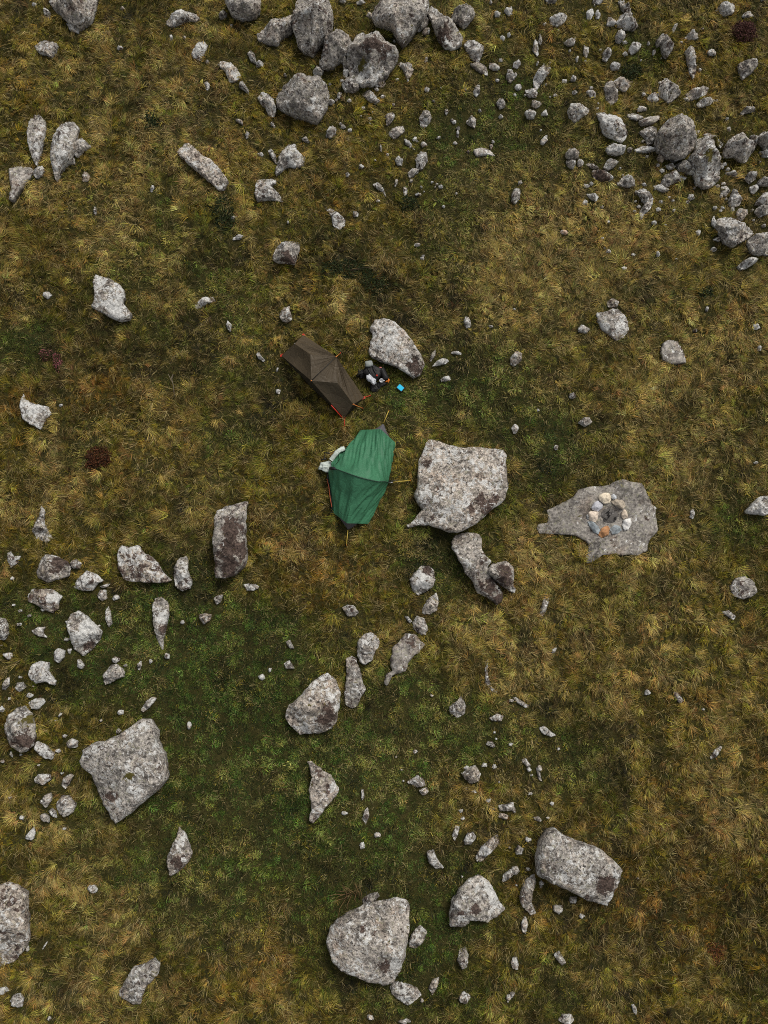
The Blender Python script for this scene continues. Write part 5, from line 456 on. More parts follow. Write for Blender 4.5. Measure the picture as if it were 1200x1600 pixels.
PT = {
'bA':(-2.505,5.685,0.06),
'bB':(-1.964,6.184,0.06),
'bC':(-0.48,4.633,0.06),
'bD':(-0.958,4.115,0.06),
'bS1':(-2.143,5.869,0.42),
'bS2':(-0.73,4.384,0.42),
'bP':(-1.691,4.84,0.92),
'bQ':(-1.116,5.411,0.92),
'bM1':(-1.721,5.476,0.86),
'bM2':(-1.084,4.806,0.86),
'bWm':(-1.826,4.844,0.03),
'bgC':(-0.326,4.687,0.03),
'bgS2':(-0.511,4.356,0.03),
'bgD':(-0.943,3.917,0.03),
'bgB':(-2.005,6.256,0.03),
'bgA':(-2.567,5.674,0.03),
'bgP':(-1.796,4.98,0.03),
'bgQ':(-1.059,5.724,0.03),
'bSt0':(-1.186,4.266,0.32),
'bSt1':(-0.972,4.113,0.1),
'gTL':(-0.567,3.829,0.06),
'gTM':(-0.08,3.782,0.45),
'gTR':(0.289,3.513,0.06),
'gTip':(-0.012,3.997,0.04),
'gBL':(-1.229,1.842,0.06),
'gBM':(-0.867,1.548,0.45),
'gBR':(-0.367,1.566,0.06),
'gBip':(-0.861,1.417,0.04),
'gHL':(-1.357,2.897,0.05),
'gHR':(0.111,2.555,0.05),
'gH1':(-1.118,2.794,0.72),
'gHm':(-0.616,2.58,1.02),
'gH3':(-0.178,2.494,0.82),
'gR1':(0.208,3.211,0.05),
'gR2':(0.161,2.502,0.05),
'gd1':(-1.234,3.051,0.35),
'gd2':(-1.09,3.247,0.42),
'gd3':(-0.922,3.334,0.38),
'gd4':(-0.808,3.456,0.1),
'ggR0':(0.159,2.525,0.3),
'ggR':(0.634,2.609,0.03),
'ggB':(-0.894,1.057,0.03),
'ggT':(0.116,4.305,0.03),
'gz0':(-1.385,2.635,0.1),
'gz1':(-1.29,2.161,0.1),
'gz2':(-1.251,1.955,0.08),
'gp0':(-1.441,3.262,0.1),
'gp1':(-1.29,3.247,0.12),
'gp2':(-1.51,3.092,0.1),
'gp3':(-1.382,3.108,0.12),
'glogo':(-1.174,2.608,0.5),
'gpegTL':(-0.592,3.882,0.03),
'gpegTR':(0.336,3.53,0.03),
'gpegBL':(-1.288,1.817,0.03),
'gpegBR':(-0.333,1.533,0.03),
'pack':(-0.28,5.247,0.0),
'pouch':(-0.367,5.384,0.22),
'roll0':(-0.085,5.341,0.16),
'roll1':(0.046,5.075,0.12),
'tag':(-0.083,5.355,0.26),
'dot':(-0.172,5.138,0.3),
'bag':(-0.317,5.058,0.16),
'mug':(-0.062,5.039,0.14),
'orange':(0.085,5.052,0.1),
'dark_heap':(-0.225,4.894,0.02),
'dark_heap2':(-0.529,5.242,0.02),
'dark_heap3':(-0.062,4.989,0.02),
'case':(0.4,4.882,0.06),
'heath1':(-8.269,5.739,0),
'heath2':(-7.951,5.532,0),
'heath3':(-6.871,3.157,0),
'heath4':(9.059,13.958,0),
'heath5':(7.726,-8.367,0),
'mat1':(-4.037,9.355,0),
'mat2':(-0.944,7.825,0),
'mat3':(-5.782,11.636,0),
'mat4':(6.23,12.943,0),
'mat5':(0.602,9.519,0),
'mat6':(7.897,7.292,0),
'mat7':(-3.873,9.028,0),
'mat8':(-0.236,7.534,0),
'stick0':(-5.144,5.143,0.1),
'stick1':(-5.084,4.682,0.05),
'brk':(-0.622,-6.986,0),
'brk2':(-0.815,-6.656,0),
'ash':(5.38,1.8,0.1),
}
GREEN = [(-4.08,-2.39,2.00,1.1),(-3.14,-4.45,2.31,1.0),(-4.25,-1.19,1.69,0.9),(-0.59,-6.92,1.85,1.0),(1.48,-7.06,1.23,0.9),(-7.13,-1.04,1.69,0.6),(0.62,4.66,1.69,0.7),(2.64,4.66,1.54,0.7),(1.38,0.78,1.08,1.0),(4.32,3.17,0.92,0.9),(0.00,-3.87,2.00,0.7),(4.49,-4.31,1.08,0.8),(-8.36,-0.59,1.08,0.7),(-2.27,-1.34,1.08,0.7),(-8.59,5.85,0.92,0.8),(6.43,13.31,0.92,0.7),(0.32,8.51,1.23,0.5),(3.66,10.80,1.54,0.5),(1.81,-2.98,1.23,0.5),(-4.46,-5.91,1.38,0.6),(-4.86,-8.20,1.38,0.4),(1.47,-9.33,1.23,0.6),(3.81,-9.33,0.92,0.6),(-3.92,6.89,0.92,0.4),(7.98,1.55,1.23,0.5),(-5.66,7.53,1.54,0.3),(1.59,11.14,1.38,0.5),(0.32,13.82,0.92,0.4),(4.42,-8.20,1.38,0.3),(2.46,2.16,1.23,0.4),(-4.58,0.47,0.92,0.6),(-3.40,3.72,0.92,0.3),(6.21,10.80,1.08,0.6),(8.48,11.97,0.92,0.4)]
STRAW = [(4.25,7.86,3.08,0.9),(5.69,8.83,2.46,0.9),(3.17,9.32,1.69,0.7),(-6.34,9.65,3.08,0.5),(-2.91,0.93,1.23,0.6),(-0.61,0.63,0.92,0.6),(1.49,-4.75,0.92,0.7),(0.74,-5.47,1.23,0.6),(-7.13,-6.05,2.77,0.4),(-5.17,-7.34,2.31,0.45),(6.96,3.72,2.77,0.6),(5.61,-1.19,3.08,0.45),(4.52,-2.83,1.85,0.4),(-7.23,13.15,2.77,0.45),(-8.31,2.47,2.15,0.6),(-0.63,7.37,1.38,0.3),(8.58,5.61,1.85,0.5),(1.52,-1.19,0.92,0.4),(8.50,-5.18,1.23,0.5),(-2.26,13.82,0.77,0.2),(0.31,3.41,1.08,0.4),(-6.45,-9.33,2.46,0.5),(3.36,0.32,1.23,0.4),(7.02,11.47,1.08,0.2),(-3.65,9.81,0.92,0.4)]
RUST = [(-2.30,1.24,1.23,0.6),(-1.83,0.17,1.23,0.8),(-7.75,4.19,2.15,0.5),(-6.38,5.14,2.31,0.6),(6.70,-5.62,3.08,0.55),(7.52,-7.77,3.08,0.6),(8.86,13.82,1.69,0.9),(4.03,13.82,1.23,0.6),(-4.84,14.16,1.69,0.5),(-1.27,9.49,1.69,0.7),(-3.67,-8.76,2.00,0.6),(0.80,12.14,0.92,0.3),(4.09,-1.19,1.54,0.4),(7.04,6.57,1.54,0.4),(0.94,6.57,1.23,0.4),(8.36,-0.59,2.31,0.4),(-2.51,-7.91,1.23,0.7),(-8.94,7.05,1.08,0.6),(-4.34,13.15,0.92,0.6),(-1.92,11.97,0.92,0.6),(3.45,6.89,0.92,0.2),(8.36,8.51,1.23,0.5),(4.13,10.14,1.08,0.5),(-7.90,8.99,1.38,0.4)]
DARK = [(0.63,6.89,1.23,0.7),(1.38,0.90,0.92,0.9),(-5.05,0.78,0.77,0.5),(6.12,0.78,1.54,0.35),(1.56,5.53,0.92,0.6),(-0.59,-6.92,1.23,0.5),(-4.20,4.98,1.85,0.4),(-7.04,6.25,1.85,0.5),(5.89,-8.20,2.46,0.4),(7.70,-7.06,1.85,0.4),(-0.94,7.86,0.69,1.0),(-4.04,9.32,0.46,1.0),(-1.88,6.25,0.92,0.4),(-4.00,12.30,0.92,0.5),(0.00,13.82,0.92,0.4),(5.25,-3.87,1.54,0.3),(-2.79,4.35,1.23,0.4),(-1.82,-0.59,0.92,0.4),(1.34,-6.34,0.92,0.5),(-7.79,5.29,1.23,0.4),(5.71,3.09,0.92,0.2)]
SCREE = [(7.18,11.47,1.69,1),(8.25,9.81,1.08,1),(4.81,12.47,1.85,1),(2.89,12.81,1.54,1),(0.32,11.80,1.38,1),(0.95,10.47,1.08,1),(6.44,13.82,1.85,1),(-7.61,-0.44,1.23,1),(-7.65,-3.87,1.08,1),(2.68,-5.62,1.38,1),(1.50,-3.87,1.38,1),(6.33,9.32,1.38,1),(-0.64,12.81,1.23,1)]

# ---------------------------------------------------------------- helpers
def link(o, parent=None, label=None, cat=None, group=None, kind=None):
    C.objects.link(o)
    if parent is not None: o.parent = parent
    if label: o['label'] = label
    if cat: o['category'] = cat
    if group: o['group'] = group
    if kind: o['kind'] = kind
    return o
def empty(name, loc, **k):
    o = bpy.data.objects.new(name, None); o.location = loc; o.empty_display_size = .2
    return link(o, **k)
def mesh(name, V, F, mat, parent=None, smooth=True, origin=None, **k):
    """one mesh object; V in world metres, origin subtracted"""
    if parent is not None: org = Vector(parent_loc(parent))
    else: org = Vector(origin) if origin is not None else Vector((0, 0, 0))
    me = bpy.data.meshes.new(name); me.from_pydata([tuple(Vector(v)-org) for v in V], [], F); me.update()
    if smooth: me.polygons.foreach_set('use_smooth', [True]*len(me.polygons))
    if mat: me.materials.append(mat)
    o = bpy.data.objects.new(name, me)
    if parent is None: o.location = org
    return link(o, parent=parent, **k)
def parent_loc(p):
    v = Vector((0, 0, 0))
    while p is not None: v += Vector(p.location); p = p.parent
    return v

rs = np.random.RandomState(7)
WV = [(rs.uniform(.015, .06)*s, 2*math.pi/l*math.cos(a), 2*math.pi/l*math.sin(a), p) for l, a, p, s in
      zip(np.geomspace(1.3, 9, 12), rs.uniform(0, 6.28, 12), rs.uniform(0, 6.28, 12), np.linspace(.35, .9, 12))]
def gz(x, y):
    """height of the turf"""
    z = 0*x
    for a, kx, ky, p in WV: z = z + a*np.sin(kx*x+ky*y+p)
    return z - .03
def gzf(x, y): return float(gz(x, y))

# ---- value noise (vectorised), used for colour and layout of the grass
class VN:
    def __init__(s, seed): s.t = np.random.RandomState(seed).rand(256, 256)
    def __call__(s, x, y):
        xi, yi = np.floor(x).astype(int), np.floor(y).astype(int); u, v = x-xi, y-yi
        u, v = u*u*(3-2*u), v*v*(3-2*v); g = lambda i, j: s.t[i & 255, j & 255]
        return (g(xi, yi)*(1-u)+g(xi+1, yi)*u)*(1-v)+(g(xi, yi+1)*(1-u)+g(xi+1, yi+1)*u)*v
def fbm(seed, x, y, sc, oct=4):
    r = 0; a = 1; t = 0
    for k in range(oct): r = r+a*VN(seed+k)(x*sc*2**k+31.7*k, y*sc*2**k+11.3*k); t += a; a *= .55
    return r/t
def blobs(L, x, y):
    r = 0*x
    for bx, by, br, s in L: r = r+s*np.exp(-((x-bx)**2+(y-by)**2)/(.9*br*br))
    return np.minimum(r, 1.3)

# ---- materials
def nodes(name):
    m = bpy.data.materials.new(name); m.use_nodes = True; t = m.node_tree; t.nodes.clear()
    out = t.nodes.new('ShaderNodeOutputMaterial'); b = t.nodes.new('ShaderNodeBsdfPrincipled'); t.links.new(b.outputs[0], out.inputs[0])
    return m, t, b, out
def N(t, typ, ins=None, **p):
    n = t.nodes.new(typ)
    for k, v in p.items(): setattr(n, k, v)
    for k, v in (ins or {}).items():
        if isinstance(v, bpy.types.NodeSocket): t.links.new(v, n.inputs[k])
        else: n.inputs[k].default_value = v
    return n
def math_(t, op, a, b=None, clamp=False):
    n = N(t, 'ShaderNodeMath', {0: a}, operation=op, use_clamp=clamp)
    if b is not None:
        if isinstance(b, bpy.types.NodeSocket): t.links.new(b, n.inputs[1])
        else: n.inputs[1].default_value = b
    return n.outputs[0]
def mix(t, f, a, b, mode='MIX'):
    n = N(t, 'ShaderNodeMix', data_type='RGBA', blend_type=mode)
    for i, v in ((0, f), (6, a), (7, b)):
        if isinstance(v, bpy.types.NodeSocket): t.links.new(v, n.inputs[i])
        else: n.inputs[i].default_value = v if i == 0 else (tuple(v)+(1,))[:4]
    return n.outputs[2]
def rng(t, v, a, b, c=0., d=1.):
    n = N(t, 'ShaderNodeMapRange', {'Value': v, 'To Min': c, 'To Max': d}, clamp=True)
    for k, q in (('From Min', a), ('From Max', b)):
        if isinstance(q, bpy.types.NodeSocket): t.links.new(q, n.inputs[k])
        else: n.inputs[k].default_value = q
    return n.outputs[0]
def noi(t, vec, sc, det=6, rough=.6, dist=0.):
    return N(t, 'ShaderNodeTexNoise', {'Vector': vec, 'Scale': sc, 'Detail': det, 'Roughness': rough, 'Distortion': dist}).outputs[0]

def rock_material(name='lichened_rock', bump=1., spk=(.45, 1.38), pit_shade=.88):
    m, t, b, out = nodes(name)
    tc = N(t, 'ShaderNodeTexCoord'); oi = N(t, 'ShaderNodeObjectInfo')
    col = N(t, 'ShaderNodeSeparateColor', {0: oi.outputs['Color']})
    W, D, TN, WM = col.outputs[0], col.outputs[1], col.outputs[2], oi.outputs['Alpha']
    off = N(t, 'ShaderNodeVectorMath', {0: oi.outputs['Location'], 1: (3.7, 5.1, 2.3)}, operation='MULTIPLY').outputs[0]
    P = N(t, 'ShaderNodeVectorMath', {0: tc.outputs['Object'], 1: off}, operation='ADD').outputs[0]
    def sh(x, y, z): return N(t, 'ShaderNodeVectorMath', {0: P, 1: (x, y, z)}, operation='ADD').outputs[0]
    big = noi(t, P, 2.0, 4, .6); mid = noi(t, P, 8, 6, .68, .5); fine = noi(t, P, 17, 3, .65)
    base = mix(t, rng(t, big, .36, .64), (.14, .136, .13), (.45, .44, .415))
    base = mix(t, rng(t, mid, .46, .66), base, (.52, .51, .485))
    tn = rng(t, TN, 0, 1, .40, 1.62)
    base = mix(t, 1., base, N(t, 'ShaderNodeCombineColor', {0: tn, 1: tn, 2: tn}).outputs[0], 'MULTIPLY')
    warm = rng(t, WM, -.25, 1., .14, .95); cold = rng(t, WM, -.1, -1.); hot = rng(t, WM, 1., 2.5)
    base = mix(t, warm, base, mix(t, 1., base, (1.20, .97, .78), 'MULTIPLY'))
    base = mix(t, math_(t, 'MULTIPLY', cold, .8), base, mix(t, 1., base, (.80, .97, 1.07), 'MULTIPLY'))
    base = mix(t, hot, base, mix(t, 1., base, (1.9, .92, .42), 'MULTIPLY'))
    sp = rng(t, fine, .36, .62, *spk)
    base = mix(t, 1., base, N(t, 'ShaderNodeCombineColor', {0: sp, 1: sp, 2: sp}).outputs[0], 'MULTIPLY')
    st = noi(t, sh(5.5, .7, 3.3), 1.7, 5, .65)
    base = mix(t, math_(t, 'MULTIPLY', rng(t, st, .52, .66), .45), base, mix(t, 1., base, (.86, .66, .52), 'MULTIPLY'))
    # greenish-yellow lichen; dark flecks painting crevice shade into the colour
    l2 = noi(t, sh(9.1, 2.2, 4.4), 11, 5, .7)
    base = mix(t, math_(t, 'MULTIPLY', rng(t, l2, .56, .63), .5), base, (.36, .355, .22))
    base = mix(t, math_(t, 'MULTIPLY', rng(t, l2, .445, .40), pit_shade), base, (.055, .048, .042))
    # brown crust
    bn = noi(t, sh(4.1, 3.2, 6.4), 4.5, 7, .7, .7)
    at = N(t, 'ShaderNodeAttribute', attribute_name='patch')
    pc = N(t, 'ShaderNodeSeparateColor', {0: at.outputs['Color']})
    bn = math_(t, 'ADD', math_(t, 'MULTIPLY', bn, 1.7), -.35)
    dk = math_(t, 'ADD', math_(t, 'ADD', bn, math_(t, 'MULTIPLY', D, .34)), math_(t, 'MULTIPLY', pc.outputs[0], .42))
    dk = rng(t, dk, .70, .73)
    brown = mix(t, rng(t, fine, .35, .65), (.030, .019, .016), (.135, .088, .07))
    base = mix(t, math_(t, 'MULTIPLY', dk, .93), base, brown)
    # white crustose lichen: flecks with sharp borders
    wn = noi(t, sh(6.1, 1.2, 2.4), 7.5, 7, .74, .9)
    big2 = noi(t, sh(2.7, 8.8, 1.9), 2.6, 3, .55)
    wn = math_(t, 'ADD', math_(t, 'ADD', math_(t, 'MULTIPLY', wn, 1.35), -.175), math_(t, 'MULTIPLY', math_(t, 'SUBTRACT', big2, .5), .55))
    wh = math_(t, 'ADD', math_(t, 'ADD', wn, math_(t, 'MULTIPLY', W, .27)), math_(t, 'MULTIPLY', pc.outputs[1], .24))
    wh = math_(t, 'SUBTRACT', wh, math_(t, 'MULTIPLY', pc.outputs[0], .14))
    wh = rng(t, wh, .675, .705)
    white = mix(t, rng(t, fine, .35, .65), (.58, .57, .54), (.90, .90, .87))
    base = mix(t, math_(t, 'MULTIPLY', wh, .88), base, white)
    ms = rng(t, math_(t, 'ADD', mid, math_(t, 'MULTIPLY', pc.outputs[2], .3)), .62, .68)
    base = mix(t, ms, base, mix(t, fine, (.055, .05, .010), (.17, .14, .035)))
    t.links.new(base, b.inputs['Base Color']); b.inputs['Roughness'].default_value = .88; b.inputs['Specular IOR Level'].default_value = .25
    hsum = math_(t, 'ADD', math_(t, 'MULTIPLY', mid, 1.), math_(t, 'MULTIPLY', fine, .25))
    bp = N(t, 'ShaderNodeBump', {'Height': hsum, 'Strength': bump, 'Distance': .09}); t.links.new(bp.outputs[0], b.inputs['Normal'])
    return m
M_ROCK = rock_material(); M_SLAB = rock_material('ice_smoothed_rock', .4, (.62, 1.3), .6)

def plain(name, colr, rough=.6, var=.15, sc=20, bump=0., metal=0., trans=0., sheen=0.):
    m, t, b, out = nodes(name)
    tc = N(t, 'ShaderNodeTexCoord'); n = noi(t, tc.outputs['Object'], sc, 5)
    c0 = tuple(c*(1-var) for c in colr); c1 = tuple(min(1, c*(1+var)) for c in colr)
    t.links.new(mix(t, rng(t, n, .3, .7), c0, c1), b.inputs['Base Color'])
    b.inputs['Roughness'].default_value = rough; b.inputs['Metallic'].default_value = metal
    if bump:
        bp = N(t, 'ShaderNodeBump', {'Height': n, 'Strength': .5, 'Distance': bump}); t.links.new(bp.outputs[0], b.inputs['Normal'])
    if sheen: b.inputs['Sheen Weight'].default_value = sheen
    if trans:
        tr = N(t, 'ShaderNodeBsdfTranslucent', {'Color': tuple(colr)+(1,)}); mx = N(t, 'ShaderNodeMixShader', {0: trans, 1: b.outputs[0], 2: tr.outputs[0]})
        t.links.new(mx.outputs[0], out.inputs[0])
    return m

# ---------------------------------------------------------------- ground sheet
def ground():
    ax = np.concatenate([-np.geomspace(400, 15, 14)[:-1], np.arange(-15, 15.01, .22), np.geomspace(15, 400, 14)[1:]])
    ay = np.concatenate([-np.geomspace(400, 18, 14)[:-1], np.arange(-18, 20.01, .22), np.geomspace(20, 400, 14)[1:]])
    X, Y = np.meshgrid(ax, ay, indexing='ij'); Z = gz(X, Y)
    nx, ny = X.shape; V = np.stack([X, Y, Z], -1).reshape(-1, 3)
    I = np.arange(nx*ny).reshape(nx, ny)
    F = np.stack([I[:-1, :-1], I[1:, :-1], I[1:, 1:], I[:-1, 1:]], -1).reshape(-1, 4)
    m, t, b, out = nodes('peaty_turf')
    tc = N(t, 'ShaderNodeTexCoord'); P = tc.outputs['Object']
    a = noi(t, P, .35, 6); c = noi(t, P, 6, 8, .7); e = noi(t, P, 40, 4, .7)
    k = mix(t, rng(t, a, .35, .65), (.050, .046, .013), (.070, .060, .020))
    k = mix(t, rng(t, c, .4, .65), k, (.028, .032, .009)); k = mix(t, math_(t, 'MULTIPLY', rng(t, e, .5, .7), .6), k, (.11, .085, .03))
    t.links.new(k, b.inputs['Base Color']); b.inputs['Roughness'].default_value = .95; b.inputs['Specular IOR Level'].default_value = .1
    bp = N(t, 'ShaderNodeBump', {'Height': math_(t, 'ADD', c, math_(t, 'MULTIPLY', e, .4)), 'Strength': 1., 'Distance': .08}); t.links.new(bp.outputs[0], b.inputs['Normal'])
    return mesh('ground', V.tolist(), F.tolist(), m, kind='structure', label='peaty moorland ground under the grass')
ground()

# ---------------------------------------------------------------- rocks
def resample(P, s):
    out = []
    for k in range(len(P)):
        a, b = Vector(P[k]), Vector(P[(k+1) % len(P)]); n = max(1, int(round((b-a).length/s)))
        out += [a.lerp(b, i/n) for i in range(n)]
    return out
def chaikin(P):
    out = []
    for k in range(len(P)):
        a, b = Vector(P[k]), Vector(P[(k+1) % len(P)]); out += [a.lerp(b, .08), a.lerp(b, .92)]
    return out
def inpoly(px, py, P):
    c = np.zeros(px.shape, bool); n = len(P)
    for i in range(n):
        x0, y0 = P[i]; x1, y1 = P[i-1]
        if y0 == y1: continue
        c ^= ((y0 > py) != (y1 > py)) & (px < (x1-x0)*(py-y0)/(y1-y0)+x0)
    return c
def dist_poly(px, py, P):
    d = np.full(px.shape, 1e9); n = len(P)
    for i in range(n):
        x0, y0 = P[i]; x1, y1 = P[(i+1) % n]; dx, dy = x1-x0, y1-y0; L = dx*dx+dy*dy+1e-12
        u = np.clip(((px-x0)*dx+(py-y0)*dy)/L, 0, 1)
        d = np.minimum(d, np.hypot(px-x0-u*dx, py-y0-u*dy))
    return d
def rock(i, row, z0=None, sink=.14):
    kind, label, h, prof, (w_, d_, t_, c_), patches, poly = row
    rr = random.Random(i*7+3); nr = np.random.RandomState(i+11)
    P = [Vector(p) for p in poly]
    area = sum(P[k].x*P[k-1].y-P[k-1].x*P[k].y for k in range(len(P)))/2
    if area > 0: P = P[::-1]          # counter-clockwise
    cx = sum(p.x for p in P)/len(P); cyy = sum(p.y for p in P)/len(P)
    size = math.sqrt(abs(area))
    s = min(.06, max(.016, size/26))
    B = chaikin([p-Vector((cx, cyy)) for p in P]); B = resample(B, s)
    so_ = Vector((i*3.1, i*1.7, 0))
    rough = .024*size+.007
    B2 = []
    for k, p in enumerate(B):
        q = Vector((p.x, p.y, 0))
        dv = noise.noise_vector(q*(2.6/size)+so_)*rough*.55+noise.noise_vector(q*(8/size)+so_)*rough*.9
        B2.append(Vector((p.x+dv.x, p.y+dv.y)))
    B = B2; nb = len(B)
    bx = np.array([p.x for p in B]); by = np.array([p.y for p in B])
    g = s*1.12
    gx, gy = np.meshgrid(np.arange(bx.min(), bx.max(), g), np.arange(by.min(), by.max(), g))
    gx = gx.ravel()+nr.uniform(-.35, .35, gx.size)*g; gy = gy.ravel()+nr.uniform(-.35, .35, gy.size)*g
    BP = [(p.x, p.y) for p in B]
    ok = inpoly(gx, gy, BP); gx, gy = gx[ok], gy[ok]
    dd = dist_poly(gx, gy, BP); ok = dd > s*.55; gx, gy, dd = gx[ok], gy[ok], dd[ok]
    co = B+[Vector((a, b)) for a, b in zip(gx, gy)]
    res = geometry.delaunay_2d_cdt(co, [], [list(range(nb))], 1, 1e-6)
    v2, _, f2, ov = res[0], res[1], res[2], res[3]
    vx = np.array([v.x for v in v2]); vy = np.array([v.y for v in v2])
    d = dist_poly(vx, vy, BP); Rm = max(d.max(), 1e-3); t = np.clip(d/Rm, 0, 1)
    tilt = rr.uniform(0, 6.28); tm = rr.uniform(.05, .16)*h/size
    if prof == 'dome': z = h*(.50+.62*np.sqrt(1-(1-t)**2))
    elif prof == 'slab': z = h*(.70+.30*np.sqrt(1-(1-np.clip(d/(.16*Rm), 0, 1))**2))
    else: z = h*(.70+.30*np.clip(d/(.3*Rm), 0, 1)**.7)
    z = z+(vx*math.cos(tilt)+vy*math.sin(tilt))*tm*(2 if prof == 'slab' else 1)
    nf = {'dome': 9, 'slab': 5, 'flat': 2}[prof]
    for k in range(nf):               # broken faces
        a = rr.uniform(0, 6.28); sl_ = rr.uniform(.25, 1.1)*h/(.5*size)*(.6 if prof == 'slab' else 1.)
        pos = rr.uniform(.12, .6)*size*.5
        pl = h*rr.uniform(.92, 1.02)-sl_*(vx*math.cos(a)+vy*math.sin(a)-pos)
        z = np.minimum(z, np.maximum(pl, h*.3))
    nz = np.array([noise.fractal(Vector((x/size*2.2, y/size*2.2, 0))+so_, .9, 2.1, 3) for x, y in zip(vx, vy)])
    nz2 = np.array([abs(noise.noise(Vector((x*7, y*7, 3))+so_)) for x, y in zip(vx, vy)])
    nz3 = np.array([noise.fractal(Vector((x/size*7, y/size*7, 5))+so_, .9, 2.1, 2) for x, y in zip(vx, vy)])
    z = z+h*{'dome': .14, 'slab': .08, 'flat': .05}[prof]*nz+h*{'dome': .06, 'slab': .05, 'flat': .03}[prof]*nz3-np.minimum(.04, .10*h)*(1-np.minimum(1, nz2*4))*(prof != 'flat')
    # crack line across large ones
    if size > .9 and prof != 'flat':
        for k in range(2):
            a = rr.uniform(0, 3.14); o = rr.uniform(-.25, .25)*size
            q = vx*math.cos(a)+vy*math.sin(a)-o+.12*size*np.array([noise.noise(Vector((x*1.7/size, y*1.7/size, k+9))+so_) for x, y in zip(vx, vy)])
            side = np.clip((vx*-math.sin(a)+vy*math.cos(a))/(.2*size), 0, 1)
            z = z-.045*np.exp(-(q/.035)**2)*side-.03*h*(q > 0)*side
    if prof == 'flat' and z0 is None: z = z+gz(vx+cx, vy+cyy)-gzf(cx, cyy)     # ledges follow the turf
    V = [(a, b, c) for a, b, c in zip(vx, vy, z)]
    # boundary loop in order -> skirt (bulge, then undercut going into the ground)
    order = {}
    for k, lst in enumerate(ov):
        for q in lst:
            if q < nb: order[q] = k
    loop = []
    for q in range(nb):
        if q in order and (not loop or loop[-1] != order[q]): loop.append(order[q])
    n = len(loop); F = [tuple(f) for f in f2]
    # make top faces wind upward
    a0 = sum((vx[f[1]]-vx[f[0]])*(vy[f[2]]-vy[f[0]])-(vx[f[2]]-vx[f[0]])*(vy[f[1]]-vy[f[0]]) for f in F)
    if a0 < 0: F = [f[::-1] for f in F]
    nrm = []
    for k in range(n):
        p0, p1 = loop[k-1], loop[(k+1) % n]; tx, ty = vx[p1]-vx[p0], vy[p1]-vy[p0]; L = math.hypot(tx, ty)+1e-9
        nrm.append((ty/L, -tx/L))
    ccw = sum(vx[loop[k]]*vy[loop[(k+1) % n]]-vx[loop[(k+1) % n]]*vy[loop[k]] for k in range(n)) > 0
    sg = 1 if ccw else -1
    under = .10*Rm+.01 if prof != 'flat' else -.01
    prev = loop
    for (fz, ofs) in ((.55, .004*size), (None, -under)):
        ring = []
        for k in range(n):
            v = loop[k]; zz = z[v]*fz if fz is not None else -sink
            if prof == 'flat': zz = z[v]-(.03 if fz is not None else .03+sink)
            jj = 1+.5*noise.noise(Vector((vx[v]*5, vy[v]*5, zz*5))+so_)
            V.append((vx[v]+sg*nrm[k][0]*ofs*jj, vy[v]+sg*nrm[k][1]*ofs*jj, zz)); ring.append(len(V)-1)
        for k in range(n):
            q = (prev[k], ring[k], ring[(k+1) % n], prev[(k+1) % n])
            F.append(q if ccw else q[::-1])
        prev = ring
    F.append(tuple(prev[::-1]) if ccw else tuple(prev))
    zb = gzf(cx, cyy) if z0 is None else z0
    nm = kind if kind != 'boulder' else 'boulder'
    me = bpy.data.meshes.new(nm); me.from_pydata(V, [], F); me.update()
    me.polygons.foreach_set('use_smooth', [True]*len(me.polygons))
    me.materials.append(M_ROCK if prof != 'flat' else M_SLAB)
    A = np.zeros((len(V), 4), np.float32); A[:, 3] = 1
    if patches:
        ar = np.array(V); 
        for (k, px, py, pr) in patches:
            ch = {'d': 0, 'w': 1, 'm': 2}[k]; q = np.hypot(ar[:, 0]+cx-px, ar[:, 1]+cyy-py)/pr
            A[:, ch] = np.maximum(A[:, ch], np.clip(1.25-.75*q, 0, 1))
    at = me.color_attributes.new('patch', 'FLOAT_COLOR', 'POINT'); at.data.foreach_set('color', A.ravel())
    o = bpy.data.objects.new(nm, me); o.location = (cx, cyy, zb); o.color = (max(w_, .3) if prof != 'flat' else w_, d_, t_, c_)
    link(o, label=label, cat=kind)
    return o
def cobble(name, colr):
    m, t, b, out = nodes(name); tc = N(t, 'ShaderNodeTexCoord'); P = tc.outputs['Object']; a = noi(t, P, 14, 5, .65); c = noi(t, P, 50, 3, .6)
    k = mix(t, rng(t, a, .35, .65), tuple(q*.72 for q in colr), tuple(min(.95, q*1.15) for q in colr)); k = mix(t, math_(t, 'MULTIPLY', rng(t, c, .55, .68), .5), k, tuple(q*.45 for q in colr))
    t.links.new(k, b.inputs['Base Color']); b.inputs['Roughness'].default_value = .8
    bp = N(t, 'ShaderNodeBump', {'Height': a, 'Strength': .6, 'Distance': .02}); t.links.new(bp.outputs[0], b.inputs['Normal']); return m
ROCK_POLYS = []
for i, row in enumerate(ROCKS):
    rock(i, row); ROCK_POLYS.append((row[6], row[3], row[2]))

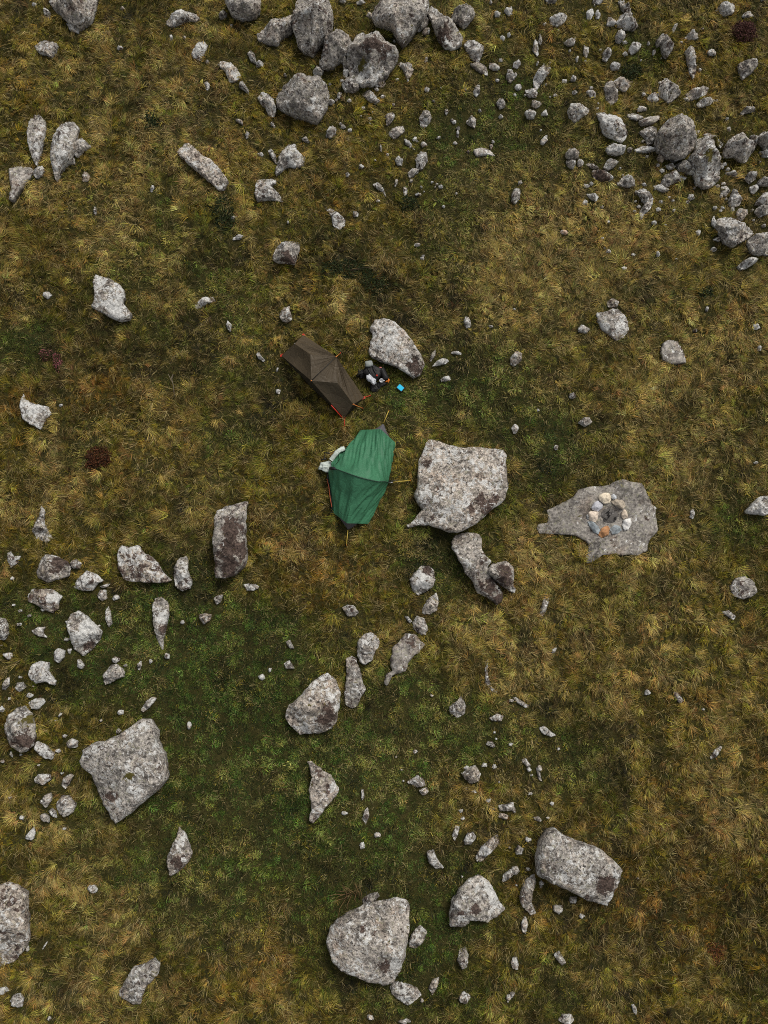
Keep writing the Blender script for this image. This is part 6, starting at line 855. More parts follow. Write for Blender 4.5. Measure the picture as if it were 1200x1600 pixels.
# ---------------------------------------------------------------- fire ring on the slab
fs = next(r for r in ROCKS if 'fire ring' in r[1] and 'carries' in r[1])
fx = sum(p[0] for p in fs[6])/len(fs[6]); fy = sum(p[1] for p in fs[6])/len(fs[6]); fz = gzf(PT['ash'][0], PT['ash'][1])+.10
for i, row in enumerate(FIRE):
    o = rock(900+i, row, z0=gzf(sum(p[0] for p in row[6])/len(row[6]), sum(p[1] for p in row[6])/len(row[6]))+.09, sink=.02); o['group'] = 'stones of the fire ring'
    o.data.materials.clear(); o.data.materials.append(cobble('ring_stone', [(.85, .72, .55), (.6, .62, .64), (.52, .44, .34), (.58, .58, .62), (.84, .70, .57), (.33, .37, .39), (.50, .25, .11), (.34, .38, .40), (.86, .82, .78), (.82, .68, .53), (.35, .35, .35)][i]))
def ash():
    x0, y0, _ = PT['ash']; V = []; F = []
    n, R_ = 26, 6
    V.append((x0, y0, fz+.055))
    for r in range(1, R_+1):
        for k in range(n):
            a = k*2*math.pi/n; q = r/R_*(.24+.04*noise.noise(Vector((math.cos(a)*2, math.sin(a)*2, 4))))
            x, y = x0+q*math.cos(a), y0+q*math.sin(a)*.9
            V.append((x, y, fz+.055*(1-(r/R_)**2)-.004+.014*noise.noise(Vector((x*14, y*14, 1)))))
    F += [(0, 1+k, 1+(k+1) % n) for k in range(n)]
    for r in range(R_-1):
        for k in range(n):
            a, b = 1+r*n+k, 1+r*n+(k+1) % n; F.append((a, a+n, b+n, b))
    m, t, b, out = nodes('ash'); tc = N(t, 'ShaderNodeTexCoord'); nn = noi(t, tc.outputs['Object'], 18, 7, .7); n2 = noi(t, tc.outputs['Object'], 5, 3)
    k = mix(t, rng(t, nn, .4, .62), (.035, .031, .029), (.22, .205, .19)); k = mix(t, rng(t, n2, .45, .6), k, (.12, .11, .10))
    t.links.new(k, b.inputs['Base Color']); b.inputs['Roughness'].default_value = .95
    bp = N(t, 'ShaderNodeBump', {'Height': nn, 'Strength': .8, 'Distance': .03}); t.links.new(bp.outputs[0], b.inputs['Normal'])
    e = empty('ash_bed', (x0, y0, fz), label='dark ash and charcoal heap inside the fire ring', cat='ash')
    mesh('ash', V, F, m, parent=e)
    mc = plain('charcoal', (.014, .012, .011), .8, .3, 30, .01)
    rr = random.Random(4)
    for k in range(9):
        a, q = rr.uniform(0, 6.28), rr.uniform(.03, .2); x, y = x0+q*math.cos(a), y0+q*math.sin(a)*.9
        tube('charcoal', [(x, y, fz+.055), (x+.03*math.cos(a*3), y+.03*math.sin(a*3), fz+.065), (x+.07*math.cos(a*3), y+.07*math.sin(a*3), fz+.06)], rr.uniform(.009, .016), mc, e, seg=5)

def tube(name, pts, r, mat, parent=None, seg=6, taper=None, **k):
    P = [Vector(p) for p in pts]; V = []; F = []
    for i, p in enumerate(P):
        d = (P[min(i+1, len(P)-1)]-P[max(i-1, 0)]).normalized()
        u = d.cross(Vector((0, 0, 1)));  u = u.normalized() if u.length > 1e-3 else Vector((1, 0, 0)); v = d.cross(u)
        rr_ = r*(taper[i] if taper else 1)
        for j in range(seg):
            a = 2*math.pi*j/seg; V.append(p+u*math.cos(a)*rr_+v*math.sin(a)*rr_)
    for i in range(len(P)-1):
        for j in range(seg):
            a, b = i*seg+j, i*seg+(j+1) % seg; F.append((a, b, b+seg, a+seg))
    F.append(tuple(range(seg))[::-1]); F.append(tuple(range((len(P)-1)*seg, len(P)*seg)))
    return mesh(name, V, F, mat, parent=parent, **k)
ash()

# ---------------------------------------------------------------- stone crumbs in the scree, too small to tell apart
def fragments():
    rr = random.Random(77); V = []; F = []
    for _ in range(230):
        bx, by, br, _s = rr.choice(SCREE); x, y = rr.gauss(bx, br*.6), rr.gauss(by, br*.6); z = gzf(x, y)+.02; r = rr.uniform(.015, .05); a = rr.uniform(0, 6.28); k = len(V); n = 5
        for lv, (q, zz) in enumerate(((.9, -.03), (1.15, .45*r+.02), (.5, 1.1*r+.03))):
            for j in range(n):
                t_ = a+6.283*j/n+rr.uniform(-.3, .3); rad_ = r*q*rr.uniform(.7, 1.25); V.append((x+rad_*1.3*math.cos(t_), y+rad_*math.sin(t_), z+zz+rr.uniform(-.2, .3)*r))
        for lv in (0, 1):
            for j in range(n): F.append((k+lv*n+j, k+lv*n+(j+1) % n, k+(lv+1)*n+(j+1) % n, k+(lv+1)*n+j))
        F.append(tuple(k+2*n+j for j in range(n)))
    o = mesh('stone_fragments', V, F, M_ROCK, smooth=False, kind='stuff', label='tiny pale stone crumbs strewn between the rocks', cat='fragments')
    at = o.data.color_attributes.new('patch', 'FLOAT_COLOR', 'POINT'); at.data.foreach_set('color', [0, 0, 0, 1]*len(V))
    o.color = (.75, .1, .85, .15)
fragments()

# ---------------------------------------------------------------- tents
def PTG(n, dz=0.):
    x, y, z = PT[n]; return Vector((x, y, z+gzf(x, y)*.5+dz))
def fabric(name, colr, trans=.12, fine=.006, rough=.55):
    m, t, b, out = nodes(name); tc = N(t, 'ShaderNodeTexCoord'); P = tc.outputs['Object']
    n1 = noi(t, P, 3, 5, .6); n2 = noi(t, P, 26, 4, .6)
    c = mix(t, rng(t, n1, .35, .65), tuple(q*.85 for q in colr), tuple(q*1.12 for q in colr))
    c = mix(t, math_(t, 'MULTIPLY', rng(t, n2, .4, .7), .18), c, tuple(q*1.5 for q in colr))
    t.links.new(c, b.inputs['Base Color']); b.inputs['Roughness'].default_value = rough; b.inputs['Specular IOR Level'].default_value = .35
    cr = N(t, 'ShaderNodeTexVoronoi', {'Vector': P, 'Scale': 5.}, feature='DISTANCE_TO_EDGE').outputs['Distance']
    hgt = math_(t, 'ADD', math_(t, 'MULTIPLY', n2, .5), math_(t, 'MULTIPLY', rng(t, cr, 0, .12), .6))
    bp = N(t, 'ShaderNodeBump', {'Height': hgt, 'Strength': .5, 'Distance': fine*2}); t.links.new(bp.outputs[0], b.inputs['Normal'])
    tr = N(t, 'ShaderNodeBsdfTranslucent', {'Color': tuple(colr)+(1,)}); mx = N(t, 'ShaderNodeMixShader', {0: trans, 1: b.outputs[0], 2: tr.outputs[0]})
    t.links.new(mx.outputs[0], out.inputs[0]); return m
M_BROWN = fabric('brown_nylon', (.088, .066, .040))
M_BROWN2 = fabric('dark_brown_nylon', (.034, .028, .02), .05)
M_GREEN = fabric('green_nylon', (.055, .205, .105))
M_GREY = fabric('grey_nylon', (.14, .135, .15))
M_MINT = fabric('mint_lining', (.74, .82, .75), .2, .01)
M_BLACK = plain('black_webbing', (.012, .012, .013), .6, .3)
M_RED = plain('red_webbing', (.62, .035, .015), .6, .15)
M_ORANGE = plain('orange_cord', (.60, .20, .04), .7, .15)
M_YELLOW = plain('yellow_cord', (.50, .36, .06), .7, .15)
M_ALU = plain('pole_alloy', (.30, .30, .31), .35, .1, metal=.8)
M_WHITE = plain('white_print', (.78, .77, .73), .6, .05)

def patch(edgeA, edgeB, nu, nv, wr=None):
    """ruled surface between two polylines (same parameter), wr(u,v,p,n)->offset"""
    def at(E, u):
        L = [0]
        for a, b in zip(E, E[1:]): L.append(L[-1]+(b-a).length)
        q = u*L[-1]
        for k in range(len(E)-1):
            if q <= L[k+1]+1e-9: return E[k].lerp(E[k+1], (q-L[k])/max(1e-9, L[k+1]-L[k]))
        return E[-1].copy()
    G = [[None]*(nv+1) for _ in range(nu+1)]
    for i in range(nu+1):
        a, b = at(edgeA, i/nu), at(edgeB, i/nu)
        for j in range(nv+1): G[i][j] = a.lerp(b, j/nv)
    if wr:
        G2 = [[p.copy() for p in r] for r in G]
        for i in range(nu+1):
            for j in range(nv+1):
                du = G[min(i+1, nu)][j]-G[max(i-1, 0)][j]; dv = G[i][min(j+1, nv)]-G[i][max(j-1, 0)]
                n = du.cross(dv); n = n.normalized() if n.length > 1e-9 else Vector((0, 0, 1))
                if n.z < 0: n = -n
                G2[i][j] = G[i][j]+n*wr(i/nu, j/nv)
        G = G2
    V = [p for r in G for p in r]; F = []
    for i in range(nu):
        for j in range(nv):
            a = i*(nv+1)+j; F.append((a, a+1, a+nv+2, a+nv+1))
    return V, F
def solid(V, F, th=.003): return V, F

def brown_tent():
    g = {k: PTG(k) for k in PT if k.startswith('b') and k not in('bag', 'brk', 'brk2')}
    cx = sum(((g['bA']+g['bB']+g['bC']+g['bD'])/4).xy, 0) if False else (g['bA']+g['bB']+g['bC']+g['bD'])/4
    root = empty('tent', (cx.x, cx.y, 0), label='brown one-person tent with red corner tabs, pitched beside the rucksack', cat='tent', group='tents of the camp')
    A, B_, Cc, D, S1, S2, P, Q, M1, M2 = [g[k] for k in ('bA', 'bB', 'bC', 'bD', 'bS1', 'bS2', 'bP', 'bQ', 'bM1', 'bM2')]
    def fan(n, amp, seed, ph=0):
        def w(u, v):
            q = math.sin(u*n*math.pi*2+ph+1.3*noise.noise(Vector((u*5, seed, v*1.5))))
            return amp*q*math.sin(math.pi*min(1, v*1.0))**.6*math.sin(math.pi*min(max(u, .001), .999))**.5 if 0 < v < 1 else 0.
        return w
    def sag(amp, seed=0):
        return lambda u, v: -amp*math.sin(math.pi*u)*math.sin(math.pi*v)+.004*noise.noise(Vector((u*6, v*9, seed)))*math.sin(math.pi*u)*math.sin(math.pi*v)
    def panel(name, eA, eB, nu, nv, wr, mat=M_BROWN):
        V, F = patch(eA, eB, nu, nv, wr); return mesh(name, V, F, mat, parent=root)
    # flysheet panels; apex bar P-Q on top
    fl = panel('flysheet', [S1, A], [M1, P], 20, 20, sag(.035, 1))
    for nm, a, b, w_ in (('roof_panel', [S2, D], [M2, P], sag(.035, 2)), ('roof_panel', [P, P.lerp(M1, .5), M1], [Q, Q.lerp(Q, .5), Q+Vector((.001, 0, 0))], fan(4, .011, 2)),
                         ('roof_panel', [P, P.lerp(M2, .5), M2], [Q, Q.lerp(Q, .5), Q+Vector((.001, 0, 0))], fan(4, .011, 3))):
        V, F = patch(a, b, 24, 20, w_); mesh(nm, V, F, M_BROWN, parent=root)
    for nm, a, w_ in (('side_panel', [M1, S1, B_], fan(6, .021, 4)), ('side_panel', [M2, S2, Cc], fan(6, .024, 7, 1.))):
        V, F = patch(a, [Q, Q+Vector((.002, 0, 0)), Q+Vector((.004, 0, 0))], 60, 22, w_); mesh(nm, V, F, M_BROWN, parent=root)
    # walls under the fly edge
    def down(p, z=0.): return Vector((p.x, p.y, gzf(p.x, p.y)+z))
    Wm = g['bWm']
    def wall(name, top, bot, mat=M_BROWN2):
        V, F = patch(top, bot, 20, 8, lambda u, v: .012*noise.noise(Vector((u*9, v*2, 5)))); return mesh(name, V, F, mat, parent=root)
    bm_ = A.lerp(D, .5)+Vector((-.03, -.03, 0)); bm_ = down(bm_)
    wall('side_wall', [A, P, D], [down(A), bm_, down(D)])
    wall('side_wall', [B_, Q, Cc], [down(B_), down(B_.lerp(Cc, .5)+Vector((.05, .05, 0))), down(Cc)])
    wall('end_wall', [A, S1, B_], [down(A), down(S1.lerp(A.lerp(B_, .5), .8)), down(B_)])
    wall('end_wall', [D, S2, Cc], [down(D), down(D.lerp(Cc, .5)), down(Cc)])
    # seam tape over the apex bar, ridge folds, tabs, guy lines, pegs
    up = Vector((0, 0, .008))
    tube('pole', [P+up, P.lerp(Q, .5)+up*1.2, Q+up], .011, M_BROWN2, root)
    for p in (S1, S2): tube('strut', [p+up, down(p)], .008, M_ALU, root)
    for p, e in ((A, 'bgA'), (B_, 'bgB'), (Cc, 'bgC'), (D, 'bgD')):
        dr = (g[e]-p); dr.z = 0; L = dr.length; dr.normalize(); sd = Vector((-dr.y, dr.x, 0))
        V = [p-dr*.06+sd*.035+Vector((0, 0, .025)), p-dr*.06-sd*.035+Vector((0, 0, .025)), p+dr*.03-sd*.02, p+dr*.03+sd*.02]
        V += [v-Vector((0, 0, .006)) for v in V]
        mesh('corner_tab', V, [(0, 1, 2, 3), (7, 6, 5, 4), (0, 4, 5, 1), (1, 5, 6, 2), (2, 6, 7, 3), (3, 7, 4, 0)], M_RED, parent=root, smooth=False)
    for a, e in ((Cc, 'bgC'), (S2, 'bgS2'), (D, 'bgD'), (P, 'bgP'), (Q, 'bgQ')):
        q = Vector((g[e].x, g[e].y, gzf(g[e].x, g[e].y)+.10))
        tube('guy_line', [a, a.lerp(q, .5), q], .009, M_RED if a in (Cc, D) else M_ORANGE, root, seg=5)
        tube('peg', [q+Vector((0, 0, .03)), q-Vector((0, 0, .12))], .008, M_RED, root, seg=5)
    for a, b in ((P.lerp(D, .62), P.lerp(D, .98)),):
        tube('edge_strap', [a+Vector((-.02, -.02, .01)), b+Vector((-.02, -.02, .01))], .013, M_RED, root, seg=5)
    for p in (P, S2, Q): tube('tie_out', [p+Vector((-.014, -.008, .010)), p+Vector((.014, .008, .010))], .012, M_ORANGE, root, seg=6)
    return root
brown_tent()

def green_tent():
    g = {k: PTG(k) for k in PT if k.startswith('g')}
    cx = (g['gTL']+g['gTR']+g['gBL']+g['gBR'])/4
    root = empty('tent', (cx.x, cx.y, 0), label='green hoop tent with a rolled-back mint door, next to the huge flat-topped boulder', cat='tent', group='tents of the camp')
    HL, HR = g['gHL'], g['gHR']
    # hoop curve: HL -> H1 -> Hm -> H3 -> HR (Catmull-Rom)
    key = [HL, HL.lerp(g['gH1'], .6)+Vector((-.03, 0, .07)), g['gH1'], g['gHm'], g['gH3'], g['gH3'].lerp(HR, .55)+Vector((.04, 0, .1)), HR]
    def cr(K, n):
        out = []
        for i in range(len(K)-1):
            p0, p1, p2, p3 = K[max(i-1, 0)], K[i], K[i+1], K[min(i+2, len(K)-1)]
            for j in range(n):
                t = j/n; out.append(.5*((2*p1)+(p2-p0)*t+(2*p0-5*p1+4*p2-p3)*t*t+(3*p1-p0-3*p2+p3)*t**3))
        return out+[K[-1]]
    hoop = cr(key, 8)
    nH = len(hoop)
    def wr(seed, amp=.042, n=4.3):
        def w(u, v):
            e = math.sin(math.pi*v)**.7 if 0 < v < 1 else 0
            k = u*n
            r = math.sin(k*6.28+3.5*noise.noise(Vector((u*4, v*1.6, seed))))*.35+noise.noise(Vector((u*19+v*4.5, v*2.6, seed+3)))*1.1
            return amp*e*r-.045*math.sin(math.pi*v)*math.sin(math.pi*u)+.004*noise.noise(Vector((u*30, v*22, seed)))*e
        return w
    # lower (south) half: whole hoop -> bottom edge
    lowE = [g['gBL'], g['gBM'], g['gBR']]
    V, F = patch(hoop, lowE, 120, 48, wr(1)); mesh('flysheet', V, F, M_GREEN, parent=root)
    # upper half: hoop from the door seam onwards -> top edge; door side scooped back
    k0 = 13
    doorE = [g['gH1']+Vector((0, .0, 0))]
    V, F = patch(hoop[k0:], [g['gTL'], g['gTM'], g['gTR']], 120, 48, wr(5, .048, 4.7)); mesh('flysheet', V, F, M_GREEN, parent=root)
    # narrow gusset between hoop foot side and the open door edge
    eA = hoop[7:k0+1]; eB = [g['gd1'], g['gd2'], g['gd3'], g['gd4'], g['gTL'].lerp(g['gd4'], .6)]
    arc = cr([hoop[9], g['gd1'], g['gd2'], g['gd3'], g['gd4'].lerp(g['gTL'], .3), g['gTL']], 6)
    line = [hoop[k0].lerp(g['gTL'], i/30) for i in range(31)]
    V, F = patch(arc, line, 50, 16, wr(9, .03, 6)); mesh('door_gusset', V, F, M_GREEN, parent=root)
    # end panels, grey
    def down(p, z=.0): return Vector((p.x, p.y, gzf(p.x, p.y)+z))
    def tri(name, a, b, c, tip, mat):
        V, F = patch([a, b, c], [down(a.lerp(tip, .1)), tip, down(c.lerp(tip, .1))], 16, 8, lambda u, v: .008*noise.noise(Vector((u*7, v*7, 2)))); return mesh(name, V, F, mat, parent=root)
    tri('end_panel', g['gTL'].lerp(g['gTM'], .55), g['gTM'], g['gTM'].lerp(g['gTR'], .6), g['gTip'], M_GREY)
    tri('end_panel', g['gBL'].lerp(g['gBM'], .45), g['gBM'], g['gBM'].lerp(g['gBR'], .45), g['gBip'], M_GREY)
    # hoop pole sleeve: broad black webbing on the door side, thin dark seam beyond
    up = Vector((0, 0, .012))
    tube('pole_sleeve', [p+up for p in hoop[6:17]], .04, M_BLACK, root, taper=[.5]+[1]*8+[.7, .4])
    tube('seam', [p+up*.6 for p in hoop[16:]], .012, plain('dark_green_tape', (.02, .06, .035), .6), root)
    tube('pole', [down(HL, .0)]+[p-up for p in hoop[1:-1]]+[down(HR, .0)], .007, M_ALU, root)
    tube('pole_tip', [down(HR, .05)+Vector((-.03, 0, .02)), down(HR, .06)+Vector((.13, .0, .03))], .014, M_ALU, root)
    tube('webbing', [down(HR, .08)+Vector((-.02, .03, .03)), down(HR, .07)+Vector((.22, .035, .0))], .012, M_BLACK, root)
    # rolled door: mint strip following the scooped edge + a crumpled bunch
    sp = cr([g['gd1']+Vector((-.02, .0, .02)), g['gd2']+Vector((.0, .0, .03)), g['gd3']+Vector((.0, .0, .03))], 8)
    n = len(sp); V = []; F = []; seg = 10
    for i, p in enumerate(sp):
        d = (sp[min(i+1, n-1)]-sp[max(i-1, 0)]).normalized(); u = d.cross(Vector((0, 0, 1))).normalized()
        for j in range(seg):
            a = 2*math.pi*j/seg; r = .055+.02*noise.noise(Vector((i*.7, j*.9, 2)))
            V.append(p+u*math.cos(a)*r+Vector((0, 0, 1))*math.sin(a)*r*.7)
    for i in range(n-1):
        for j in range(seg):
            a, b = i*seg+j, i*seg+(j+1) % seg; F.append((a, b, b+seg, a+seg))
    F.append(tuple(range(seg))); F.append(tuple(range((n-1)*seg, n*seg))[::-1])
    dr = mesh('door_flap', V, F, M_MINT, parent=root)
    bmh = bmesh.new(); bmesh.ops.create_icosphere(bmh, subdivisions=4, radius=1.)
    c = Vector((g['gd1'].x-.11, g['gd1'].y-.13, .2))
    for v in bmh.verts:
        q = v.co.copy(); nn = noise.fractal(q*1.7+Vector((3, 1, 2)), .8, 2., 3)
        v.co = c+Vector((q.x*.19, q.y*.12, q.z*.12))*(1+.38*nn)
    Vb = [v.co.copy() for v in bmh.verts]; Fb = [tuple(v.index for v in f.verts) for f in bmh.faces]; bmh.free()
    mesh('door_bunch', Vb, Fb, M_MINT, parent=dr)
    for a, b in (('gp0', 'gp1'), ('gp2', 'gp3')): tube('toggle', [g[a]+Vector((0, 0, .06)), g[b]+Vector((0, 0, .1))], .016, M_BLACK, root)
    tube('door_cord', [g['gp0']+Vector((.03, 0, .06)), g['gp0']+Vector((.02, -.09, .05)), g['gp2']+Vector((.08, .03, .06)), g['gp2']+Vector((0, 0, .06))], .008, M_BLACK, root)
    # inner edge on the left: dark base strip and orange zip
    tube('base_strip', [HL+Vector((-.01, -.03, .05)), g['gz0']+Vector((.045, 0, .05)), g['gz1']+Vector((.03, 0, .03)), g['gBL']+Vector((-.01, 0, .02))], .016, M_BLACK, root)
    tube('zip', cr([g['gz0']+Vector((.02, 0, .06)), g['gz0'].lerp(g['gz1'], .4)+Vector((.03, 0, .06)), g['gz1']+Vector((.01, 0, .06)), g['gz2']+Vector((.01, 0, .06))], 5), .009, plain('zip_orange', (.45, .10, .035), .6, .3, 60), root)
    # guy lines and pegs
    for a, e in ((g['gTip'], 'ggT'), (g['gBip'], 'ggB'), (down(HR, .08)+Vector((.1, 0, 0)), 'ggR')):
        q = down(g[e], .11); tube('guy_line', [a+Vector((0, 0, .04)), a.lerp(q, .5)+Vector((0, 0, .02)), q], .012, M_YELLOW, root, seg=5)
        tube('peg', [q+Vector((0, 0, .02)), q-Vector((0, 0, .12))], .012, M_ORANGE, root, seg=5)
    for a, e in (('gTL', 'gpegTL'), ('gTR', 'gpegTR'), ('gBL', 'gpegBL'), ('gBR', 'gpegBR')):
        q = down(g[e], .05); tube('tie_loop', [g[a], q], .013, M_BLACK, root, seg=5); tube('peg', [q+Vector((0, 0, .03)), q-Vector((0, 0, .12))], .012, M_BLACK, root, seg=5)
    # printed logo on the lower left panel, laid on the fabric
    me = root.children[0]; from_me = [Vector(v.co)+Vector(root.location) for v in me.data.vertices]
    L = g['glogo']
    def decal(name, x0, x1, y0, y1, mat):
        pts = []
        for (x, y) in ((x0, y0), (x1, y0), (x1, y1), (x0, y1)):
            p = Vector((L.x+x, L.y+y, 0)); q = min(from_me, key=lambda v: (v.x-p.x)**2+(v.y-p.y)**2)
            pts.append(Vector((p.x, p.y, q.z)))
        a, b, c_, d_ = pts; nrm = (b-a).cross(d_-a).normalized(); nrm = nrm if nrm.z > 0 else -nrm
        n_ = Vector((0, 0, .022)); V = [p+n_ for p in pts]+[p+n_*.1 for p in pts]
        return mesh(name, V, [(0, 1, 2, 3), (7, 6, 5, 4), (0, 4, 5, 1), (1, 5, 6, 2), (2, 6, 7, 3), (3, 7, 4, 0)], mat, parent=root, smooth=False)
    lg = decal('logo', -.035, .045, -.05, .05, M_WHITE)
    decal('logo', -.005, .035, -.02, .03, M_ORANGE); 
    for k in range(5): decal('logo_text', -.105, -.085, -.10+k*.034, -.075+k*.034, M_WHITE)
    decal('logo_text', .0, .03, .13, .16, M_YELLOW)
    return root
green_tent()

# ---------------------------------------------------------------- camping gear
def blob(name, c, r, mat, parent=None, seed=0, amp=.2, sub=3, box=.0, rotz=0., fq=1.6, **k):
    """soft crumpled lump; box>0 squares it off"""
    b = bmesh.new(); bmesh.ops.create_icosphere(b, subdivisions=sub, radius=1.)
    ca, sa = math.cos(rotz), math.sin(rotz); V = []
    for v in b.verts:
        q = v.co.copy(); m_ = max(abs(q.x), abs(q.y), abs(q.z)); q = q.lerp(q/m_, box)
        n_ = 1+amp*noise.fractal(v.co*fq+Vector((seed*3.3, seed, 1)), .8, 2., 3)
        x, y, z = q.x*r[0]*n_, q.y*r[1]*n_, q.z*r[2]*n_
        V.append(Vector((c[0]+x*ca-y*sa, c[1]+x*sa+y*ca, c[2]+z)))
    F = [tuple(v.index for v in f.verts) for f in b.faces]; b.free()
    if parent is None: k.setdefault('origin', (c[0], c[1], c[2]-r[2]))
    return mesh(name, V, F, mat, parent=parent, **k)
def gear():
    M_PACK = fabric('black_pack_cloth', (.014, .013, .013), 0., .01, .6)
    M_POUCH = fabric('grey_pouch_cloth', (.26, .28, .265), 0., .01, .6)
    M_BAG = fabric('white_plastic_bag', (.62, .64, .68), .15, .01, .4)
    G = {k: PTG(k) for k in ('pack', 'pouch', 'roll0', 'roll1', 'tag', 'dot', 'bag', 'mug', 'orange', 'dark_heap', 'dark_heap2', 'dark_heap3', 'case')}
    p = G['pack']; z0 = gzf(p.x, p.y)
    root = empty('rucksack', (p.x, p.y, z0), label='black rucksack lying on the grass beside the brown tent', cat='rucksack')
    body = blob('body', (p.x, p.y, z0+.13), (.21, .18, .13), M_PACK, root, 1, .14, 4, .45, -.4)
    blob('pocket', (p.x+.05, p.y-.12, z0+.15), (.10, .07, .09), M_PACK, root, 5, .15, 3, .4, -.4)
    q = G['pouch']; blob('lid_pocket', (q.x, q.y+.04, z0+.27), (.10, .075, .06), M_POUCH, root, 2, .12, 3, .5, .1)
    for s in (-.07, .06):
        tube('shoulder_strap', [Vector((p.x+s-.06, p.y+.13, z0+.24)), Vector((p.x+s-.02, p.y+.03, z0+.28)), Vector((p.x+s+.05, p.y-.09, z0+.26)), Vector((p.x+s+.07, p.y-.19, z0+.2))], .017, M_BLACK, root)
    q = G['dot']; blob('buckle', (q.x, q.y, z0+.29), (.018, .022, .014), M_RED, root, 3, .1, 2, .6)
    # tripod-thin hip belt lying out
    tube('hip_belt', [Vector((p.x-.2, p.y+.0, z0+.12)), Vector((p.x-.32, p.y-.02, z0+.10)), Vector((p.x-.38, p.y-.08, z0+.07))], .035, M_PACK, root)
    a, b = G['roll0'], G['roll1']
    a = Vector((a.x+.02, a.y, z0+.13)); b = Vector((b.x+.02, b.y, z0+.12))
    rt = empty('sleeping_mat', (a.lerp(b, .5).x, a.lerp(b, .5).y, z0), label='black rolled-up sleeping mat lying against the rucksack', cat='sleeping mat')
    tube('roll', [a.lerp(b, t) for t in (0, .03, .25, .5, .75, .97, 1)], .075, M_PACK, rt, seg=18, taper=[.8, 1, 1.02, .98, 1.02, 1, .8])
    for t in (.25, .75): tube('strap', [a.lerp(b, t-.02), a.lerp(b, t+.02)], .079, M_BLACK, rt, seg=18)
    q = G['tag']; blob('tag', (q.x, q.y, z0+.205), (.03, .014, .01), plain('pink_tag', (.62, .20, .18), .6), rt, 4, .1, 2, .6)
    q = G['bag']
    V = []; F = []; 
    blob('plastic_bag', (q.x+.01, q.y-.01, z0+.25), (.125, .07, .05), M_BAG, None, 8, .5, 4, .2, -.7, 1.4, label='crumpled white plastic bag on the lower side of the rucksack', cat='bag')
    q = G['mug']; mz = gzf(q.x, q.y)+.09
    mg = empty('mug', (q.x, q.y, mz), label='small white enamel mug standing by the rolled sleeping mat', cat='mug')
    V = []; F = []; n = 20; prof = [(.0, .0), (.040, .0), (.043, .01), (.045, .085), (.046, .09), (.042, .09), (.040, .082), (.037, .02), (.0, .02)]
    for r, z in prof:
        for j in range(n): V.append(Vector((q.x+r*1.05*math.cos(6.283*j/n), q.y+r*1.05*math.sin(6.283*j/n), mz+z)))
    for i in range(len(prof)-1):
        for j in range(n): F.append((i*n+j, i*n+(j+1) % n, (i+1)*n+(j+1) % n, (i+1)*n+j))
    mwhite = plain('white_enamel', (.82, .82, .84), .3, .03); mesh('cup', V, F, mwhite, parent=mg)
    tube('handle', [Vector((q.x+.045, q.y, mz+.075)), Vector((q.x+.075, q.y, mz+.065)), Vector((q.x+.075, q.y, mz+.03)), Vector((q.x+.045, q.y, mz+.02))], .006, mwhite, mg)
    q = G['orange']; oz = gzf(q.x, q.y)
    pts = [Vector((q.x-.05, q.y-.03, oz+.09)), Vector((q.x-.01, q.y-.01, oz+.11)), Vector((q.x+.03, q.y-.02, oz+.1)), Vector((q.x+.045, q.y+.02, oz+.1)), Vector((q.x+.01, q.y+.05, oz+.11)), Vector((q.x+.03, q.y+.01, oz+.12)), Vector((q.x+.02, q.y-.05, oz+.1))]
    tube('cord_bundle', pts, .014, plain('bright_orange_cord', (.85, .22, .02), .6), None, origin=(q.x, q.y, oz), label='loop of bright orange cord at the end of the sleeping mat', cat='cord')
    for nm, k, r, lab in (('jacket', 'dark_heap', (.13, .10, .05), 'black crumpled heap below the white bag, in the grass'), ('stuff_sack', 'dark_heap2', (.11, .12, .08), 'black stuff sack lying left of the rucksack, towards the brown tent'), ('cloth', 'dark_heap3', (.15, .07, .05), 'black cloth lying under the white mug')):  # the first is an unidentified black lump at the rucksack's lower end
        q = G[k]; blob(nm, (q.x, q.y, gzf(q.x, q.y)+r[2]*.8 if k != 'dark_heap3' else gzf(q.x, q.y)+.05), r, M_PACK, None, 11+len(nm), .35, 3, .1, .5, label=lab, cat={'jacket': 'jacket', 'stuff_sack': 'sack', 'cloth': 'cloth'}[nm])
    q = G['case']; cz = gzf(q.x, q.y)+.06; an = rad(-40)
    rc = empty('storage_case', (q.x, q.y, cz), label='small bright cyan rectangular case lying alone in the grass', cat='case')
    def rbox(name, hx, hy, z0_, z1_, mat, cr_=.018):
        V = []; F = []; L_ = []
        for (sx, sy, a0) in ((1, 1, 0), (-1, 1, 90), (-1, -1, 180), (1, -1, 270)):
            for j in range(5):
                a = rad(a0+j*22.5); L_.append((sx*(hx-cr_)+cr_*math.cos(a), sy*(hy-cr_)+cr_*math.sin(a)))
        n = len(L_)
        for z, s in ((z0_, .97), (z0_+.004, 1), (z1_-.004, 1), (z1_, .96)):
            for x, y in L_: V.append(Vector((q.x+(x*math.cos(an)-y*math.sin(an))*s, q.y+(x*math.sin(an)+y*math.cos(an))*s, cz+z)))
        for i in range(3):
            for j in range(n): F.append((i*n+j, i*n+(j+1) % n, (i+1)*n+(j+1) % n, (i+1)*n+j))
        F.append(tuple(range(n))[::-1]); F.append(tuple(range(3*n, 4*n))); return mesh(name, V, F, mat, parent=rc, smooth=False)
    rbox('base', .085, .068, 0, .03, plain('dark_case_plastic', (.02, .03, .05), .5)); rbox('lid', .073, .056, .03, .042, plain('cyan_plastic', (.0, .56, .88), .4, .04))
gear()

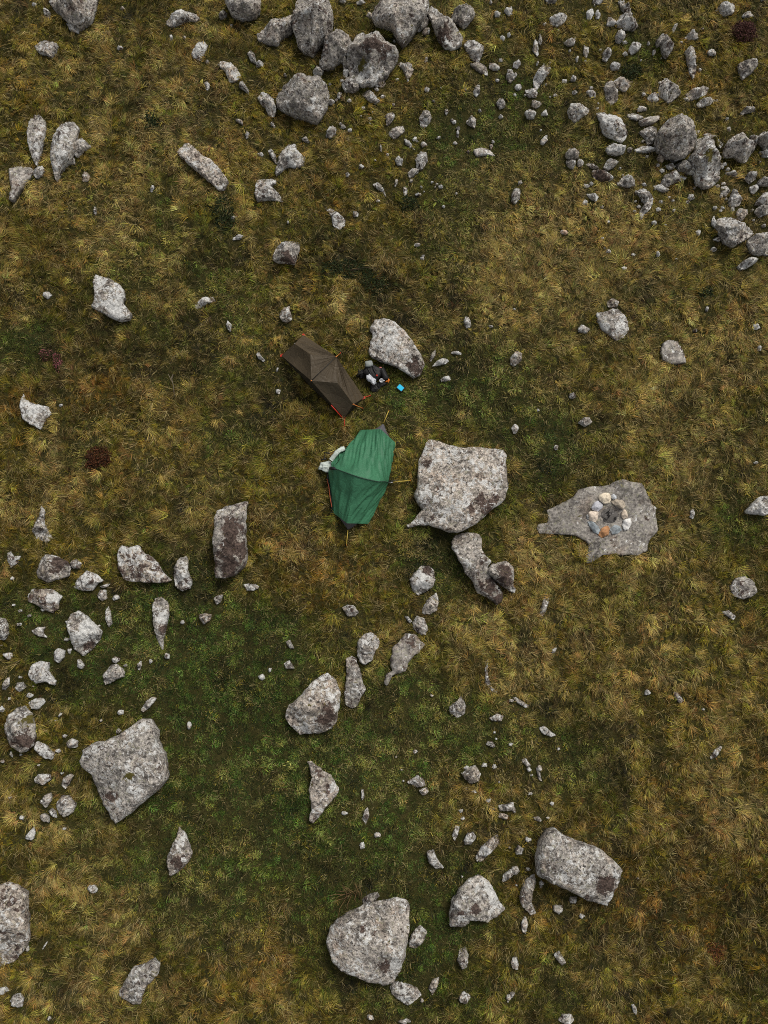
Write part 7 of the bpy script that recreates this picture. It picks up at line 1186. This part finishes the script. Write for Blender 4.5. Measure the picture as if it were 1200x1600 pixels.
# ---------------------------------------------------------------- small shrubs, dead wood
def leaf_mat(name, c0, c1, rough=.7, trans=.15):
    m, t, b, out = nodes(name); at = N(t, 'ShaderNodeAttribute', attribute_name='rnd')
    k = mix(t, at.outputs['Fac'], c0, c1); t.links.new(k, b.inputs['Base Color']); b.inputs['Roughness'].default_value = rough; b.inputs['Specular IOR Level'].default_value = .2
    tr = N(t, 'ShaderNodeBsdfTranslucent'); t.links.new(k, tr.inputs[0]); mx = N(t, 'ShaderNodeMixShader', {0: trans, 1: b.outputs[0], 2: tr.outputs[0]}); t.links.new(mx.outputs[0], out.inputs[0])
    return m
def cloud(name, c, rx, ry, hgt, n, lf, mat, parent, seed, rotz=0., ragged=.5):
    """many leaf-sized faces spread through a low irregular crown"""
    rr = random.Random(seed); V = []; F = []; R = []
    ca, sa = math.cos(rotz), math.sin(rotz)
    while len(F) < n:
        x, y = rr.uniform(-1.2, 1.2), rr.uniform(-1.2, 1.2); a = math.atan2(y, x)
        lim = 1+ragged*noise.noise(Vector((math.cos(a)*1.4, math.sin(a)*1.4, seed)))+ragged*.6*noise.noise(Vector((x*4, y*4, seed+5)))
        if x*x+y*y > lim*lim: continue
        z = hgt*(1-.75*(x*x+y*y))*rr.uniform(.3, 1.05)
        X = c[0]+x*rx*ca-y*ry*sa; Y = c[1]+x*rx*sa+y*ry*ca; Z = gzf(X, Y)+max(z, .01)
        d = Vector((rr.gauss(0, 1), rr.gauss(0, 1), rr.gauss(.3, .6))).normalized(); u = d.cross(Vector((rr.gauss(0, 1), rr.gauss(0, 1), 1.5))).normalized()
        L = lf*rr.uniform(.6, 1.4); p = Vector((X, Y, Z)); k = len(V)
        V += [p, p+d*L*.5+u*L*.28, p+d*L, p+d*L*.5-u*L*.28]; F.append((k, k+1, k+2, k+3)); R += [rr.random()]*4
    o = mesh(name, V, F, mat, parent=parent, smooth=False)
    at = o.data.attributes.new('rnd', 'FLOAT', 'POINT'); at.data.foreach_set('value', R)
    return o
M_STEM = plain('shrub_stem', (.06, .035, .02), .8, .3)
SHRUBS = []
def shrub(name, key, rx, ry, h, n, lf, mat, label, cat, seed, rotz=0., flowers=None):
    x, y, _ = PT[key]; z = gzf(x, y)
    SHRUBS.append((key, rx, ry)); root = empty(name, (x, y, z), label=label, cat=cat); rr = random.Random(seed)
    for k in range(7):
        a = rr.uniform(0, 6.28); q = rr.uniform(.3, .9)
        tube('stem', [Vector((x, y, z-.03)), Vector((x+rx*q*.5*math.cos(a), y+ry*q*.5*math.sin(a), z+h*.5)), Vector((x+rx*q*math.cos(a), y+ry*q*math.sin(a), z+h*.8))], .007, M_STEM, root, seg=4, taper=[1, .7, .4])
    cloud('foliage', (x, y), rx, ry, h, n, lf, mat, root, seed, rotz)
    if flowers: cloud('flowers', (x, y), rx*.95, ry*.95, h*1.25, flowers[0], lf*.8, flowers[1], root, seed+50, rotz, .9)
M_HG = leaf_mat('heather_leaf', (.03, .022, .010), (.09, .06, .025)); M_PINK = leaf_mat('heather_flower', (.26, .06, .075), (.42, .15, .17))
M_REDL = leaf_mat('red_brown_leaf', (.020, .011, .007), (.13, .045, .016)); M_MAT = leaf_mat('dark_green_leaf', (.010, .018, .006), (.045, .062, .018))
M_MAR = leaf_mat('maroon_leaf', (.035, .014, .012), (.11, .045, .035)); M_RUST = leaf_mat('rust_leaf', (.05, .02, .008), (.25, .09, .03))
shrub('heather_shrub', 'heath1', .17, .15, .20, 260, .035, M_HG, 'sparse pink heather clump, left one of the pair near the left edge', 'heather', 3, flowers=(110, M_PINK))
shrub('heather_shrub', 'heath2', .12, .26, .24, 320, .035, M_HG, 'dense pink heather clump, right one of the pair near the left edge', 'heather', 4, rotz=.25, flowers=(240, M_PINK))
shrub('heather_shrub', 'heath3', .36, .28, .20, 1500, .045, M_REDL, 'dark rust-red low shrub below the pink heather', 'shrub', 5, .25)
shrub('heather_shrub', 'heath4', .34, .30, .24, 1500, .05, M_MAR, 'dark maroon bushy shrub near the top right corner', 'shrub', 6)
shrub('heather_shrub', 'heath5', .22, .28, .16, 500, .04, M_RUST, 'small rust-coloured shrub in the grass near the bottom right corner', 'shrub', 7)
for k, (key, rx, ry, rz, lab) in enumerate((('mat1', .40, .34, .3, 'dark green mat of low shrub below the long diagonal slab'), ('mat7', .36, .25, -.5, 'dark green low shrub joined to the lower side of the diagonal slab mat'),
        ('mat2', .75, .26, .05, 'widest dark green mat of low shrub, above the brown tent'), ('mat8', .40, .26, -.3, 'short dark green shrub mat at the right end of the widest mat'),
        ('mat3', .22, .28, 0, 'dark green tuft of low shrub between the cut-off boulder and the spindle slabs'), ('mat4', .30, .22, 0, 'dark green low shrub in the scree above the smooth leaf-shaped rock'),
        ('mat5', .26, .2, 0, 'round dark green cushion of shrub below the white-flecked paired rock'), ('mat6', .22, .18, 0, 'small dark green cushion of shrub left of the right edge, among straw grass'))):
    shrub('low_shrub', key, rx, ry, .11, int(6000*rx*ry)+200, .045, M_MAT, lab, 'shrub', 20+k, rz)
def deadwood():
    a, b = PTG('stick0'), PTG('stick1'); m = plain('weathered_wood', (.20, .16, .11), .8, .2, 30, .004)
    r = empty('dead_stick', (a.x, a.y, 0), label='thin weathered stick sticking out of the grass left of the brown tent', cat='stick')
    tube('stem', [b+Vector((0, 0, .02)), a.lerp(b, .5)+Vector((.02, 0, .1)), a+Vector((0, 0, .12))], .010, m, r, taper=[1, .8, .5])
    tube('twig', [a.lerp(b, .4)+Vector((.02, 0, .1)), a+Vector((-.07, .04, .12))], .006, m, r); tube('twig', [a.lerp(b, .2)+Vector((.0, 0, .11)), a+Vector((.05, .05, .13))], .006, m, r)
    rr = random.Random(9); mb = plain('dead_bracken', (.15, .085, .03), .8, .3)
    x, y, _ = PT['brk']; z = gzf(x, y)
    r = empty('dead_bracken', (x, y, z), label='dry brown bracken stalks at the top of the biggest bottom-edge boulder', cat='bracken')
    for k in range(16):
        a = rr.uniform(1.2, 4.4); L = rr.uniform(.2, .55); x0, y0 = x+rr.uniform(-.25, .1), y+rr.uniform(-.12, .12)
        p = [Vector((x0, y0, z)), Vector((x0+L*.5*math.cos(a), y0+L*.5*math.sin(a), z+.22)), Vector((x0+L*math.cos(a+.3), y0+L*math.sin(a+.3), z+rr.uniform(.12, .26)))]
        tube('stalk', p, .008, mb, r, seg=4, taper=[1, .8, .4])
deadwood()

# ---------------------------------------------------------------- grass
def blade_mat():
    m, t, b, out = nodes('moor_grass')
    tint = N(t, 'ShaderNodeAttribute', attribute_name='tint', attribute_type='INSTANCER').outputs['Color']
    rnd = N(t, 'ShaderNodeAttribute', attribute_name='rnd').outputs['Fac']; tp = N(t, 'ShaderNodeAttribute', attribute_name='tip').outputs['Fac']
    br = rng(t, rnd, 0, 1, .35, 1.7)
    k = mix(t, 1., tint, N(t, 'ShaderNodeCombineColor', {0: br, 1: br, 2: br}).outputs[0], 'MULTIPLY')
    k = mix(t, math_(t, 'MULTIPLY', rng(t, rnd, .88, .95), .5), k, (.25, .185, .075))      # dead straw blades
    k = mix(t, math_(t, 'MULTIPLY', tp, .35), k, mix(t, 1., k, (1.7, 1.45, 1.2), 'MULTIPLY'))
    t.links.new(k, b.inputs['Base Color']); b.inputs['Roughness'].default_value = .6; b.inputs['Specular IOR Level'].default_value = .2
    return m
def tuft(seed, n, L0, L1, wid, spread, rootr, lift):
    """combed tuft leaning towards +x"""
    rr = random.Random(seed); V = []; F = []; R = []; T_ = []
    for k in range(n):
        a = rr.gauss(0, spread); L = rr.uniform(L0, L1); r = rootr*math.sqrt(rr.random()); ra = rr.uniform(0, 6.28)
        x, y = r*math.cos(ra), r*math.sin(ra); el = rr.uniform(*lift); cu = rr.uniform(.5, 1.3); w_ = wid*rr.uniform(.6, 1.3); q = rr.random(); b0 = len(V)
        px, py, pz = x, y, -.02; tw = rr.uniform(-.5, .5)
        for j in range(4):
            s = j/3; ww = w_*(1-s)**.6*.5 if j < 3 else .0004
            sx, sy = -math.sin(a+tw*s), math.cos(a+tw*s)
            V += [(px+sx*ww, py+sy*ww, pz), (px-sx*ww, py-sy*ww, pz+ww*.5)]; R += [q, q]; T_ += [s, s]
            e = el-cu*s; px += L/3*math.cos(e)*math.cos(a); py += L/3*math.cos(e)*math.sin(a); pz += L/3*math.sin(e)
        for j in range(3): c = b0+j*2; F.append((c, c+1, c+3, c+2))
    me = bpy.data.meshes.new('grass_tuft'); me.from_pydata(V, [], F); me.update()
    for nm, arr in (('rnd', R), ('tip', T_)):
        at = me.attributes.new(nm, 'FLOAT', 'POINT'); at.data.foreach_set('value', arr)
    return me
def grass():
    rs = np.random.RandomState(5)
    X0, X1, Y0, Y1 = -13.5, 13.5, -15.5, 19.
    dens = 460; n = int((X1-X0)*(Y1-Y0)*dens)
    x = rs.uniform(X0, X1, n); y = rs.uniform(Y0, Y1, n)
    xo = rs.uniform(-22, 22, 150000); yo = rs.uniform(-24, 34, 150000); q = (xo < X0) | (xo > X1) | (yo < Y0) | (yo > Y1)     # coarser sward farther out
    far = np.concatenate([np.zeros(n), np.ones(q.sum())]); x = np.concatenate([x, xo[q]]); y = np.concatenate([y, yo[q]]); n = len(x)
    keep = np.ones(n, bool)
    # tussocks on a jittered grid
    gs = .26
    def cell(i, j, s): h = np.sin(i*127.1+j*311.7+s*74.7)*43758.5453; return h-np.floor(h)
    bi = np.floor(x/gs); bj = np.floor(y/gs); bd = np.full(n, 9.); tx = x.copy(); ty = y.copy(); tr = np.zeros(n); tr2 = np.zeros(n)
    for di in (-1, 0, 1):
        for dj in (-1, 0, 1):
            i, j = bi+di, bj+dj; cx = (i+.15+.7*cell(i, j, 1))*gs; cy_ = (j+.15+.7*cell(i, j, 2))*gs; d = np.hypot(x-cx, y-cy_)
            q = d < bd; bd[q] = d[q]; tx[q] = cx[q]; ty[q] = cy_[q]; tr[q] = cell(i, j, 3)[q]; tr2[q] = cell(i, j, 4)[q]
    # macro colour from the place: wet green hollows, straw swards, rusty heath, dark spots with the shade beneath the big boulder painted in
    wx = x+.6*(fbm(60, x, y, .9, 3)-.5); wy = y+.6*(fbm(70, x, y, .9, 3)-.5)
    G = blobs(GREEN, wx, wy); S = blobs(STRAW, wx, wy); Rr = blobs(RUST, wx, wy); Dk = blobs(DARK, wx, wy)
    n1 = fbm(1, x, y, .55, 4); n2 = fbm(11, x, y, 1.6, 4); n3 = fbm(21, x, y, .9, 4); n4 = fbm(31, x, y, 3.2, 3)
    G = np.clip(G*1.3+(n1-.5)*1.9+(n2-.5)*.9-.04+(tr-.5)*.4, 0, 1); S = np.clip(S*1.0+(n3-.5)*2.0+(n4-.5)*1.8-.06+(tr2-.5)*.9, 0, 1); Rr = np.clip(Rr*.6+(n2-.55)*1.6+(n4-.5)*1.2+(tr-.5)*.5, 0, 1)
    olive = np.array([.126, .104, .010]); green = np.array([.054, .098, .017]); straw = np.array([.39, .295, .092]); rust = np.array([.140, .064, .012]); dark = np.array([.020, .019, .005])
    c = np.tile(olive, (n, 1))
    def lerp(c, k, f): return c*(1-f[:, None])+k*f[:, None]
    c = lerp(c, green, G*.92); c = lerp(c, straw, S*.72*(1-.65*G)); c = lerp(c, rust, Rr*.72*(1-.6*G))
    c = lerp(c, dark, np.clip(Dk*.8+.03+(fbm(41, x, y, 1.1, 4)-.55)*2.2+(fbm(81, x, y, 3.6, 3)-.5)*2.0, 0, .85))  # noise terms paint the shaded gaps between tufts into the tint
    c = c*(.42+1.16*tr[:, None])*(1.25-.75*np.clip(bd/.2, 0, 1)[:, None])*np.exp(rs.normal(-.05, .42, (n, 1)))  # tint darkens away from tussock centres: hollow shade put into colour
    c = c*(.95+.12*rs.randn(n, 3)).clip(.6, 1.4)
    # flecks
    fl = rs.rand(n); lock = fl > .90-.10*S+.05*G; q = lock; c[q] = (c[q]*.4+.6*np.array([.42, .335, .15]))*rs.uniform(.6, 1.5, (q.sum(), 1)); q = fl < .018; c[q] = np.array([.26, .22, .03])*rs.uniform(.7, 1.3, (q.sum(), 1))
    # lean: outward from the tussock, mixed with a wandering wind direction
    wind = (fbm(51, x, y, .6, 3)*5+1.2)*math.pi+(tr2-.5)*2.2
    ox, oy = x-tx, y-ty; L = np.hypot(ox, oy)+1e-6
    lx = np.cos(wind)*.85+ox/L*.30; ly = np.sin(wind)*.85+oy/L*.30
    ang = np.arctan2(ly, lx)+rs.normal(0, .5, n)
    short = np.clip(G*1.05, 0, 1)
    sc = (.63+.16*short)*(.65+.7*tr2)*rs.uniform(.75, 1.25, n)
    sc = np.where(lock, .85+.3*tr2-.3*G, sc); lift_ = np.where(lock, .045, 0.)
    zz = gz(x, y)+lift_+.085*np.exp(-(bd/.12)**2)*(.3+tr)*(1-.5*short)-.015
    sc = sc*(1+1.1*far)
    # nothing grows through rocks, tents and gear
    near = np.zeros(n)
    for poly, prof, h in ROCK_POLYS:
        px = np.array([p[0] for p in poly]); py = np.array([p[1] for p in poly]); small = max(np.ptp(px), np.ptp(py)) < .45
        mg = .05 if small else .03
        q = np.where((x > px.min()-.2) & (x < px.max()+.2) & (y > py.min()-.2) & (y < py.max()+.2))[0]
        if not len(q): continue
        i_ = inpoly(x[q], y[q], poly); d = dist_poly(x[q], y[q], poly)
        inner = i_ & (d > (-.01 if small else .0 if prof == 'flat' else .05)); keep[q[inner]] = False
        out_ = (~i_) & (d < mg) & (rs.rand(len(q)) < (.5 if small else .1)); keep[q[out_]] = False
        nr_ = (~i_) & (d < (.12 if small else .10)); sc[q[nr_]] *= .66 if small else .95
    def cut(keys, grow=0., fac=None):
        poly = [PT[k][:2] for k in keys]; q = inpoly(x, y, poly); keep[q] = False
    cut(['bA', 'bB', 'bC', 'bD']); cut(['gTL', 'gTR', 'gR2', 'gBR', 'gBL', 'gHL', 'gd2'])
    for k, r in (('pack', .26), ('case', .1), ('roll1', .1), ('mug', .1), ('dark_heap', .12), ('dark_heap2', .1), ('orange', .08), ('bag', .1)):
        d = np.hypot(x-PT[k][0], y-PT[k][1]); keep[d < r] = False
    for k, rx, ry in SHRUBS:
        d = np.hypot((x-PT[k][0])/rx, (y-PT[k][1])/ry)+.5*(n4-.5); keep[(d < .85) & (rs.rand(n) < .5)] = False
    x, y, zz, c, ang, sc, short, tr, lock = [a[keep] for a in (x, y, zz, c, ang, sc, short, tr, lock)]; n = len(x)
    me = bpy.data.meshes.new('grass'); me.vertices.add(n); me.vertices.foreach_set('co', np.stack([x, y, zz], -1).astype(np.float32).ravel())
    rot = np.stack([rs.normal(0, .12, n), rs.normal(0, .15, n), ang], -1); scl = np.stack([sc, sc, sc*rs.uniform(.75, 1.2, n)], -1)
    for nm, ty_, arr in (('rot', 'FLOAT_VECTOR', rot), ('scl', 'FLOAT_VECTOR', scl)):
        at = me.attributes.new(nm, ty_, 'POINT'); at.data.foreach_set('vector', arr.astype(np.float32).ravel())
    at = me.attributes.new('tint', 'FLOAT_COLOR', 'POINT'); at.data.foreach_set('color', np.concatenate([np.clip(c, .002, .6), np.ones((n, 1))], 1).astype(np.float32).ravel())
    pick = np.where(short > rs.uniform(.35, .75, n), rs.randint(4, 6, n), rs.randint(0, 4, n))
    pick = np.where(lock, rs.randint(6, 9, n), pick)
    at = me.attributes.new('pick', 'INT', 'POINT'); at.data.foreach_set('value', pick.astype(np.int32))
    mat = blade_mat(); col = bpy.data.collections.new('grass_tufts')
    specs = [(1, 9, .14, .27, .011, .38, .052, (.35, 1.0)), (2, 8, .15, .30, .010, .30, .052, (.3, .9)), (3, 10, .10, .20, .011, .80, .080, (.5, 1.3)), (4, 8, .16, .32, .011, .32, .052, (.3, .8)),
             (5, 14, .04, .11, .015, 1.8, .085, (.4, 1.3)), (6, 12, .05, .13, .014, 1.6, .085, (.5, 1.4)),
             (7, 2, .16, .26, .011, .5, .04, (.2, .8)), (8, 3, .12, .24, .010, .9, .06, (.3, .9)), (9, 2, .18, .30, .010, .3, .03, (.2, .7))]
    for k, s in enumerate(specs):
        tm = tuft(*s); tm.materials.append(mat); o = bpy.data.objects.new('grass_tuft_%d' % k, tm); col.objects.link(o)
    ob = bpy.data.objects.new('grass', me); link(ob, kind='stuff', label='olive, straw and rust coloured moor grass covering the ground', cat='grass')
    ng = bpy.data.node_groups.new('grass', 'GeometryNodeTree')
    ng.interface.new_socket('Geometry', in_out='INPUT', socket_type='NodeSocketGeometry'); ng.interface.new_socket('Geometry', in_out='OUTPUT', socket_type='NodeSocketGeometry')
    gi = ng.nodes.new('NodeGroupInput'); go = ng.nodes.new('NodeGroupOutput')
    ip = ng.nodes.new('GeometryNodeInstanceOnPoints'); ci = ng.nodes.new('GeometryNodeCollectionInfo'); ci.inputs['Collection'].default_value = col
    ci.inputs['Separate Children'].default_value = True; ci.inputs['Reset Children'].default_value = True
    def attr(nm, dt): a = ng.nodes.new('GeometryNodeInputNamedAttribute'); a.data_type = dt; a.inputs['Name'].default_value = nm; return a.outputs['Attribute']
    er = ng.nodes.new('FunctionNodeEulerToRotation')
    ng.links.new(gi.outputs[0], ip.inputs['Points']); ng.links.new(ci.outputs[0], ip.inputs['Instance']); ip.inputs['Pick Instance'].default_value = True
    ng.links.new(attr('pick', 'INT'), ip.inputs['Instance Index']); ng.links.new(attr('rot', 'FLOAT_VECTOR'), er.inputs[0]); ng.links.new(er.outputs[0], ip.inputs['Rotation']); ng.links.new(attr('scl', 'FLOAT_VECTOR'), ip.inputs['Scale'])
    ng.links.new(ip.outputs[0], go.inputs[0])
    md = ob.modifiers.new('grass', 'NODES'); md.node_group = ng
    print('grass tufts', n)
grass()
